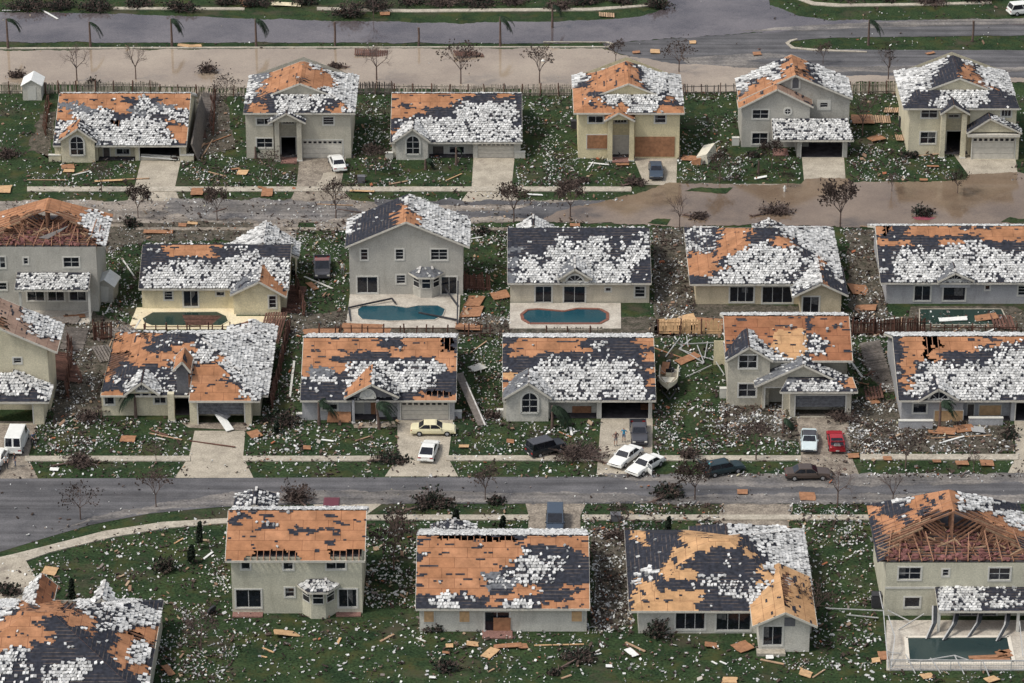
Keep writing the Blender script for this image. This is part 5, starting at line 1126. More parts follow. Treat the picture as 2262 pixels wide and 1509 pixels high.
def bush(px, py, label, w=2.4, h=1.6, kind='brown', seed=0, name='uprooted_bush', fallen=0, group='bushes stripped or uprooted by the storm', dens=1.0):
    """tangle of twigs and leaves; fallen: trunk points this way (degrees) along the ground"""
    rnd = random.Random(seed+int(px*3+py)); p = gp(px, py); root = thing(name, p, label, 'bush', group); cr = MB(); tr = MB()
    lm = {'brown': 'dead_leaf', 'green': 'green_leaf', 'dark': 'green_leaf'}[kind]
    n = int(46*dens*w); lobes = [(rnd.uniform(-.3, .3)*w, rnd.uniform(-.3, .3)*w*.6, rnd.uniform(.25, .5)*w, rnd.uniform(.5, 1.0)) for _ in range(4)]
    for i in range(n):
        lx, ly, lr, lh = rnd.choice(lobes); a = rnd.uniform(0, 6.28); rr_ = rnd.random()**.5; c = Vector((lx*.2, ly*.2, h*.1))
        e = Vector((lx+math.cos(a)*rr_*lr*rnd.uniform(.6, 1.35), ly+math.sin(a)*rr_*lr, rnd.uniform(.15, 1)*h*lh*(1.1-rr_*.5)*rnd.uniform(.7, 1.2)))
        mid = c.lerp(e, .5)+Vector((rnd.gauss(0, .18), rnd.gauss(0, .18), rnd.gauss(0, .14))); cr.tube([c.lerp(mid, rnd.uniform(0, .5)), mid, e, e+Vector((rnd.gauss(0, .15), rnd.gauss(0, .15), rnd.uniform(-.1, .25)))], [.028, .022, .012, .006], 'twigs', 3, cap=False)
        for k in range(3 if kind != 'brown' else 1 + (i % 2)):
            q = mid.lerp(e, rnd.uniform(0, 1.05)); leaf_quad(cr, q+Vector((rnd.gauss(0, .12), rnd.gauss(0, .12), rnd.gauss(0, .1))), rnd.uniform(.06, .15), rnd, lm if i % 3 else 'dead_leaf')
    if fallen is not None and fallen is not False:
        a = R(fallen); L = w*.7; tr.tube([(0, 0, .25), (math.cos(a)*L*.6, math.sin(a)*L*.6, .2), (math.cos(a)*L, math.sin(a)*L, .12)], [.09, .11, .14], 'bark', 6)
        for k in range(9):
            t = rnd.uniform(0, 6.28); e = Vector((math.cos(a)*L*1.0+rnd.gauss(0, .35), math.sin(a)*L*1.0+rnd.gauss(0, .35), rnd.uniform(0, .5))); tr.tube([(math.cos(a)*L*.97, math.sin(a)*L*.97, .14), e], [.06, .02], 'bark', 4)
    else: tr.tube([(0, 0, -.1), (0, 0, h*.3)], [.08, .05], 'bark', 6)
    tr.build('trunk', root); cr.build('crown', root); return root
def cypress(px, py, label, h=3.6, w=.55, name='columnar_shrub'):
    rnd = random.Random(int(px*7)); p = gp(px, py); root = thing(name, p, label, 'shrub'); tr = MB(); tr.tube([(0, 0, 0), (.05, 0, h*.8)], [.07, .02], 'bark', 5); tr.build('trunk', root); cr = MB()
    for i in range(int(520*w*h/2)):
        z = rnd.uniform(.15, 1)**.8*h; r_ = w*(1-.75*z/h)*rnd.uniform(.3, 1.1); a = rnd.uniform(0, 6.28); leaf_quad(cr, Vector((r_*math.cos(a)+.05*z, r_*math.sin(a), z)), rnd.uniform(.08, .16), rnd, 'green_leaf')
    cr.build('crown', root); return root
def palm(px, py, label, h=6.0, seed=0, nf=11, wind=-25, name='palm_tree', group=None, fl=2.2, droop=1.0, lean=0):
    rnd = random.Random(seed+int(px)); p = gp(px, py); root = thing(name, p, label, 'palm', group); tr = MB()
    top = Vector((lean*h, 0, h)); tr.tube([(0, 0, -.1), (lean*h*.3, 0, h*.4), top*.8, top], [.2, .15, .13, .12], 'bark', 7); tr.build('trunk', root)
    wv = Vector((math.cos(R(wind)), math.sin(R(wind)), 0))
    for i in range(nf):
        fr = MB(); a = rnd.uniform(0, 6.28); d = (Vector((math.cos(a), math.sin(a), rnd.uniform(.1, .7)))*.7+wv*.9*droop).normalized(); q = top.copy(); pts = [q.copy()]; L = fl*rnd.uniform(.75, 1.15)
        for k in range(6):
            d = (d+Vector((0, 0, -.30*droop*rnd.uniform(.7, 1.2)))+wv*.05).normalized(); q = q+d*L/6; pts.append(q.copy())
        fr.tube(pts, [.035]*4+[.02]*3, 'palm_leaf', 3, cap=False)
        for k in range(1, 7):
            dd = (pts[k]-pts[k-1]).normalized(); sd = dd.cross(Vector((0, 0, 1))).normalized()
            for sg in (-1, 1):
                for t in (0, .33, .66):
                    b = pts[k-1].lerp(pts[k], t); e = b+(sd*sg*.4+dd*.35+Vector((0, 0, -.3)))*rnd.uniform(.7, 1.1)*(1.15-k*.1); fr.poly([b, b+dd*.1, e+dd*.02, e-dd*.03], 'palm_leaf')
        fr.build('frond', root)
    return root

for a in [(170, 180, 'bare vase-shaped tree in muddy water behind the wooden fence, left of all its kind', 4.6, 3), (300, 176, 'slender bare tree in the muddy water behind the leftmost house', 4.2, 0), (832, 178, 'bare spreading tree in muddy water left of the median palm stump', 4.6, 3),
          (1018, 186, 'bare crooked tree in muddy water just behind the far fence', 4.8, 1), (1192, 185, 'small round bare tree in muddy water near a white buoy', 4.0, 2), (1500, 160, 'bare tree in shallow mud between the yellow house and the round-window house', 3.6, 1),
          (1360, 140, 'bare brown tree at the rounded tip of the grassy median', 2.6, 4), (1962, 176, 'thin bare tree in front of the wet street behind the right end fence', 3.8, 2), (1818, 142, 'low bare tree on the street edge behind the round-window house', 2.4, 4),
          (742, 482, 'dense bare tree beside the street behind the broad grey gable', 3.9, 4), (480, 488, 'small bare tree on the sandy street above the yellow-deck house', 3.4, 5), (305, 482, 'dead bush-like tree in the dirt right of the torn trusses', 3.2, 5), (1135, 492, 'bare tree on the verge between grey gable and beige house', 4.0, 4),
          (1260, 480, 'bare tree at the edge of the brown flood water', 3.6, 5), (1501, 505, 'thin leafless pole-like tree standing in brown flood water', 3.6, 0), (1856, 502, 'tall bare tree with brown tufts standing in the brown flood', 4.6, 5), (1970, 424, 'tiny leafless sapling at the flooded kerb', 1.9, 2), (2115, 428, 'small sapling at flood edge under the right end house', 2.4, 5),
          (1740, 414, 'twiggy sapling in flood water beside a white hydrant', 1.6, 4), (345, 1120, 'thin bare sapling on the grass beside the curved road', 3.2, 2), (178, 1148, 'faint bare tree on the inside of the road curve', 3.2, 1), (1072, 1104, 'reddish bare tree on the verge beyond the huge orange roof', 3.0, 4), (1535, 1104, 'brown bare tree on the verge beyond the pale-plywood roof', 3.4, 5),
          (1850, 1118, 'pale leafless Y-shaped tree at the road beside the rubble', 4.0, 3), (1972, 1118, 'thin reddish sapling between the Y-shaped tree and the insulation house', 3.2, 0), (870, 1260, 'wispy bare tree in the debris between the two orange roofs', 4.8, 4), (352, 1082, 'small twisted tree fork at the road edge', 2.2, 3), (345, 1018, 'tiny bare twig tree growing from the sidewalk at the left', 1.8, 3),
          (1670, 1018, 'tall thin reddish bare tree on the lawn in front of the reddish-roofed house', 3.6, 2), (2000, 1035, 'thin bare red tree on the verge in front of the orange-boarded house', 3.6, 2), (2150, 1040, 'slight bare sapling at the sidewalk near the right edge', 2.0, 2), (1368, 1172, 'small leafless tree on the verge right of the dark minivan', 2.4, 4),
          (1795, 1388, 'spindly bare tree in debris right of the pale-plywood roof', 4.0, 2), (445, 1440, 'faint bare tree on the lawn right of the torn corner roof', 3.4, 1), (600, 400, 'small reddish bare tree on the lawn between the first two far houses', 3.2, 1), (830, 385, 'bare reddish shrub tree on the lawn beside the mailbox', 3.2, 4), (225, 425, 'leafless sapling on the verge in front of the leftmost far house', 3.0, 2),
          (1590, 402, 'reddish bare tree on the lawn left of the open black garage', 3.2, 4), (1705, 372, 'twiggy bare tree in front of the round-window house', 3.0, 5), (500, 225, 'thin bare tree behind the fallen fence panels', 3.0, 1), (1905, 300, 'dead tree trunk standing between the two right end houses', 4.6, 0)]:
    bare_tree(a[0], a[1], a[2], a[3], a[4])
for a in [(40, 172, 'round leafless bush in the muddy water at the left edge', 2.6, 1.7, 'brown', 0), (462, 160, 'dark round leafless bush standing alone in the muddy water', 3.0, 1.9, 'brown', None), (740, 150, 'twiggy bush in the mud behind the orange peaked roof', 2.4, 1.3, 'brown', 0),
          (205, 192, 'leafy shrub pushing over the far wooden fence', 2.2, 1.5, 'green', None), (1268, 414, 'brown round bush beside the sidewalk in front of the yellow house', 2.8, 1.8, 'brown', None), (1405, 408, 'uprooted brown bush at the edge of the yellow house driveway', 2.6, 1.3, 'brown', 200),
          (2040, 476, 'dark green round shrub standing in the brown flood over a reddish stain', 2.4, 1.8, 'dark', None), (1545, 482, 'small fallen shrub lying in the brown flood water', 3.0, .8, 'brown', 160), (1712, 470, 'toppled tree with muddy roots lying in the flood behind the tan roof', 4.6, 1.6, 'brown', 205),
          (292, 500, 'leafy green bush on the verge right of the torn trusses', 2.2, 1.6, 'dark', None), (180, 1022, 'uprooted brown bush fallen over the sidewalk at the left', 4.6, 1.6, 'brown', 200), (200, 925, 'dead brown bush on the debris lawn beside the hipped house', 2.8, 1.5, 'brown', None), (655, 1104, 'big uprooted brown tree crown on the road left of two others', 4.6, 2.6, 'brown', 300),
          (960, 1118, 'dark uprooted tangle on the verge between the two orange roofs', 4.6, 2.2, 'dark', 200), (1278, 1010, 'wide brown fallen tree crown on the sidewalk left of the white cars', 6.0, 2.0, 'brown', 330), (1478, 1096, 'dark uprooted shrub on the road edge right of the minivan', 3.6, 1.8, 'dark', 220), (865, 1020, 'uprooted green shrub lying across the sidewalk by the white coupe', 3.4, 1.2, 'dark', 180),
          (628, 935, 'overgrown green bush between the hipped house and the cream-car house', 3.6, 2.2, 'green', None), (1450, 1405, 'leafy loose bush against the wall of the pale-plywood hipped house', 3.0, 2.4, 'green', None), (1275, 1460, 'uprooted dark shrub lying on the grass in front of the orange roof', 3.2, 1.5, 'dark', 225), (985, 1478, 'dark low shrub on the lawn near the bottom edge', 2.6, 1.2, 'dark', None),
          (960, 1392, 'scrubby little bush against the pale grey wall under the boards', 1.6, 1.3, 'dark', None), (12, 1312, 'dark dense shrub beside the concrete in the bottom left', 2.8, 2.2, 'dark', None), (362, 1262, 'shaggy green shrub on the lawn left of the olive house', 2.0, 2.0, 'green', None), (1070, 515, 'green shrub left behind beside the broad grey gable roof', 2.0, .9, 'dark', None),
          (1290, 402, 'small brown bush on the lawn corner by the yellow house', 1.6, .9, 'brown', None), (1100, 1110, 'low dark shrub beside the reddish bare tree', 2.2, 1.0, 'dark', None), (1395, 1005, 'dead shrub tangle behind the left white sedan', 1.6, .9, 'brown', 100), (1515, 1010, 'brown leafless bush beside the lawn strip right of the white cars', 3.0, 1.8, 'brown', None),
          (1225, 1490, 'little dark root ball near the bottom edge', 1.2, .8, 'dark', 60), (2230, 965, 'dark green bush by the driveway at the right edge', 2.2, 1.8, 'dark', None), (1365, 1190, 'dark low tangle behind the gap beside the orange roof', 3.0, 1.2, 'brown', 30), (20, 345, 'dark thicket on the lawn at the far left edge', 3.4, 1.8, 'brown', None), (385, 352, 'flattened shrub in front of the leftmost garage', 1.4, .8, 'dark', None),
          (1860, 925, 'brown bush in the rubble right of the red car', 3.2, 1.4, 'brown', None), (1665, 345, 'low green shrub under the round-window house', 1.6, 1.0, 'dark', None), (2010, 347, 'low dark shrub under the far right end house', 2.2, 1.0, 'dark', None), (1090, 925, 'scraggy brown bush by the low white wall', 2.0, 1.3, 'brown', None)]:
    bush(a[0], a[1], a[2], a[3], a[4], a[5], fallen=a[6], name='uprooted_bush' if a[6] not in (None, 0) else 'bush')
for a in [(18, 108, 'battered palm in the median at the left edge', 5.4, 5), (200, 105, 'thin wind-stripped palm with one bent frond on the median', 4.6, 2), (380, 103, 'palm with fronds swept right on the median, third from left', 5.0, 8), (566, 103, 'palm with fronds swept right on the median, fourth from left', 5.0, 9), (1105, 104, 'palm with folded down fronds on the median strip', 5.4, 5), (1220, 62, 'dark bare palm in the water beyond the median', 4.2, 3), (1918, 100, 'palm with a drooping brown crown on the right hand median', 4.6, 6)]:
    palm(a[0], a[1], a[2], a[3]*.8, nf=a[4]+2, wind=-10, droop=1.5, fl=2.7, group='palms along the median')
for px, py, h_, lab in [(740, 101, 3.4, 'snapped palm trunk on the median right of the swept palms'), (925, 101, 2.6, 'short snapped palm trunk on the median'), (2148, 92, 3.0, 'snapped palm trunk on the right hand median')]:
    p = gp(px, py); m = MB(); m.tube([(0, 0, 0), (.05, 0, h_*.6), (0, 0, h_)], [.17, .14, .16], 'bark', 7); tag(m.build('palm_stump', loc=p), lab, 'tree trunk', 'snapped palm trunks')
palm(300, 922, 'damaged palm leaning over the cream wall of the hipped house', 2.8, nf=10, wind=180, droop=1.3, fl=2.6); palm(705, 938, 'green palm over the boarded window of the cream-car house', 2.6, nf=13, wind=20, droop=1.1, fl=2.6); palm(838, 948, 'palm leaning across the porch of the cream-car house', 3.0, nf=14, wind=0, droop=1.2, fl=2.6, lean=-.1)
palm(1220, 945, 'large drooping green palm in front of the brown boarded entry', 2.6, nf=18, wind=-20, droop=1.3, fl=3.0); palm(1730, 948, 'small green palm by the walkway of the reddish-roofed house', 1.2, nf=9, wind=0, droop=1.2, fl=1.4); palm(2075, 945, 'palm in front of the orange boards under the fan window', 3.0, nf=13, wind=0, droop=1.2, fl=2.2)
palm(175, 352, 'green palm in front of the leftmost arched window', 2.6, nf=6, wind=90, droop=1.5, fl=1.2); palm(940, 375, 'ragged green palm on the lawn by the intact arched window', 1.4, nf=9, wind=30, droop=1.3, fl=1.6); palm(1008, 365, 'stripped green palm beside the front door of the greige house', 2.4, nf=4, wind=0, droop=1.7, fl=1.2); palm(1675, 385, 'flattened green palm before the round-window house', 1.8, nf=4, wind=160, droop=1.8, fl=1.5); palm(565, 350, 'thin green palm at the left wall of the white-car house', 1.6, nf=3, wind=0, droop=1.8, fl=.9)
for a in [(1005, 1178, 'dark broken evergreen rising behind the huge orange roof', 2.6, .6), (1110, 1172, 'narrow dark evergreen stump beyond the orange roof', 1.6, .4), (1475, 1178, 'narrow dark evergreen behind the black felt roof corner', 1.8, .4), (440, 1212, 'tall dark broken evergreen left of the olive house', 3.0, .4), (422, 1245, 'dark conical shrub on the lawn left of the olive house', 2.0, .55), (158, 1332, 'dark columnar evergreen behind the torn corner roof', 2.6, .45), (610, 960, 'narrow green shrub beside the cream-car house', 1.6, .5)]:
    cypress(*a)
# the thicket along the top edge
for i, (px, py, w, h_, k) in enumerate([(60, 22, 7, 2.2, 'dark'), (140, 20, 6, 1.9, 'green'), (215, 22, 6, 2.4, 'dark'), (310, 14, 5, 1.6, 'green'), (395, 22, 5, 2.6, 'dark'), (500, 8, 5, 1.4, 'dark'), (568, 14, 5, 2.4, 'dark'), (680, 8, 4, 2.0, 'dark'), (760, 36, 6, 3.0, 'dark'), (830, 22, 5.5, 3.0, 'dark'), (900, 6, 6, 1.6, 'dark'), (980, 8, 6, 1.5, 'brown'), (1060, 6, 6, 1.6, 'dark'), (1140, 8, 5.5, 1.7, 'brown'), (1230, 20, 5, 2.6, 'brown'), (1300, 6, 6, 1.7, 'dark'), (1370, 4, 5, 1.6, 'dark'), (1458, 18, 4, 2.2, 'dark'), (1850, -6, 7, 1.4, 'dark'), (1960, -8, 7, 1.4, 'dark'), (2060, 8, 5, 1.8, 'brown'), (2160, -2, 6, 1.8, 'dark')]):
    auto(bush(px, py, '', w, h_, k, seed=i, fallen=None, name='bush', dens=.8), {'dark': 'dark storm-beaten thicket', 'green': 'green ragged thicket', 'brown': 'brown leafless thicket'}[k]+' along the top edge', 'bush', 'thickets along the top edge', px, py)
m = MB()
for k in range(30):
    pass
o = thing('broken_tree', gp(825, 40), 'pale broken leafless tree among the thicket by the top sidewalk', 'tree'); tr, cr = bare_parts(77, 4.5, .9); tr.build('trunk', o); cr.build('crown', o)

# ================================================================== FENCES
def fence(label, p0, p1, h=1.7, mat='grey_wood', lean=0.0, gap=.25, seed=0, post=2.4, name='wooden_fence', solid=.93, tiltsd=.04):
    rnd = random.Random(seed+int(p0[0])); A = gp(*p0); B = gp(*p1); d = B-A; L = d.length; d.normalize(); nrm = Vector((-d.y, d.x, 0)); root = thing(name, A, label, 'fence'); mb = MB(); t = 0; w = .14
    sec = 0; ln = lean
    while t < L:
        if int(t/post) != sec: sec = int(t/post); ln = lean*rnd.uniform(.3, 1.5)
        if rnd.random() < solid:
            hh = h*rnd.uniform(.88, 1.05); a = rnd.gauss(0, tiltsd); b = d*t; top = b+nrm*ln*hh+d*a*hh+Vector((0, 0, hh*math.cos(min(1.2, abs(ln))))); mb.bar(b+Vector((0, 0, .03)), top, w, .03, mat, up=nrm)
        t += w*(1+gap)
    for z in (.35, h*.8): mb.bar(nrm*(lean*z-.05)+Vector((0, 0, z*.95)), d*L+nrm*(lean*z-.05)+Vector((0, 0, z*.95)), .05, .09, mat)
    mb.build('pickets', root)
    k = 0
    while k*post <= L:
        pm = MB(); b = d*min(k*post, L)-nrm*.1; pm.bar(b, b+Vector((rnd.gauss(0, .1), rnd.gauss(0, .1), h*1.15)), .12, .12, 'red_wood' if mat != 'grey_wood' else 'bark'); pm.build('post', root); k += 1
    return root
fence('leaning pale picket fence along the muddy water at the left edge', (-20, 207), (128, 207), 1.5, 'picket_pale', .35, .5)
fence('weathered picket fence behind the leftmost orange roof', (130, 208), (352, 207), 1.7, 'picket_pale', .1, .45); fence('ragged leaning picket fence left of the white-car house', (354, 211), (540, 213), 1.4, 'picket_pale', .5, .45, tiltsd=.15)
fence('dark upright picket fence right of the white-car house', (788, 208), (870, 209), 1.7, 'grey_wood', .05, .3); fence('pale picket fence with gaps behind the closed-garage house', (872, 209), (1070, 211), 1.4, 'picket_pale', .3, .6, solid=.85); fence('leaning picket fence left of the boarded yellow house', (1072, 212), (1262, 211), 1.5, 'picket_pale', .2, .5)
fence('low broken fence between the yellow and round-window houses', (1510, 210), (1632, 208), 1.4, 'grey_wood', .3, .9, solid=.5); fence('pinkish picket fence behind the gap of the two right end houses', (1878, 208), (1998, 206), 1.6, 'picket_pale', .25, .25)
fence('dark red board fence left of the dark timber-filled pool', (1882, 741), (2045, 738), 2.0, 'red_wood', .0, .05); fence('tall brown board fence left of the yellow pool deck', (208, 752), (248, 750), 2.2, 'red_wood', 0, .05); fence('red-brown board fence standing right of the broad grey gable', (1025, 640), (1084, 642), 2.0, 'red_wood', .1, .08)
fence('brown board fence posts along the yellow pool deck', (320, 742), (560, 742), 1.5, 'red_wood', 0, 8.0, solid=.9); fence('wrecked wire-thin fence in front of the littered blue pool', (705, 742), (1090, 742), 1.3, 'red_wood', 0, 12.0, solid=.9); fence('striped pale picket fence behind the clear blue pool', (1208, 746), (1330, 746), 1.3, 'picket_pale', 0, 1.1)
fence('thin brown fence posts beside the tan hipped house', (2055, 742), (2250, 742), 1.4, 'red_wood', 0, 10.0, solid=.8); fence('dark brown board fence at the wall of the olive roof gap', (600, 905), (640, 730), 1.7, 'red_wood', .1, .1); fence('grey board fence running back beside the yellow pool deck house', (655, 640), (672, 700), 1.7, 'red_wood', .1, .1)
fence('brown board fence behind the tan rear wing rubble', (1455, 738), (1600, 738), 1.7, 'board_light', .3, .05); fence('dark fence posts left of the cream leftmost house', (100, 300), (108, 230), 1.6, 'red_wood', .2, .4, solid=.6); fence('red fence running back between white-car house and fallen panels', (470, 300), (476, 215), 1.5, 'red_wood', .3, .5, solid=.6); fence('brown fence running back left of the hipped house', (150, 880), (158, 760), 1.6, 'red_wood', .2, .2, solid=.8)

# ================================================================== FLAT DEBRIS: sheets, panels, planks
def sheet_thing(px, py, w, l, rz, mat='board', what='orange plywood sheet', lift=.18, tilt=.08, group='loose plywood sheets', cat='plywood sheet', name='plywood_sheet', slats=0, thick=.04):
    rnd = random.Random(int(px*11+py)); mb = MB()
    if slats:
        n = slats
        for i in range(n): x = -w/2+w*(i+.5)/n; mb.box(x-w/n*.36, x+w/n*.36, -l/2+rnd.uniform(-.08, .08), l/2+rnd.uniform(-.08, .08), .05, .08, mat)
        for y in (-l*.35, l*.3): mb.box(-w/2, w/2, y-.05, y+.05, 0, .05, mat)
    else:
        # ragged broken outline
        pts = []
        for (x, y, x2, y2) in ((-1, -1, 1, -1), (1, -1, 1, 1), (1, 1, -1, 1), (-1, 1, -1, -1)):
            for k in range(3):
                t = k/3; j = .10 if rnd.random() < .5 else .02
                pts.append(((x+(x2-x)*t+rnd.uniform(-j, j))*w/2, (y+(y2-y)*t+rnd.uniform(-j, j))*l/2))
        mb.poly([(x, y, thick) for x, y in pts], mat); mb.poly([(x, y, 0) for x, y in reversed(pts)], mat)
        for i in range(len(pts)): a, b = pts[i], pts[(i+1) % len(pts)]; mb.poly([(a[0], a[1], 0), (b[0], b[1], 0), (b[0], b[1], thick), (a[0], a[1], thick)], mat)
    o = mb.build(name, loc=gp(px, py)+Vector((0, 0, lift))); o.rotation_euler = (rnd.gauss(0, tilt), rnd.gauss(0, tilt), R(rz)); return auto(o, what, cat, group, px, py)
for a in [(545, 8, 1.6, 3, 20, 'board'), (632, 12, 4.2, 1.6, 0, 'pool_deck_cream'), (430, 104, 1.8, .9, 5, 'board_light'), (405, 103, 1.5, .8, -8, 'board_light'), (1447, 116, 1.3, 1.6, 0, 'board_light'), (1672, 121, 1.1, 1.2, 4, 'board'), (1530, 96, .9, .9, 0, 'board_light'), (1405, 118, 1, 1, 0, 'board'), (850, 33, 1.4, 1.0, 0, 'board'), (760, 30, 1.6, 1.6, 0, 'board'), (2055, 120, 1.2, .7, 20, 'board'),
          (150, 371, 1.6, 1.4, 10, 'board'), (152, 380, 1.4, .9, 0, 'board_light'), (535, 384, 1.4, 1.2, -15, 'board_light'), (520, 376, 1.2, .6, 30, 'board'), (1905, 266, 2.8, 3.4, 0, 'board'), (1935, 308, 1.9, 2.5, 15, 'board'), (1520, 352, 1.5, 3, 50, 'board'), (1375, 366, 1.6, .8, 0, 'board'), (2060, 370, 1.5, .6, 0, 'board'), (2040, 400, 1, .5, 0, 'board'),
          (10, 421, 1.6, 2, 0, 'board_light'), (435, 426, 1.5, 2.6, 0, 'board'), (590, 428, 1.4, 2.2, 0, 'board'), (580, 418, 1.2, .5, 0, 'board'), (425, 496, 1.2, .8, 0, 'board_light'), (403, 500, 1, 1, 0, 'board'), (350, 515, 3.5, 1, 5, 'board'), (1105, 655, 2.0, 2.2, 12, 'board'), (1048, 668, 1.9, 3.2, -12, 'board'), (1042, 692, 2.4, 3.0, -8, 'board'), (690, 635, .8, 2.0, 30, 'board'), (1898, 643, 2.3, 2.4, 12, 'board'), (1912, 683, 2.4, 1.6, -10, 'board'), (1270, 500, 1.2, .8, 0, 'board'),
          (710, 735, 4, 1.6, 3, 'board'), (810, 732, 5.6, 3, 2, 'board'), (1035, 725, 3, 2.4, 0, 'board'), (1480, 715, 2.6, 3, 0, 'board_light'), (1515, 712, 2.4, 3.2, 10, 'board_light'), (1570, 718, 3.6, 3, 0, 'board'), (2105, 708, 3.2, 1.0, 0, 'white_paint'), (2170, 705, 3.4, 1.6, 5, 'board'), (165, 702, 2.4, 1.2, 12, 'board'),
          (283, 973, 1.6, 1.2, -8, 'board'), (563, 962, 1.3, 1.6, 25, 'board'), (678, 992, .8, .8, 0, 'board'), (1025, 989, 1.1, .7, 0, 'board_light'), (1127, 978, .8, .8, 0, 'board'), (1430, 902, 1.5, 1.4, 0, 'board'), (1930, 888, 1.0, 1.4, 20, 'board'), (2130, 950, 2.0, 1.6, 10, 'board'), (2090, 955, 2.0, 1.6, -15, 'board'), (2160, 952, 1.4, 1.8, 0, 'metal_white'), (2065, 958, 1.4, .9, 0, 'board'), (2069, 1022, .9, .6, 0, 'board'), (2125, 1026, 1.3, 1.2, 0, 'board'), (2180, 1026, 1.4, 1.4, 0, 'board'), (1885, 1010, 1.2, 1, 0, 'board'), (1960, 1016, .9, .9, 0, 'board'),
          (110, 1265, 1.4, 1.6, -10, 'board_light'), (633, 1402, 2.5, 1.3, 8, 'board_light'), (1083, 1446, 1.1, 1.7, -35, 'board_light'), (1122, 1430, 2.6, .8, 4, 'board'), (1155, 1431, .9, .9, 10, 'board'), (1044, 1426, 1.1, .8, 0, 'board_light'), (993, 1430, .7, .7, 0, 'board_light'), (1612, 1506, 1.4, 1.2, -10, 'board_light'), (1640, 1090, 1.1, .9, 0, 'board'), (1783, 1100, 1.6, 1.4, 0, 'board'), (2190, 1504, 1.3, 1.0, 30, 'board_light'), (2048, 1497, 1.2, 1.0, 20, 'board_light'), (1779, 1492, 1.2, 1.0, -20, 'board_light'), (1935, 1462, .8, .8, 0, 'board_light'), (1950, 1452, .9, 1.3, 0, 'board'), (1640, 1432, 1.6, 1.8, 30, 'board'), (1570, 1428, 1.2, 1, 0, 'board'), (372, 1484, .7, 1.8, 30, 'board'), (985, 1445, .7, .5, 0, 'board'), (1345, 1475, .6, .5, 0, 'white_paint'), (1700, 1455, .7, .6, 0, 'white_paint'),
          (1180, 433, 2.0, .4, 0, 'white_paint'), (800, 425, 3, .4, -4, 'board_light'), (240, 402, 3.4, .5, 0, 'board_light'), (120, 1040, .9, .6, 0, 'white_paint'), (1680, 395, 1.6, .5, 8, 'white_paint'), (145, 712, 3, 1.4, 0, 'grey_wood'), (1055, 815, 1.6, 1.8, 30, 'trim'), (1520, 795, 1.2, 3, -50, 'board'), (1395, 1445, .7, 1.6, 30, 'white_paint'), (955, 1500, .6, .4, 0, 'white_paint')]:
    c = {'board': 'orange-brown plywood sheet', 'board_light': 'pale tan plywood sheet', 'white_paint': 'white broken board', 'pool_deck_cream': 'cream wall panel', 'grey_wood': 'grey weathered board', 'metal_white': 'white metal window frame', 'trim': 'pale bent panel'}[a[5]]
    big = ' large' if a[2]*a[3] > 5 else ''
    sheet_thing(*a, what=('large ' if big else '')+c, name='plywood_sheet' if 'ply' in c else 'loose_board', cat='plywood sheet' if 'ply' in c else 'panel')
for a in [(1340, 36, 2.2, 1.6, 0, 'lumber', 7), (820, 120, 4.5, 2.2, 0, 'red_wood', 16), (1035, 122, 4, 2.6, 8, 'red_wood', 14), (1785, 152, 4.2, 1.6, -20, 'picket_pale', 12), (1945, 267, 2.6, 2.2, 0, 'lumber', 9), (1975, 247, 2.6, 2.4, -10, 'lumber', 10), (1990, 308, 1.4, 2.2, 0, 'lumber', 5), (455, 245, 2.3, 12, -3, 'grey_wood', 1), (440, 300, 1.8, 3, 10, 'red_wood', 10),
          (165, 752, 2.6, 5.5, 0, 'grey_wood', 1), (150, 815, 3.2, 8, 6, 'red_wood', 1), (268, 735, 3.2, 2.5, 30, 'grey_wood', 8), (600, 735, 2.6, 8, -6, 'red_wood', 9), (650, 665, 2.2, 7, -4, 'red_wood', 1), (1938, 815, 2.4, 12, 3, 'grey_wood', 1), (1930, 872, 2.0, 4, 0, 'red_wood', 6), (455, 712, 5, 2.4, 12, 'red_wood', 1), (2215, 715, 2.6, 4, 0, 'red_wood', 7), (230, 785, 2, 4, 20, 'grey_wood', 6)]:
    o = sheet_thing(*a[:6], what='fallen slatted fence panel', name='fence_panel', cat='fence panel', group='fallen fence panels', slats=max(6, a[6]) if a[6] != 1 else 0)
    if a[6] == 1:   # boards crosswise
        me = MB(); n = int(a[3]/.28)
        for i in range(n): y = -a[3]/2+a[3]*(i+.5)/n; me.box(-a[2]/2+random.uniform(-.1, .1), a[2]/2+random.uniform(-.1, .1), y-.1, y+.1, .05, .085, a[5])
        me.box(-.4*a[2], -.4*a[2]+.1, -a[3]/2, a[3]/2, 0, .05, a[5]); me.box(.4*a[2]-.1, .4*a[2], -a[3]/2, a[3]/2, 0, .05, a[5])
        q = me.build('tmp'); o.data = q.data; bpy.data.objects.remove(q)
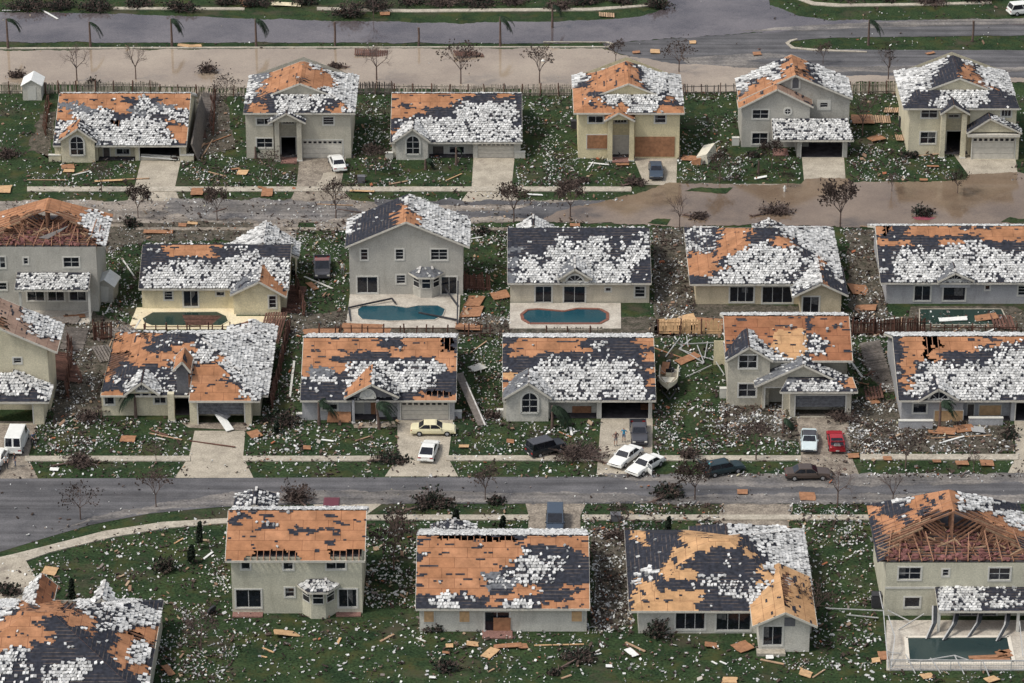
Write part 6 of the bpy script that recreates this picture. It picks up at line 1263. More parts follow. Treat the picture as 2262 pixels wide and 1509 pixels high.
# planks: (x0,y0,x1,y1,mat)
for i, (a, b, c, d, mt) in enumerate([(95, 24, 128, 44, 'white_paint'), (5, 24, 45, 25, 'white_paint'), (170, 385, 196, 376, 'lumber'), (160, 388, 200, 380, 'trim'), (460, 380, 500, 392, 'lumber'), (985, 400, 1020, 386, 'board_light'), (1300, 360, 1345, 366, 'white_paint'), (1296, 378, 1310, 360, 'white_paint'), (445, 350, 470, 310, 'lumber'), (430, 345, 452, 318, 'lumber'), (440, 325, 510, 300, 'board'),
        (268, 570, 296, 612, 'trim'), (672, 612, 735, 640, 'trim'), (236, 690, 246, 672, 'white_paint'), (90, 712, 200, 690, 'trim'), (232, 735, 300, 720, 'lumber'), (290, 740, 310, 708, 'trim'), (240, 770, 262, 720, 'lumber'), (545, 690, 610, 694, 'lumber'), (1040, 780, 1075, 756, 'lumber'), (330, 958, 402, 974, 'lumber'), (335, 952, 372, 965, 'red_wood'), (345, 968, 365, 974, 'trim'), (420, 975, 520, 990, 'red_wood'),
        (710, 972, 737, 977, 'white_paint'), (785, 975, 822, 965, 'lumber'), (1235, 955, 1262, 968, 'board'), (1260, 945, 1263, 964, 'white_paint'), (1390, 750, 1515, 796, 'board'), (1500, 772, 1525, 752, 'metal_white'), (2075, 980, 2130, 966, 'white_paint'), (2040, 970, 2190, 964, 'lumber'), (385, 1202, 405, 1192, 'board_light'), (450, 1236, 470, 1222, 'white_paint'), (580, 1432, 605, 1444, 'board_light'), (575, 1450, 590, 1455, 'board_light'), (745, 1424, 752, 1412, 'board_light'),
        (1180, 1427, 1290, 1426, 'board_light'), (920, 1410, 940, 1420, 'trim'), (840, 1418, 870, 1404, 'lumber'), (1308, 1446, 1325, 1438, 'white_paint'), (1308, 1448, 1328, 1446, 'white_paint'), (1240, 1500, 1262, 1494, 'lumber'), (1078, 1486, 1092, 1480, 'lumber'), (1380, 1424, 1415, 1450, 'red_wood'), (1382, 1420, 1425, 1442, 'lumber'), (1590, 1462, 1605, 1470, 'white_paint'), (1572, 1462, 1584, 1470, 'white_paint'), (1680, 1458, 1732, 1470, 'lumber'), (1766, 1476, 1795, 1490, 'board_light'), (1795, 1498, 1822, 1482, 'lumber'),
        (720, 1320, 720, 1330, 'trim'), (1310, 1372, 1322, 1350, 'white_paint'), (1300, 1330, 1316, 1376, 'board'), (1960, 1300, 1984, 1320, 'trim'), (1900, 500, 1940, 506, 'lumber'), (1030, 530, 1066, 526, 'white_paint'), (2030, 345, 2075, 342, 'lumber'), (1580, 352, 1584, 332, 'lumber'), (1500, 345, 1502, 330, 'lumber'), (640, 880, 650, 800, 'trim'), (1610, 800, 1640, 830, 'metal_white'), (1890, 790, 1920, 806, 'trim'), (1880, 800, 1905, 836, 'trim'), (1900, 835, 1935, 822, 'red_wood'), (1892, 845, 1918, 852, 'board'),
        (1920, 712, 1985, 704, 'trim'), (1985, 745, 1992, 704, 'lumber'), (2100, 738, 2130, 722, 'lumber'), (2165, 742, 2200, 728, 'white_paint'), (1560, 730, 1590, 712, 'trim'), (1600, 730, 1570, 716, 'lumber'), (255, 398, 330, 396, 'lumber'), (60, 398, 150, 400, 'lumber'), (700, 452, 780, 456, 'lumber'), (860, 408, 900, 402, 'lumber'), (470, 470, 500, 462, 'bark'), (740, 462, 800, 472, 'bark')]):
    A, B = gp(a, b), gp(c, d); mb = MB(); mid = (A+B)/2; w = .16 if i % 3 else .24; mb.bar(A-mid+Vector((0, 0, .06)), B-mid+Vector((0, 0, .14)), w, .07, mt)
    o = mb.build('plank', loc=mid); auto(o, {'lumber': 'brown timber plank', 'board': 'orange-brown plank', 'board_light': 'pale tan plank', 'white_paint': 'white painted plank', 'trim': 'pale grey plank', 'red_wood': 'dark red plank', 'metal_white': 'white metal bar', 'bark': 'dark broken branch'}[mt], 'plank', 'loose planks', (a+c)/2, (b+d)/2)
m = MB(); p = gp(1543, 362)
m.hexa([(0, 0, 0), (1.2, -.1, 0), (2.4, 3.2, .2), (1.0, 3.4, .2), (-.3, .1, .9), (1.0, 0, 1.3), (2.2, 3.3, 1.5), (.8, 3.5, 1.1)], 'boat_hull'); m.hexa([(-.9, -.3, 0), (.2, -.5, 0), (.2, .6, 0), (-.9, .7, 0), (-.7, -.2, .6), (.3, -.3, .8), (.2, .5, .8), (-.8, .5, .7)], 'board')
tag(m.build('torn_wall_section', loc=p), 'cream torn wall section lying on the lawn right of the boarded yellow house', 'wall section')
# ================================================================== VEHICLES
def loft(mb, st, mat, n=None):
    """st: list of (y, [(x,z)...]) cross sections"""
    k = mb.mi(mat); base = []
    for y, sec in st:
        base.append(len(mb.v)); mb.v.extend((x, y, z) for x, z in sec)
    m = len(st[0][1])
    for i in range(len(st)-1):
        for j in range(m):
            mb.f.append((base[i]+j, base[i]+(j+1) % m, base[i+1]+(j+1) % m, base[i+1]+j)); mb.m.append(k); mb.uv.append([(0, 0)]*4)
    for b in (base[0], base[-1]): mb.f.append(tuple(b+j for j in range(m))); mb.m.append(k); mb.uv.append([(0, 0)]*m)
def sec(w, z0, z1, r=.09, ins=.06): return [(-w+r, z0), (w-r, z0), (w, z0+r*1.4), (w, z0+(z1-z0)*.62), (w-ins, z1-.03), (w-ins-r, z1), (-w+ins+r, z1), (-w+ins, z1-.03), (-w, z0+(z1-z0)*.62), (-w, z0+r*1.4)]
SPEC = dict(  # length, half width, body stations (y, ztop), cabin (y0 low, y0 top, y1 top, y1 low), roof z ; y>0 is the front
    sedan=(4.7, .88, [(-2.35, .78), (-2.2, .88), (-1.45, .92), (.85, .90), (1.9, .80), (2.25, .72), (2.35, .6)], (-1.55, -.95, .35, 1.0), 1.36),
    coupe=(4.5, .88, [(-2.25, .8), (-2.1, .9), (-1.3, .93), (.8, .86), (1.8, .74), (2.2, .62), (2.25, .5)], (-1.9, -.75, .2, .95), 1.28),
    wagon=(4.4, .86, [(-2.2, .85), (-2.1, .92), (-1, .93), (.9, .9), (1.8, .82), (2.15, .74), (2.2, .6)], (-2.1, -1.75, .45, 1.05), 1.42),
    van=(5.0, .97, [(-2.5, 1.05), (-2.4, 1.1), (0, 1.1), (1.5, 1.1), (2.2, .98), (2.45, .85), (2.5, .6)], (-2.42, -2.3, 1.1, 1.85), 2.1),
    minivan=(4.6, .93, [(-2.3, .95), (-2.2, 1.0), (0, 1.0), (1.1, .98), (1.9, .84), (2.25, .74), (2.3, .6)], (-2.2, -1.9, .5, 1.45), 1.7),
    jeep=(4.2, .88, [(-2.1, 1.0), (-2.0, 1.05), (0, 1.05), (.9, 1.05), (1.8, 1.0), (2.05, .95), (2.1, .7)], (-2.02, -1.95, .5, .85), 1.75),
    pickup=(5.0, .9, [(-2.5, .9), (-2.4, .95), (-.5, .95), (.9, .95), (2.0, .9), (2.4, .85), (2.5, .6)], (-.75, -.55, .55, 1.05), 1.55),
    truck=(5.4, .98, [(-2.7, .95), (-2.6, 1.0), (0, 1.0), (1.4, 1.0), (2.3, .95), (2.6, .85), (2.7, .6)], (.0, .15, 1.0, 1.5), 1.9))
def pane(mb, q, m, g=.1, off=.015, mat='glass'):
    """glass quad inset into a cabin side given by 4 corners (low a, low b, top b, top a)"""
    q = [Vector(p) for p in q]; c = sum(q, Vector())/4; n = (q[1]-q[0]).cross(q[3]-q[0]).normalized()
    if n.dot(c-Vector((0, 0, m))) < 0: n = -n
    u = (q[1]-q[0]).normalized(); v = (q[3]-q[0]+q[2]-q[1]).normalized()
    q2 = [q[0]+u*g+v*g*.6, q[1]-u*g+v*g*.6, q[2]-u*g-v*g*.6, q[3]+u*g-v*g*.6]; mb.poly([p+n*off for p in q2], mat)
def car(px, py, heading, kind, col, label, opens=(), roofcol=None, group=None, dark=False, cat='car', name=None, z=0):
    L, hw, st, cb, zr = SPEC[kind]; p = gp(px, py, z); nm = name or {'van': 'van', 'minivan': 'minivan', 'jeep': 'jeep', 'pickup': 'pickup_truck', 'truck': 'pickup_truck'}.get(kind, 'parked_car')
    root = thing(nm, p, label, cat, group, rz=R(heading-90)); P = 'paint_'+col; zb = .28
    body = MB(); sts = []
    for i, (y, zt) in enumerate(st): e = 1-.10*(abs(y)/(L/2))**4; sts.append((y, sec(hw*e, zb if 0 < i < len(st)-1 else .36, zt)))
    if kind in ('pickup', 'truck'):
        bed = [s_ for s_ in sts if s_[0] > -.6 or kind == 'truck' and s_[0] >= -.1]; yb = cb[0]
        fr = [(yb, sec(hw, zb, .95))]+[s_ for s_ in sts if s_[0] > yb]; loft(body, fr, P)
        body.box(-hw, hw, -L/2+.05, yb, zb+.1, .62, P); 
        for sx in (-1, 1): body.box(min(sx*hw, sx*(hw-.09)), max(sx*hw, sx*(hw-.09)), -L/2, yb, .6, .98, P)
        body.box(-hw, hw, -L/2, -L/2+.07, .5, .98, P)
    else: loft(body, sts, P)
    o = body.build('body', root)
    # cabin: pillars and roof in paint, windows as glass
    y0, y0t, y1t, y1 = cb; w0, w1 = hw-.09, hw-.2 if kind not in ('van', 'jeep', 'truck', 'minivan') else hw-.13; zl = .88 if kind not in ('van', 'minivan', 'jeep', 'pickup', 'truck') else .98
    A = [(-w0, y0, zl), (w0, y0, zl), (w0, y1, zl), (-w0, y1, zl)]; B = [(-w1, y0t, zr-.04), (w1, y0t, zr-.04), (w1, y1t, zr-.04), (-w1, y1t, zr-.04)]; T = [(-w1+.1, y0t+.1, zr), (w1-.1, y0t+.1, zr), (w1-.1, y1t-.12, zr), (-w1+.1, y1t-.12, zr)]
    cm = MB(); rc = 'paint_'+roofcol if roofcol else P
    for i in range(4): j = (i+1) % 4; cm.poly([A[i], A[j], B[j], B[i]], P); cm.poly([B[i], B[j], T[j], T[i]], rc)
    cm.poly(T, rc); cab = cm.build('cabin', root)
    for nm2, i in (('rear_window', 0), ('windscreen', 2)):
        j = (i+1) % 4; g = MB(); q = [A[i], A[j], B[j], B[i]]
        if nm2 == 'rear_window' and kind == 'van':
            for t0, t1 in ((0, .5), (.5, 1)):
                a, b, c, d = [Vector(v) for v in q]; pane(g, [a.lerp(b, t0), a.lerp(b, t1), d.lerp(c, t1), d.lerp(c, t0)], 1.2, .1)
        else: pane(g, q, 1.2, .09)
        g.build(nm2, cab)
    for sgn in (1, -1):
        i = 1 if sgn > 0 else 3; j = (i+1) % 4; a, b, c, d = [Vector(v) for v in (A[i], A[j], B[j], B[i])]
        nn = 1 if kind == 'pickup' or kind == 'truck' else 2 if kind != 'van' else 1
        rng = [(t/nn, (t+1)/nn) for t in range(nn)] if kind != 'van' else ([(.72, .98)] if sgn > 0 else [(.02, .28)])
        for t0, t1 in rng: g = MB(); pane(g, [a.lerp(b, t0), a.lerp(b, t1), d.lerp(c, t1), d.lerp(c, t0)], 1.2, .05); g.build('side_window', cab)
    yw = L/2-.85
    for sx in (-1, 1):
        for y in (-yw+.05, yw-.02):
            w = MB(); w.tube([(sx*(hw-.2), y, .32), (sx*(hw+.015), y, .32)], [.32, .32], 'tyre', 12); wo = w.build('wheel', root)
            hb = MB(); hb.tube([(sx*(hw+.01), y, .32), (sx*(hw+.03), y, .32)], [.18, .16], 'hub', 10); hb.build('hubcap', wo)
    bm = MB(); bm.box(-hw+.02, hw-.02, L/2-.12, L/2+.06, .36, .5, 'rubber' if col not in ('white', 'cream', 'red') else P); bm.build('front_bumper', root); bm = MB(); bm.box(-hw+.02, hw-.02, -L/2-.06, -L/2+.1, .36, .52, 'rubber' if col not in ('white', 'cream', 'red') else P); bm.build('rear_bumper', root)
    zt = st[-2][1]-.12
    for sx in (-1, 1):
        l = MB(); l.box(sx*(hw-.28)-.15, sx*(hw-.28)+.15, L/2-.14, L/2-.0, zt-.14, zt+.02, 'lamp'); l.build('headlight', root)
        l = MB(); l.box(sx*(hw-.25)-.16, sx*(hw-.25)+.16, -L/2-.01, -L/2+.1, .62, .76, 'red_lamp'); l.build('tail_light', root)
    gr = MB(); gr.box(-.42, .42, L/2-.1, L/2+.005, zt-.13, zt, 'rubber'); gr.build('grille', root)
    pl = MB(); pl.box(-.18, .18, -L/2-.075, -L/2-.055, .4, .52, 'trim'); pl.build('number_plate', root)
    for sx in (-1, 1): mr = MB(); mr.box(sx*hw-.07, sx*hw+.07, y1-.25, y1-.12, .9, 1.02, P); mr.build('door_mirror', root)
    if 'boot' in opens or 'hatch' in opens:
        t = MB(); t.bar((0, y0-.02, .95 if 'boot' in opens else zr-.02), (0, y0-(.5 if 'boot' in opens else .75), 1.75 if 'boot' in opens else zr+.5), 2*hw-.25, .05, P); t.build('boot_lid', root)
        t = MB(); t.box(-hw+.18, hw-.18, -L/2+.15, y0-.1, st[1][1]+.015, st[1][1]+.03, 'rubber'); t.hexa([(-.4, -L/2+.3, st[1][1]+.03), (.3, -L/2+.3, st[1][1]+.03), (.35, y0-.25, st[1][1]+.03), (-.35, y0-.25, st[1][1]+.03), (-.3, -L/2+.35, st[1][1]+.25), (.2, -L/2+.4, st[1][1]+.2), (.2, y0-.3, st[1][1]+.28), (-.25, y0-.3, st[1][1]+.2)], 'trim'); t.build('boot_contents', root)
    if 'bonnet' in opens:
        t = MB(); t.bar((0, y1+.1, .95), (0, y1+.55, 1.75), 2*hw-.3, .05, P); t.build('bonnet', root); t = MB(); t.box(-hw+.2, hw-.2, y1+.1, L/2-.25, .90, .93, 'rubber'); t.build('engine_bay', root)
    for sd in [s_ for s_ in opens if s_.startswith('door')]:
        sx = 1 if sd.endswith('R') else -1; t = MB(); t.hexa([(sx*hw, .75, .35), (sx*(hw+.85), 1.15, .35), (sx*(hw+.85), 1.2, .35), (sx*hw, .8, .35), (sx*hw, .75, .88), (sx*(hw+.85), 1.15, .88), (sx*(hw+.85), 1.2, .88), (sx*hw, .8, .88)], P)
        for q in ((sx*hw*.98, .72), (sx*(hw+.8), 1.1)): t.bar((q[0], q[1], .85), (q[0], q[1], 1.3), .05, .05, P)
        t.bar((sx*hw*.98, .72, 1.3), (sx*(hw+.8), 1.1, 1.3), .05, .05, P); t.build('door', root)
    return root
car(745, 368, 102, 'sedan', 'white', 'white saloon parked on the driveway of the two-storey greige house'); car(1449, 385, -90, 'sedan', 'navy', 'dark blue-grey saloon facing out before the boarded garage')
tk = car(712, 600, -87, 'truck', 'charcoal', 'dark pickup with a maroon roof and planks in its bed beside the grey gable house', roofcol='maroon', cat='pickup')
car(38, 985, 87, 'van', 'white', 'white panel van parked tail-out at the left edge', cat='van'); car(-8, 1026, 262, 'sedan', 'white', 'white saloon with raised bonnet cut by the left edge, people beside it', opens=('bonnet',))
car(957, 957, 0, 'sedan', 'cream', 'long cream saloon parked crosswise in front of a closed garage'); car(947, 1004, 82, 'coupe', 'white', 'white coupe behind the crosswise cream saloon')
car(1206, 1000, 30, 'jeep', 'black', 'boxy black jeep with grey top on the sidewalk', roofcol='charcoal', cat='jeep'); car(1411, 966, -89, 'pickup', 'charcoal', 'dark grey pickup backed up to the open garage', cat='pickup')
car(1382, 1018, -122, 'sedan', 'white', 'white saloon at the driveway mouth, left of its twin'); car(1426, 1037, -130, 'sedan', 'white', 'white saloon at the driveway mouth with an open front door', opens=('doorL',))
car(1597, 1044, 22, 'wagon', 'teal', 'dark teal hatchback with open tail on the verge, person behind it', opens=('hatch',)); car(1784, 1055, 2, 'sedan', 'burnt', 'wrecked rust-brown saloon standing at the kerb')
car(1787, 983, -94, 'sedan', 'ice', 'pale blue saloon with a dark roof on the rubble driveway', roofcol='charcoal'); car(1846, 983, 90, 'coupe', 'red', 'red hatchback with open tailgate on the rubble driveway', opens=('hatch',))
car(1226, 1160, -91, 'minivan', 'navy', 'dark blue minivan on the driveway beyond the huge orange roof', cat='minivan'); car(732, 1150, -90, 'minivan', 'burgundy', 'burgundy van mostly hidden behind the olive house roof', cat='van'); car(2262, 30, 15, 'minivan', 'white', 'white van on the far grass at the top right edge', cat='van')
# trailered boat
p = gp(1476, 862); root = thing('motor_boat', p+Vector((0, 0, 1.0)), 'cream open motor boat with its bow to the viewer, heaped with a brown board', 'boat', rz=R(-90-4)+R(-90)+R(90)*0)
hull = MB(); secs = []
for t in range(9):
    f = t/8; y = -2.6+5.2*f; w = 1.05*(1 if f < .55 else math.cos((f-.55)/.45*math.pi/2)**.7) if f < 1 else .03; w = max(w, .04); zt = .8+.22*f**2; zk = -.25*(1-f**3)+.35*f**3
    secs.append((y, [(0, zk), (w*.75, zk+.22), (w, .45), (w, zt), (w-.09 if w > .2 else w*.6, zt), (w*.78, .35), (0, .28), (-w*.78, .35), (-(w-.09) if w > .2 else -w*.6, zt), (-w, zt), (-w, .45), (-w*.75, zk+.22)]))
loft(hull, secs, 'boat_hull'); hull.build('hull', root)
m = MB(); m.poly([(-.75, -2.3, .42), (.75, -2.3, .42), (.8, .4, .42), (.45, 1.4, .42), (-.45, 1.4, .42), (-.8, .4, .42)], 'boat_inside'); m.build('deck', root)
m = MB(); m.poly([(-.75, .7, .92), (.75, .7, .92), (.3, 2.2, 1.0), (-.3, 2.2, 1.0)], 'boat_hull'); m.build('foredeck', root)
m = MB(); m.box(-.3, .3, -.6, -.1, .42, 1.15, 'boat_hull'); m.build('console', root); m = MB(); m.bar((0, -.1, 1.1), (0, .05, 1.6), .6, .03, 'glass'); m.build('windscreen', root)
m = MB(); m.box(-.6, .6, -1.9, -1.5, .42, .8, 'rubber'); m.build('seat', root); m = MB(); m.box(-.2, .2, -3.0, -2.6, .1, 1.2, 'rubber'); m.build('outboard_motor', root)
m = MB()
for sx in (-.8, .8):
    m.bar((sx, -.8, 1.0), (sx*.5, .6, 1.35), .03, .03, 'metal_white')
m.build('rail', root)
m = MB(); m.bar((0, 0, 0), (.35, 2.0, .5), .8, .06, 'board'); o = m.build('plywood_sheet', loc=p+Vector((-.5, .4, 1.75))); tag(o, 'brown board lying across the cream motor boat', 'plywood sheet', 'loose plywood sheets')
root = thing('boat_trailer', p, 'dark trailer under the cream motor boat', 'trailer', rz=math.pi)
m = MB(); m.bar((-.7, -2.4, .55), (-.7, 1.5, .55), .1, .12, 'rubber'); m.bar((.7, -2.4, .55), (.7, 1.5, .55), .1, .12, 'rubber'); m.bar((-.7, 1.5, .55), (0, 3.4, .5), .1, .12, 'rubber'); m.bar((.7, 1.5, .55), (0, 3.4, .5), .1, .12, 'rubber'); m.bar((-1, -.6, .5), (1, -.6, .5), .1, .1, 'rubber'); m.build('frame', root)
for sx in (-1, 1): w = MB(); w.tube([(sx*.85, -.6, .33), (sx*1.05, -.6, .33)], [.33, .33], 'tyre', 12); w.build('wheel', root)

# ================================================================== PEOPLE
def person(px, py, rz, label, top, bottom, hair='hair', pose='stand', z=.03, short=False):
    v = []; e = []; rad = []
    def add(p, r, parent=None):
        v.append(p); rad.append(r); i = len(v)-1
        if parent is not None: e.append((parent, i))
        return i
    lean = .25 if pose == 'bend' else 0
    pel = add((0, 0, .95), .14); ab = add((0, -.02-lean*.2, 1.1), .13, pel); ch = add((0, -.02-lean*.7, 1.32), .155, ab); nk = add((0, -.03-lean*1.1, 1.50), .055, ch); hd = add((0, -.05-lean*1.3, 1.60), .085, nk); hd2 = add((0, -.05-lean*1.35, 1.70), .09, hd); nose = add((0, -.14-lean*1.4, 1.63), .02, hd)
    for s_ in (-1, 1):
        hp = add((s_*.1, 0, .88), .1, pel); kn = add((s_*.12, -.04 if s_ > 0 else .03, .48), .062, hp); an = add((s_*.13, .03 if s_ > 0 else .06, .09), .042, kn); add((s_*.14, -.15, .04), .038, an)
        sh = add((s_*.19, -.02-lean*.8, 1.42), .062, ch)
        if pose == 'stand': el = add((s_*.27, .02, 1.14), .043, sh); wr = add((s_*.25, -.10, .91), .03, el); dn = Vector((0, -.04, -1))
        elif pose == 'akimbo': el = add((s_*.36, .08, 1.16), .043, sh); wr = add((s_*.2, -.06, 1.02), .03, el); dn = Vector((-s_*.6, -.4, -.5))
        else: el = add((s_*.25, -.32, 1.2), .043, sh); wr = add((s_*.15, -.52, 1.08), .03, el); dn = Vector((0, -1, -.3))
        dn.normalize(); W_ = Vector(v[wr]); sd = dn.orthogonal().normalized(); pal = add(tuple(W_+dn*.07), .034, wr)
        for k, l in ((-1.5, .07), (-.5, .085), (.5, .08), (1.5, .06)):
            a = add(tuple(W_+dn*.10+sd*k*.018), .009, pal); add(tuple(W_+dn*(.10+l)+sd*k*.02+Vector((0, -.015, 0))), .008, a)
        a = add(tuple(W_+dn*.05+sd*.045), .010, pal); add(tuple(W_+dn*.09+sd*.065), .009, a)
    me = bpy.data.meshes.new('person_body'); me.from_pydata(v, e, []); o = bpy.data.objects.new('tmp', me); COL.objects.link(o)
    md = o.modifiers.new('Skin', 'SKIN'); md.use_smooth_shade = True
    for i, sv in enumerate(me.skin_vertices[0].data): sv.radius = (rad[i], rad[i]*(.8 if i in (0, 1, 2) else 1)); sv.use_root = (i == 0)
    o.modifiers.new('Sub', 'SUBSURF').levels = 1
    dg = bpy.context.evaluated_depsgraph_get(); me2 = bpy.data.meshes.new_from_object(o.evaluated_get(dg)); bpy.data.objects.remove(o)
    me2.materials.clear(); names = ['skin', top, bottom, 'rubber', hair]
    for n in names: me2.materials.append(MATS[n])
    for f in me2.polygons:
        c = f.center; ax = abs(c.x)
        if c.z > 1.66 or (c.z > 1.58 and c.y > -.03-lean*1.3): k = 4
        elif c.z > 1.46: k = 0
        elif ax > .30 or (ax > .16 and c.z < 1.2 and c.z > .78) or (pose == 'bend' and c.y < -.3): k = 0 if c.z < 1.28 else 1
        elif c.z > .98: k = 1
        elif c.z > (.58 if short else .13): k = 2
        elif c.z > .13: k = 0
        else: k = 3
        f.material_index = k; f.use_smooth = True
    ob = bpy.data.objects.new('person', me2); COL.objects.link(ob); ob.location = gp(px, py, z)+Vector((0, 0, z)); ob.rotation_euler = (0, 0, R(rz)); tag(ob, label, 'person')
person(1360, 985, 20, 'person in a brown top and shorts standing on the driveway, left of two', 'cloth_brown', 'cloth_grey', pose='akimbo', short=True); person(1378, 977, -15, 'person in a blue shirt and dark shorts standing on the driveway, right of two', 'cloth_blue', 'cloth_denim', pose='akimbo', short=True)
person(1563, 1050, 80, 'person in a teal shirt bending to the open tail of the dark hatchback', 'cloth_teal', 'cloth_denim', pose='bend'); person(14, 1036, 10, 'person in white and black bending by the raised bonnet', 'cloth_white', 'cloth_black', pose='bend'); person(34, 1032, -60, 'person in dark clothes standing right of the raised bonnet', 'cloth_black', 'cloth_denim', pose='stand')
person(757, 608, 0, 'person in a white top at the left corner of the grey gable house', 'cloth_white', 'cloth_grey', pose='stand'); person(72, 985, 40, 'person in purple-blue beside the white van', 'cloth_denim', 'cloth_black', pose='bend')

# ================================================================== SMALL BUILT THINGS
def shed(px0, px1, py, zt, label, cover, rz=0, d=3.0, mat='stucco_cream', tilt=0):
    a, b = gp(px0, py), gp(px1, py); w = b.x-a.x; c = Vector(((a.x+b.x)/2, a.y, 0)); root = thing('garden_shed', c, label, 'shed', rz=R(rz)); root.rotation_euler[1] = R(tilt); m = MB(); h_ = zt; k = .7
    for q in ([(-w/2, 0, 0), (w/2, 0, 0), (w/2, 0, h_), (0, 0, h_+w*.3), (-w/2, 0, h_)], [(-w/2, d, 0), (w/2, d, 0), (w/2, d, h_), (0, d, h_+w*.3), (-w/2, d, h_)], [(-w/2, 0, 0), (-w/2, d, 0), (-w/2, d, h_), (-w/2, 0, h_)], [(w/2, 0, 0), (w/2, d, 0), (w/2, d, h_), (w/2, 0, h_)]): m.poly(q, mat)
    m.build('wall', root); r = MB(); e = .2
    for s_ in (-1, 1): r.hexa([(0, -e, h_+w*.3+.03), (s_*(w/2+e), -e, h_-.1), (s_*(w/2+e), d+e, h_-.1), (0, d+e, h_+w*.3+.03), (0, -e, h_+w*.3+.1), (s_*(w/2+e), -e, h_-.03), (s_*(w/2+e), d+e, h_-.03), (0, d+e, h_+w*.3+.1)], cover)
    r.build('roof', root); dr = MB(); dr.box(-.55, .55, -.04, -.01, .05, 2.0, 'trim'); dr.build('door', root); return root
shed(51, 92, 222, 2.1, 'small white-roofed garden shed at the picket fence, far left', 'white_paint', mat='stucco_palegrey'); shed(208, 250, 668, 2.2, 'tipped grey garden shed with a bright roof beside the torn grey house', 'white_paint', rz=-8, mat='stucco_grey', d=2.6, tilt=4)
def cabinet(px, py, w, d, h_, mat, label, name='utility_box', cat='utility box'):
    m = MB(); m.box(-w/2, w/2, 0, d, 0, h_, mat); m.box(-w/2-.03, w/2+.03, -.03, d+.03, h_, h_+.06, mat); o = m.build(name, loc=gp(px, py)); return tag(o, label, cat)
cabinet(798, 405, .9, .7, .8, 'screen_grey', 'small dark box with a grey lid on the lawn right of the white-car driveway'); cabinet(1360, 1153, 1.0, .8, .7, 'screen_grey', 'small black box on the sidewalk right of the minivan'); cabinet(1625, 322, .9, .5, 1.0, 'trim', 'pale utility box on the left wall of the round-window house')
cabinet(1936, 1345, .9, .9, 1.4, 'rubber', 'dark cylindrical-looking bin at the left wall of the insulation house', 'bin', 'bin'); cabinet(1598, 880, .8, .5, 1.1, 'trim', 'white utility box at the left wall of the reddish-roofed house'); cabinet(1995, 282, 1.0, .8, 1.2, 'rubber', 'black air conditioner left of the far right end house', 'air_conditioner', 'air conditioner'); cabinet(1268, 285, .8, .7, 1.0, 'rubber', 'black air conditioner at the left wall of the boarded yellow house', 'air_conditioner', 'air conditioner')
m = MB(); m.tube([(0, 0, 0), (0, 0, .7), (0, 0, .85)], [.12, .12, .05], 'white_paint', 8); m.tube([(-.2, 0, .5), (.2, 0, .5)], [.07, .07], 'white_paint', 6); tag(m.build('fire_hydrant', loc=gp(1733, 424)), 'white hydrant standing in the brown flood water', 'hydrant')
m = MB(); m.tube([(0, 0, .05), (0, 0, .2), (0, 0, .35)], [.2, .25, .1], 'white_paint', 8); tag(m.build('buoy', loc=gp(1199, 137)), 'small white float in the muddy water', 'buoy')
p = gp(466, 1356); m = MB(); m.tube([(0, .1, .25), (0, -.1, .25)], [.55, .55], 'rubber', 16); o = m.build('tyre_swing', loc=p+Vector((0, 0, .25))); o.rotation_euler = (R(25), 0, R(50)); tag(o, 'dark round tub tipped over on the lawn left of the olive house', 'tub'); o.name = 'tub'
m = MB(); P0 = gp(1578, 800); a, b = gp(1576, 806), gp(1603, 806); m.box(0, b.x-a.x, 0, .12, 0, 2.9, 'stucco_sand'); o = m.build('garden_wall', loc=a); tag(o, 'tall bare cream wall slab left of the reddish-roofed house', 'wall'); 
a, b = gp(1986, 255), gp(2003, 300); m = MB(); m.box(0, .15, 0, 9, 0, 2.3, 'stucco_cream'); tag(m.build('garden_wall', loc=gp(1993, 262)), 'bright bare wall left of the far right end house', 'wall')
# crumpled frame of a screen enclosure
def frame_thing(label, segs, mat='metal_white', w=.09, name='pool_enclosure_frame'):
    o0 = gp(segs[0][0][0], segs[0][0][1]); root = thing(name, o0, label, 'frame')
    for (a, b, za, zb) in segs:
        A = gp(*a)+Vector((0, 0, za))-o0; B = gp(*b)+Vector((0, 0, zb))-o0; m = MB(); m.bar(A, B, w, w, mat); m.build('frame_bar', root)
frame_thing('tangled white aluminium frame on the lawn left of the reddish-roofed house', [((1500, 768), (1580, 762), .4, .3), ((1500, 768), (1484, 772), .4, 1.3), ((1500, 775), (1555, 805), .3, .2), ((1555, 805), (1540, 768), .2, .3), ((1520, 772), (1516, 760), .3, 1.0), ((1580, 800), (1500, 775), .2, .2), ((1515, 835), (1572, 812), .1, .3), ((1600, 830), (1573, 795), .1, .5), ((1563, 760), (1556, 795), .3, .2), ((1470, 790), (1502, 760), .1, .8)])
frame_thing('dark bent frame lying over the littered blue pool', [((770, 685), (866, 668), .3, .5), ((866, 668), (873, 676), .5, .4), ((975, 650), (1012, 680), 1.4, .2), ((1012, 660), (1010, 720), 2.2, .1), ((925, 694), (1010, 712), .2, .3), ((770, 685), (775, 712), .3, .1)], 'rubber', .16)
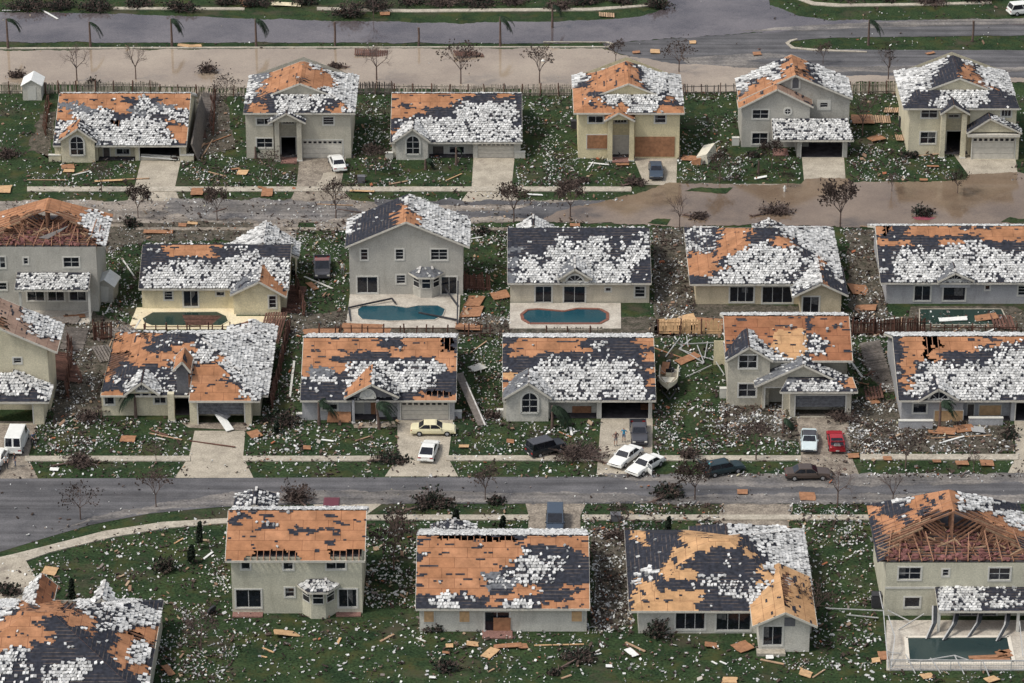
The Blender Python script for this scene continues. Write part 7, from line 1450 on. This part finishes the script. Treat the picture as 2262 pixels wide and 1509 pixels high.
frame_thing('wrecked white screen enclosure round the bottom right pool', [((1962, 1478), (1948, 1380), .1, 2.2), ((1948, 1390), (1940, 1360), 2.2, 2.6), ((1965, 1478), (2290, 1480), 1.0, 1.0), ((1965, 1480), (2290, 1482), .1, .1), ((2025, 1466), (2108, 1458), .2, .5), ((2108, 1458), (2150, 1466), .5, .2), ((2055, 1462), (2078, 1490), .4, .1), ((2108, 1458), (2130, 1492), .5, .1), ((2000, 1458), (2022, 1490), .6, .1),
    ((1960, 1400), (1975, 1440), 2.0, 1.6), ((1975, 1440), (1968, 1478), 1.6, .1), ((1990, 1450), (1960, 1448), .3, .4), ((1830, 1350), (1950, 1365), .3, .8), ((1870, 1362), (1940, 1375), .2, .5), ((1960, 1366), (2008, 1382), .9, .5), ((1985, 1395), (2040, 1378), .2, 1.1), ((2170, 1482), (2185, 1496), 1.0, .1), ((2250, 1405), (2258, 1470), 1.6, 1.0)], w=.085)
p0 = gp(1966, 1482); p1 = gp(2300, 1484); root = thing('pool_railing', p0, 'white baluster railing along the near side of the bottom right pool', 'railing'); m = MB(); n = 60
for i in range(n): x = (p1.x-p0.x)*i/n; m.box(x, x+.016, 0, .016, .05, 1.05, 'metal_white')
m.build('balusters', root)
for z in (.06, .55, 1.02): m = MB(); m.box(0, p1.x-p0.x, -.03, 0, z, z+.05, 'metal_white'); m.build('rail', root)
for i in range(6): m = MB(); x = (p1.x-p0.x)*i/5; m.box(x-.04, x+.04, -.06, .0, 0, 1.15, 'metal_white'); m.build('post', root)
# torn screens hanging from the patio roof into the pool
for i, (x, y0, x2, y2) in enumerate([(2058, 1352, 2045, 1415), (2110, 1352, 2082, 1418), (2162, 1352, 2136, 1412), (2222, 1350, 2200, 1420)]):
    p = gp(x, 1382)+Vector((0, 0, 0)); q = gp(x2, y2); m = MB(); A = Vector((0, 0, 2.2)); B = q-p+Vector((0, 0, .2)); mid = A.lerp(B, .5)+Vector((.3, 0, -.15)); m.bar(A, mid, .14, .05, 'metal_white'); m.bar(mid, B, .12, .05, 'metal_white'); m.poly([A, A+Vector((.5, .1, -.05)), mid+Vector((.45, .1, 0)), mid], 'dark_mesh'); m.poly([mid, mid+Vector((.45, .1, 0)), B+Vector((.35, .1, 0)), B], 'dark_mesh')
    o = m.build('torn_screen', loc=p); tag(o, 'torn insect screen strip hanging from the patio roof, '+['leftmost', 'second from left', 'third from left', 'rightmost'][i], 'screen', 'torn screens over the bottom right pool')
for i, (a, b, c, d, w) in enumerate([(2140, 1456, 2225, 1452, .5), (2150, 1462, 2232, 1461, .6), (2200, 1447, 2232, 1441, .6), (2205, 1456, 2236, 1450, .5), (2205, 1441, 2228, 1448, .4)]):
    A, B = gp(a, b), gp(c, d); mid = (A+B)/2; m = MB(); m.bar(A-mid, B-mid, w, .08, 'board'); o = m.build('plank', loc=mid+Vector((0, 0, .17))); tag(o, 'wet orange plank floating in the corner of the grey-green pool, '+['farthest left', 'nearest the coping', 'top right', 'right end', 'small middle one'][i], 'plank', 'planks floating in the pool')

# ================================================================== SCATTERED DEBRIS
occ = []
def scatter(regions, name, label, mat, smin, smax, flat=.35, seed=1, aspect=1.5, keep=None):
    rnd = random.Random(seed); mb = MB(); k = mb.mi(mat); big = []
    for (x0, y0, x1, y1, n) in regions:
        for i in range(int(n)):
            px, py = rnd.uniform(x0, x1), rnd.uniform(y0, y1)
            q = noise.noise(Vector((px*.02, py*.035, seed)))+.5*noise.noise(Vector((px*.07, py*.1, seed+9)))
            if rnd.random() > .5+q*1.5: continue
            if noroad(px, py) and rnd.random() < .88: continue
            p = gp(px, py); s = smin+(smax-smin)*rnd.random()**2.6; a = rnd.uniform(0, 3.14); w = s*rnd.uniform(.7, aspect)/2; l = s/2*rnd.uniform(.5, 1); ca, sa = math.cos(a), math.sin(a); t1, t2 = rnd.gauss(0, flat)*w, rnd.gauss(0, flat)*l; zz = rnd.uniform(.04, .12)
            c = [(-w, -l), (w, -l), (w, l), (-w, l)]; h0 = [zz+abs(t1)+abs(t2)+(t1 if x > 0 else -t1)+(t2 if y > 0 else -t2) for x, y in c]
            b = len(mb.v); mb.v.extend((p.x+x*ca-y*sa, p.y+x*sa+y*ca, hh+.03) for (x, y), hh in zip(c, h0)); mb.v.extend((p.x+x*ca-y*sa, p.y+x*sa+y*ca, hh-.04) for (x, y), hh in zip(c, h0))
            for f in ((0, 1, 2, 3), (4, 5, 1, 0), (5, 6, 2, 1), (6, 7, 3, 2), (7, 4, 0, 3)): mb.f.append(tuple(b+j for j in f)); mb.m.append(k); mb.uv.append([(0, 0)]*4)
    o = mb.build(name); tag(o, label, 'debris', None, 'stuff'); return len(mb.f)//5
def noroad(x, y):
    if 8 < y < 94 and x < 1690 or 112 < y < 190: return True
    if 446 < y < 490: return False
    if x > 1400 and 400 < y < 496: return True
    if 1056 < y < 1112: return True
    if x < 480 and 1056 < y < 1240 and y < 1238-(x*.22): return True
    for (a, b, c, d) in ((765, 655, 1015, 728), (1127, 672, 1372, 728), (285, 682, 620, 728), (300, 352, 400, 414), (1046, 346, 1136, 414), (1771, 346, 1868, 398), (417, 950, 540, 1056), (880, 925, 1000, 1050), (1328, 930, 1440, 1050)):
        if a < x < c and b < y < d: return True
    return False
REG = [  # photo-plan rectangles and number of chips tried
    (0, 5, 1480, 48, 260), (0, 94, 1340, 110, 120), (1700, 0, 2262, 45, 200), (1745, 82, 2262, 112, 150), (0, 0, 2262, 190, 300),
    (0, 205, 125, 415, 700), (410, 205, 545, 415, 1500), (770, 205, 866, 415, 1800), (1140, 205, 1280, 415, 2900), (1495, 205, 1640, 415, 2400), (1875, 205, 2010, 410, 1900), (2235, 205, 2262, 400, 150),
    (125, 350, 300, 415, 900), (395, 345, 655, 415, 1200), (760, 345, 1045, 415, 1000), (1140, 330, 1400, 415, 1000), (1500, 330, 1770, 415, 1300), (1870, 330, 2110, 405, 1100), (60, 424, 1400, 446, 900), (60, 413, 1400, 424, 260),
    (0, 446, 1300, 492, 1500), (230, 490, 1300, 545, 3300), (1300, 500, 1530, 545, 700), (225, 540, 315, 760, 1700), (640, 505, 780, 745, 3400), (1020, 500, 1130, 745, 2500), (1435, 505, 1535, 745, 2700), (1855, 505, 1960, 745, 2900),
    (230, 690, 660, 745, 500), (1020, 690, 1130, 745, 500), (1460, 690, 1610, 745, 300), (1880, 690, 2262, 745, 1300),
    (100, 700, 235, 1000, 3800), (580, 740, 670, 1005, 1900), (1000, 745, 1115, 930, 2400), (1445, 740, 1610, 1000, 2000), (1870, 740, 1995, 1005, 4200),
    (75, 925, 425, 1008, 1900), (540, 930, 880, 1008, 1500), (1000, 930, 1330, 1008, 1500), (1445, 900, 1765, 1005, 2600), (1590, 895, 1750, 960, 1300), (1885, 930, 2250, 1005, 2900), (60, 1018, 2262, 1056, 2900), (55, 1006, 2262, 1020, 400),
    (0, 1050, 2262, 1112, 1300), (1300, 1045, 2262, 1112, 1600),
    (30, 1120, 500, 1210, 800), (60, 1160, 505, 1340, 2200), (330, 1330, 520, 1509, 2600), (800, 1115, 1170, 1180, 900), (800, 1160, 925, 1345, 2600), (1285, 1112, 1600, 1190, 1900), (1295, 1160, 1400, 1400, 3000), (1740, 1112, 1935, 1480, 3400), (1760, 1110, 1930, 1200, 900),
    (320, 1380, 1400, 1509, 1500), (500, 1350, 930, 1440, 500), (920, 1395, 1400, 1470, 600), (1390, 1400, 1960, 1509, 1000), (1950, 1485, 2262, 1509, 200), (470, 1230, 510, 1310, 200), (0, 1235, 90, 1330, 80)]
REG = [(a, b, c, d, n*(.5 if n < 2300 else .42)) for a, b, c, d, n in REG]
n1 = scatter(REG, 'roof_tile_debris', 'countless small broken white and grey roof tile chips over lawns and streets', 'chip', .07, .235, seed=3)
n2 = scatter([(a, b, c, d, n*.15) for a, b, c, d, n in REG], 'timber_debris', 'countless brown splinters and bits of timber among the tile chips', 'splinter', .08, .38, seed=8, aspect=1.8)
# wet dead twigs and torn leaves washed over everything
n3 = scatter([(a, b, c, d, n*.7) for a, b, c, d, n in REG], 'leaf_litter', 'dark torn leaves and twigs littering lawns', 'dead_leaf', .08, .3, seed=12, aspect=2.0)
# the largest fragments, one object each
protos = []
for i in range(5):
    rnd = random.Random(i); m = MB(); w, l = rnd.uniform(.4, .7), rnd.uniform(.25, .45); pts = [(-w/2, -l/2), (w*.2, -l/2*1.1), (w/2, -l*.2), (w/2*.9, l/2), (-w*.1, l/2*.9), (-w/2, l*.3)]
    m.poly([(x, y, .09+.04*x) for x, y in pts], 'chip')
    for j in range(6): a, b = pts[j], pts[(j+1) % 6]; m.poly([(a[0], a[1], .0), (b[0], b[1], .0), (b[0], b[1], .09+.04*b[0]), (a[0], a[1], .09+.04*a[0])], 'chip')
    protos.append(m)
rnd = random.Random(99); zones = [(60, 1190, 500, 1500, 38, 'lawn in the lower left'), (500, 1380, 1380, 1500, 50, 'lawn along the bottom edge'), (1310, 1180, 1400, 1390, 26, 'gap right of the huge orange roof'), (1400, 1440, 1940, 1505, 24, 'lawn under the pale-plywood house'), (1800, 1180, 1930, 1400, 28, 'lawn left of the insulation house'), (1460, 760, 1600, 1000, 16, 'lawn beside the boat'), (820, 1190, 915, 1330, 22, 'gap left of the huge orange roof'),
      (90, 940, 420, 1003, 22, 'lawn in front of the half white hipped house'), (550, 945, 870, 1003, 16, 'lawn in front of the cream-car house'), (1150, 215, 1260, 400, 22, 'gap left of the boarded yellow house'), (1900, 930, 2230, 1000, 20, 'lawn under the orange boards')]
for (x0, y0, x1, y1, n, wh) in zones:
    for i in range(n):
        px, py = rnd.uniform(x0, x1), rnd.uniform(y0, y1); m = protos[i % 5]
        if not hasattr(m, 'me'): o = m.build('roof_tile_fragment'); m.me = o.data
        else: o = bpy.data.objects.new('roof_tile_fragment', m.me); COL.objects.link(o)
        o.location = gp(px, py)+Vector((0, 0, .06)); o.rotation_euler = (rnd.gauss(0, .15), rnd.gauss(0, .15), rnd.uniform(0, 6.28)); s_ = rnd.uniform(.45, .8); o.scale = (s_, s_, .7)
        tag(o, 'broken white roof tile fragment on the '+wh, 'roof tile', 'broken roof tiles on the '+wh)
print('chips', n1, n2, n3)
# reddish stain under the evergreen in the flood
sheet('stain', [(2015, 482), (2040, 479), (2068, 482), (2050, 487), (2022, 487)], .075, 'puddle_red', 2)
finish_labels()

for o in bpy.data.objects:
    if o.parent is None and 'label' in o and not 4 <= len(o['label'].split()) <= 16: print('LONG', o.name, len(o['label'].split()), o['label'])
print('objects', len(bpy.data.objects), 'faces', sum(len(o.data.polygons) for o in bpy.data.objects if o.type=='MESH'))
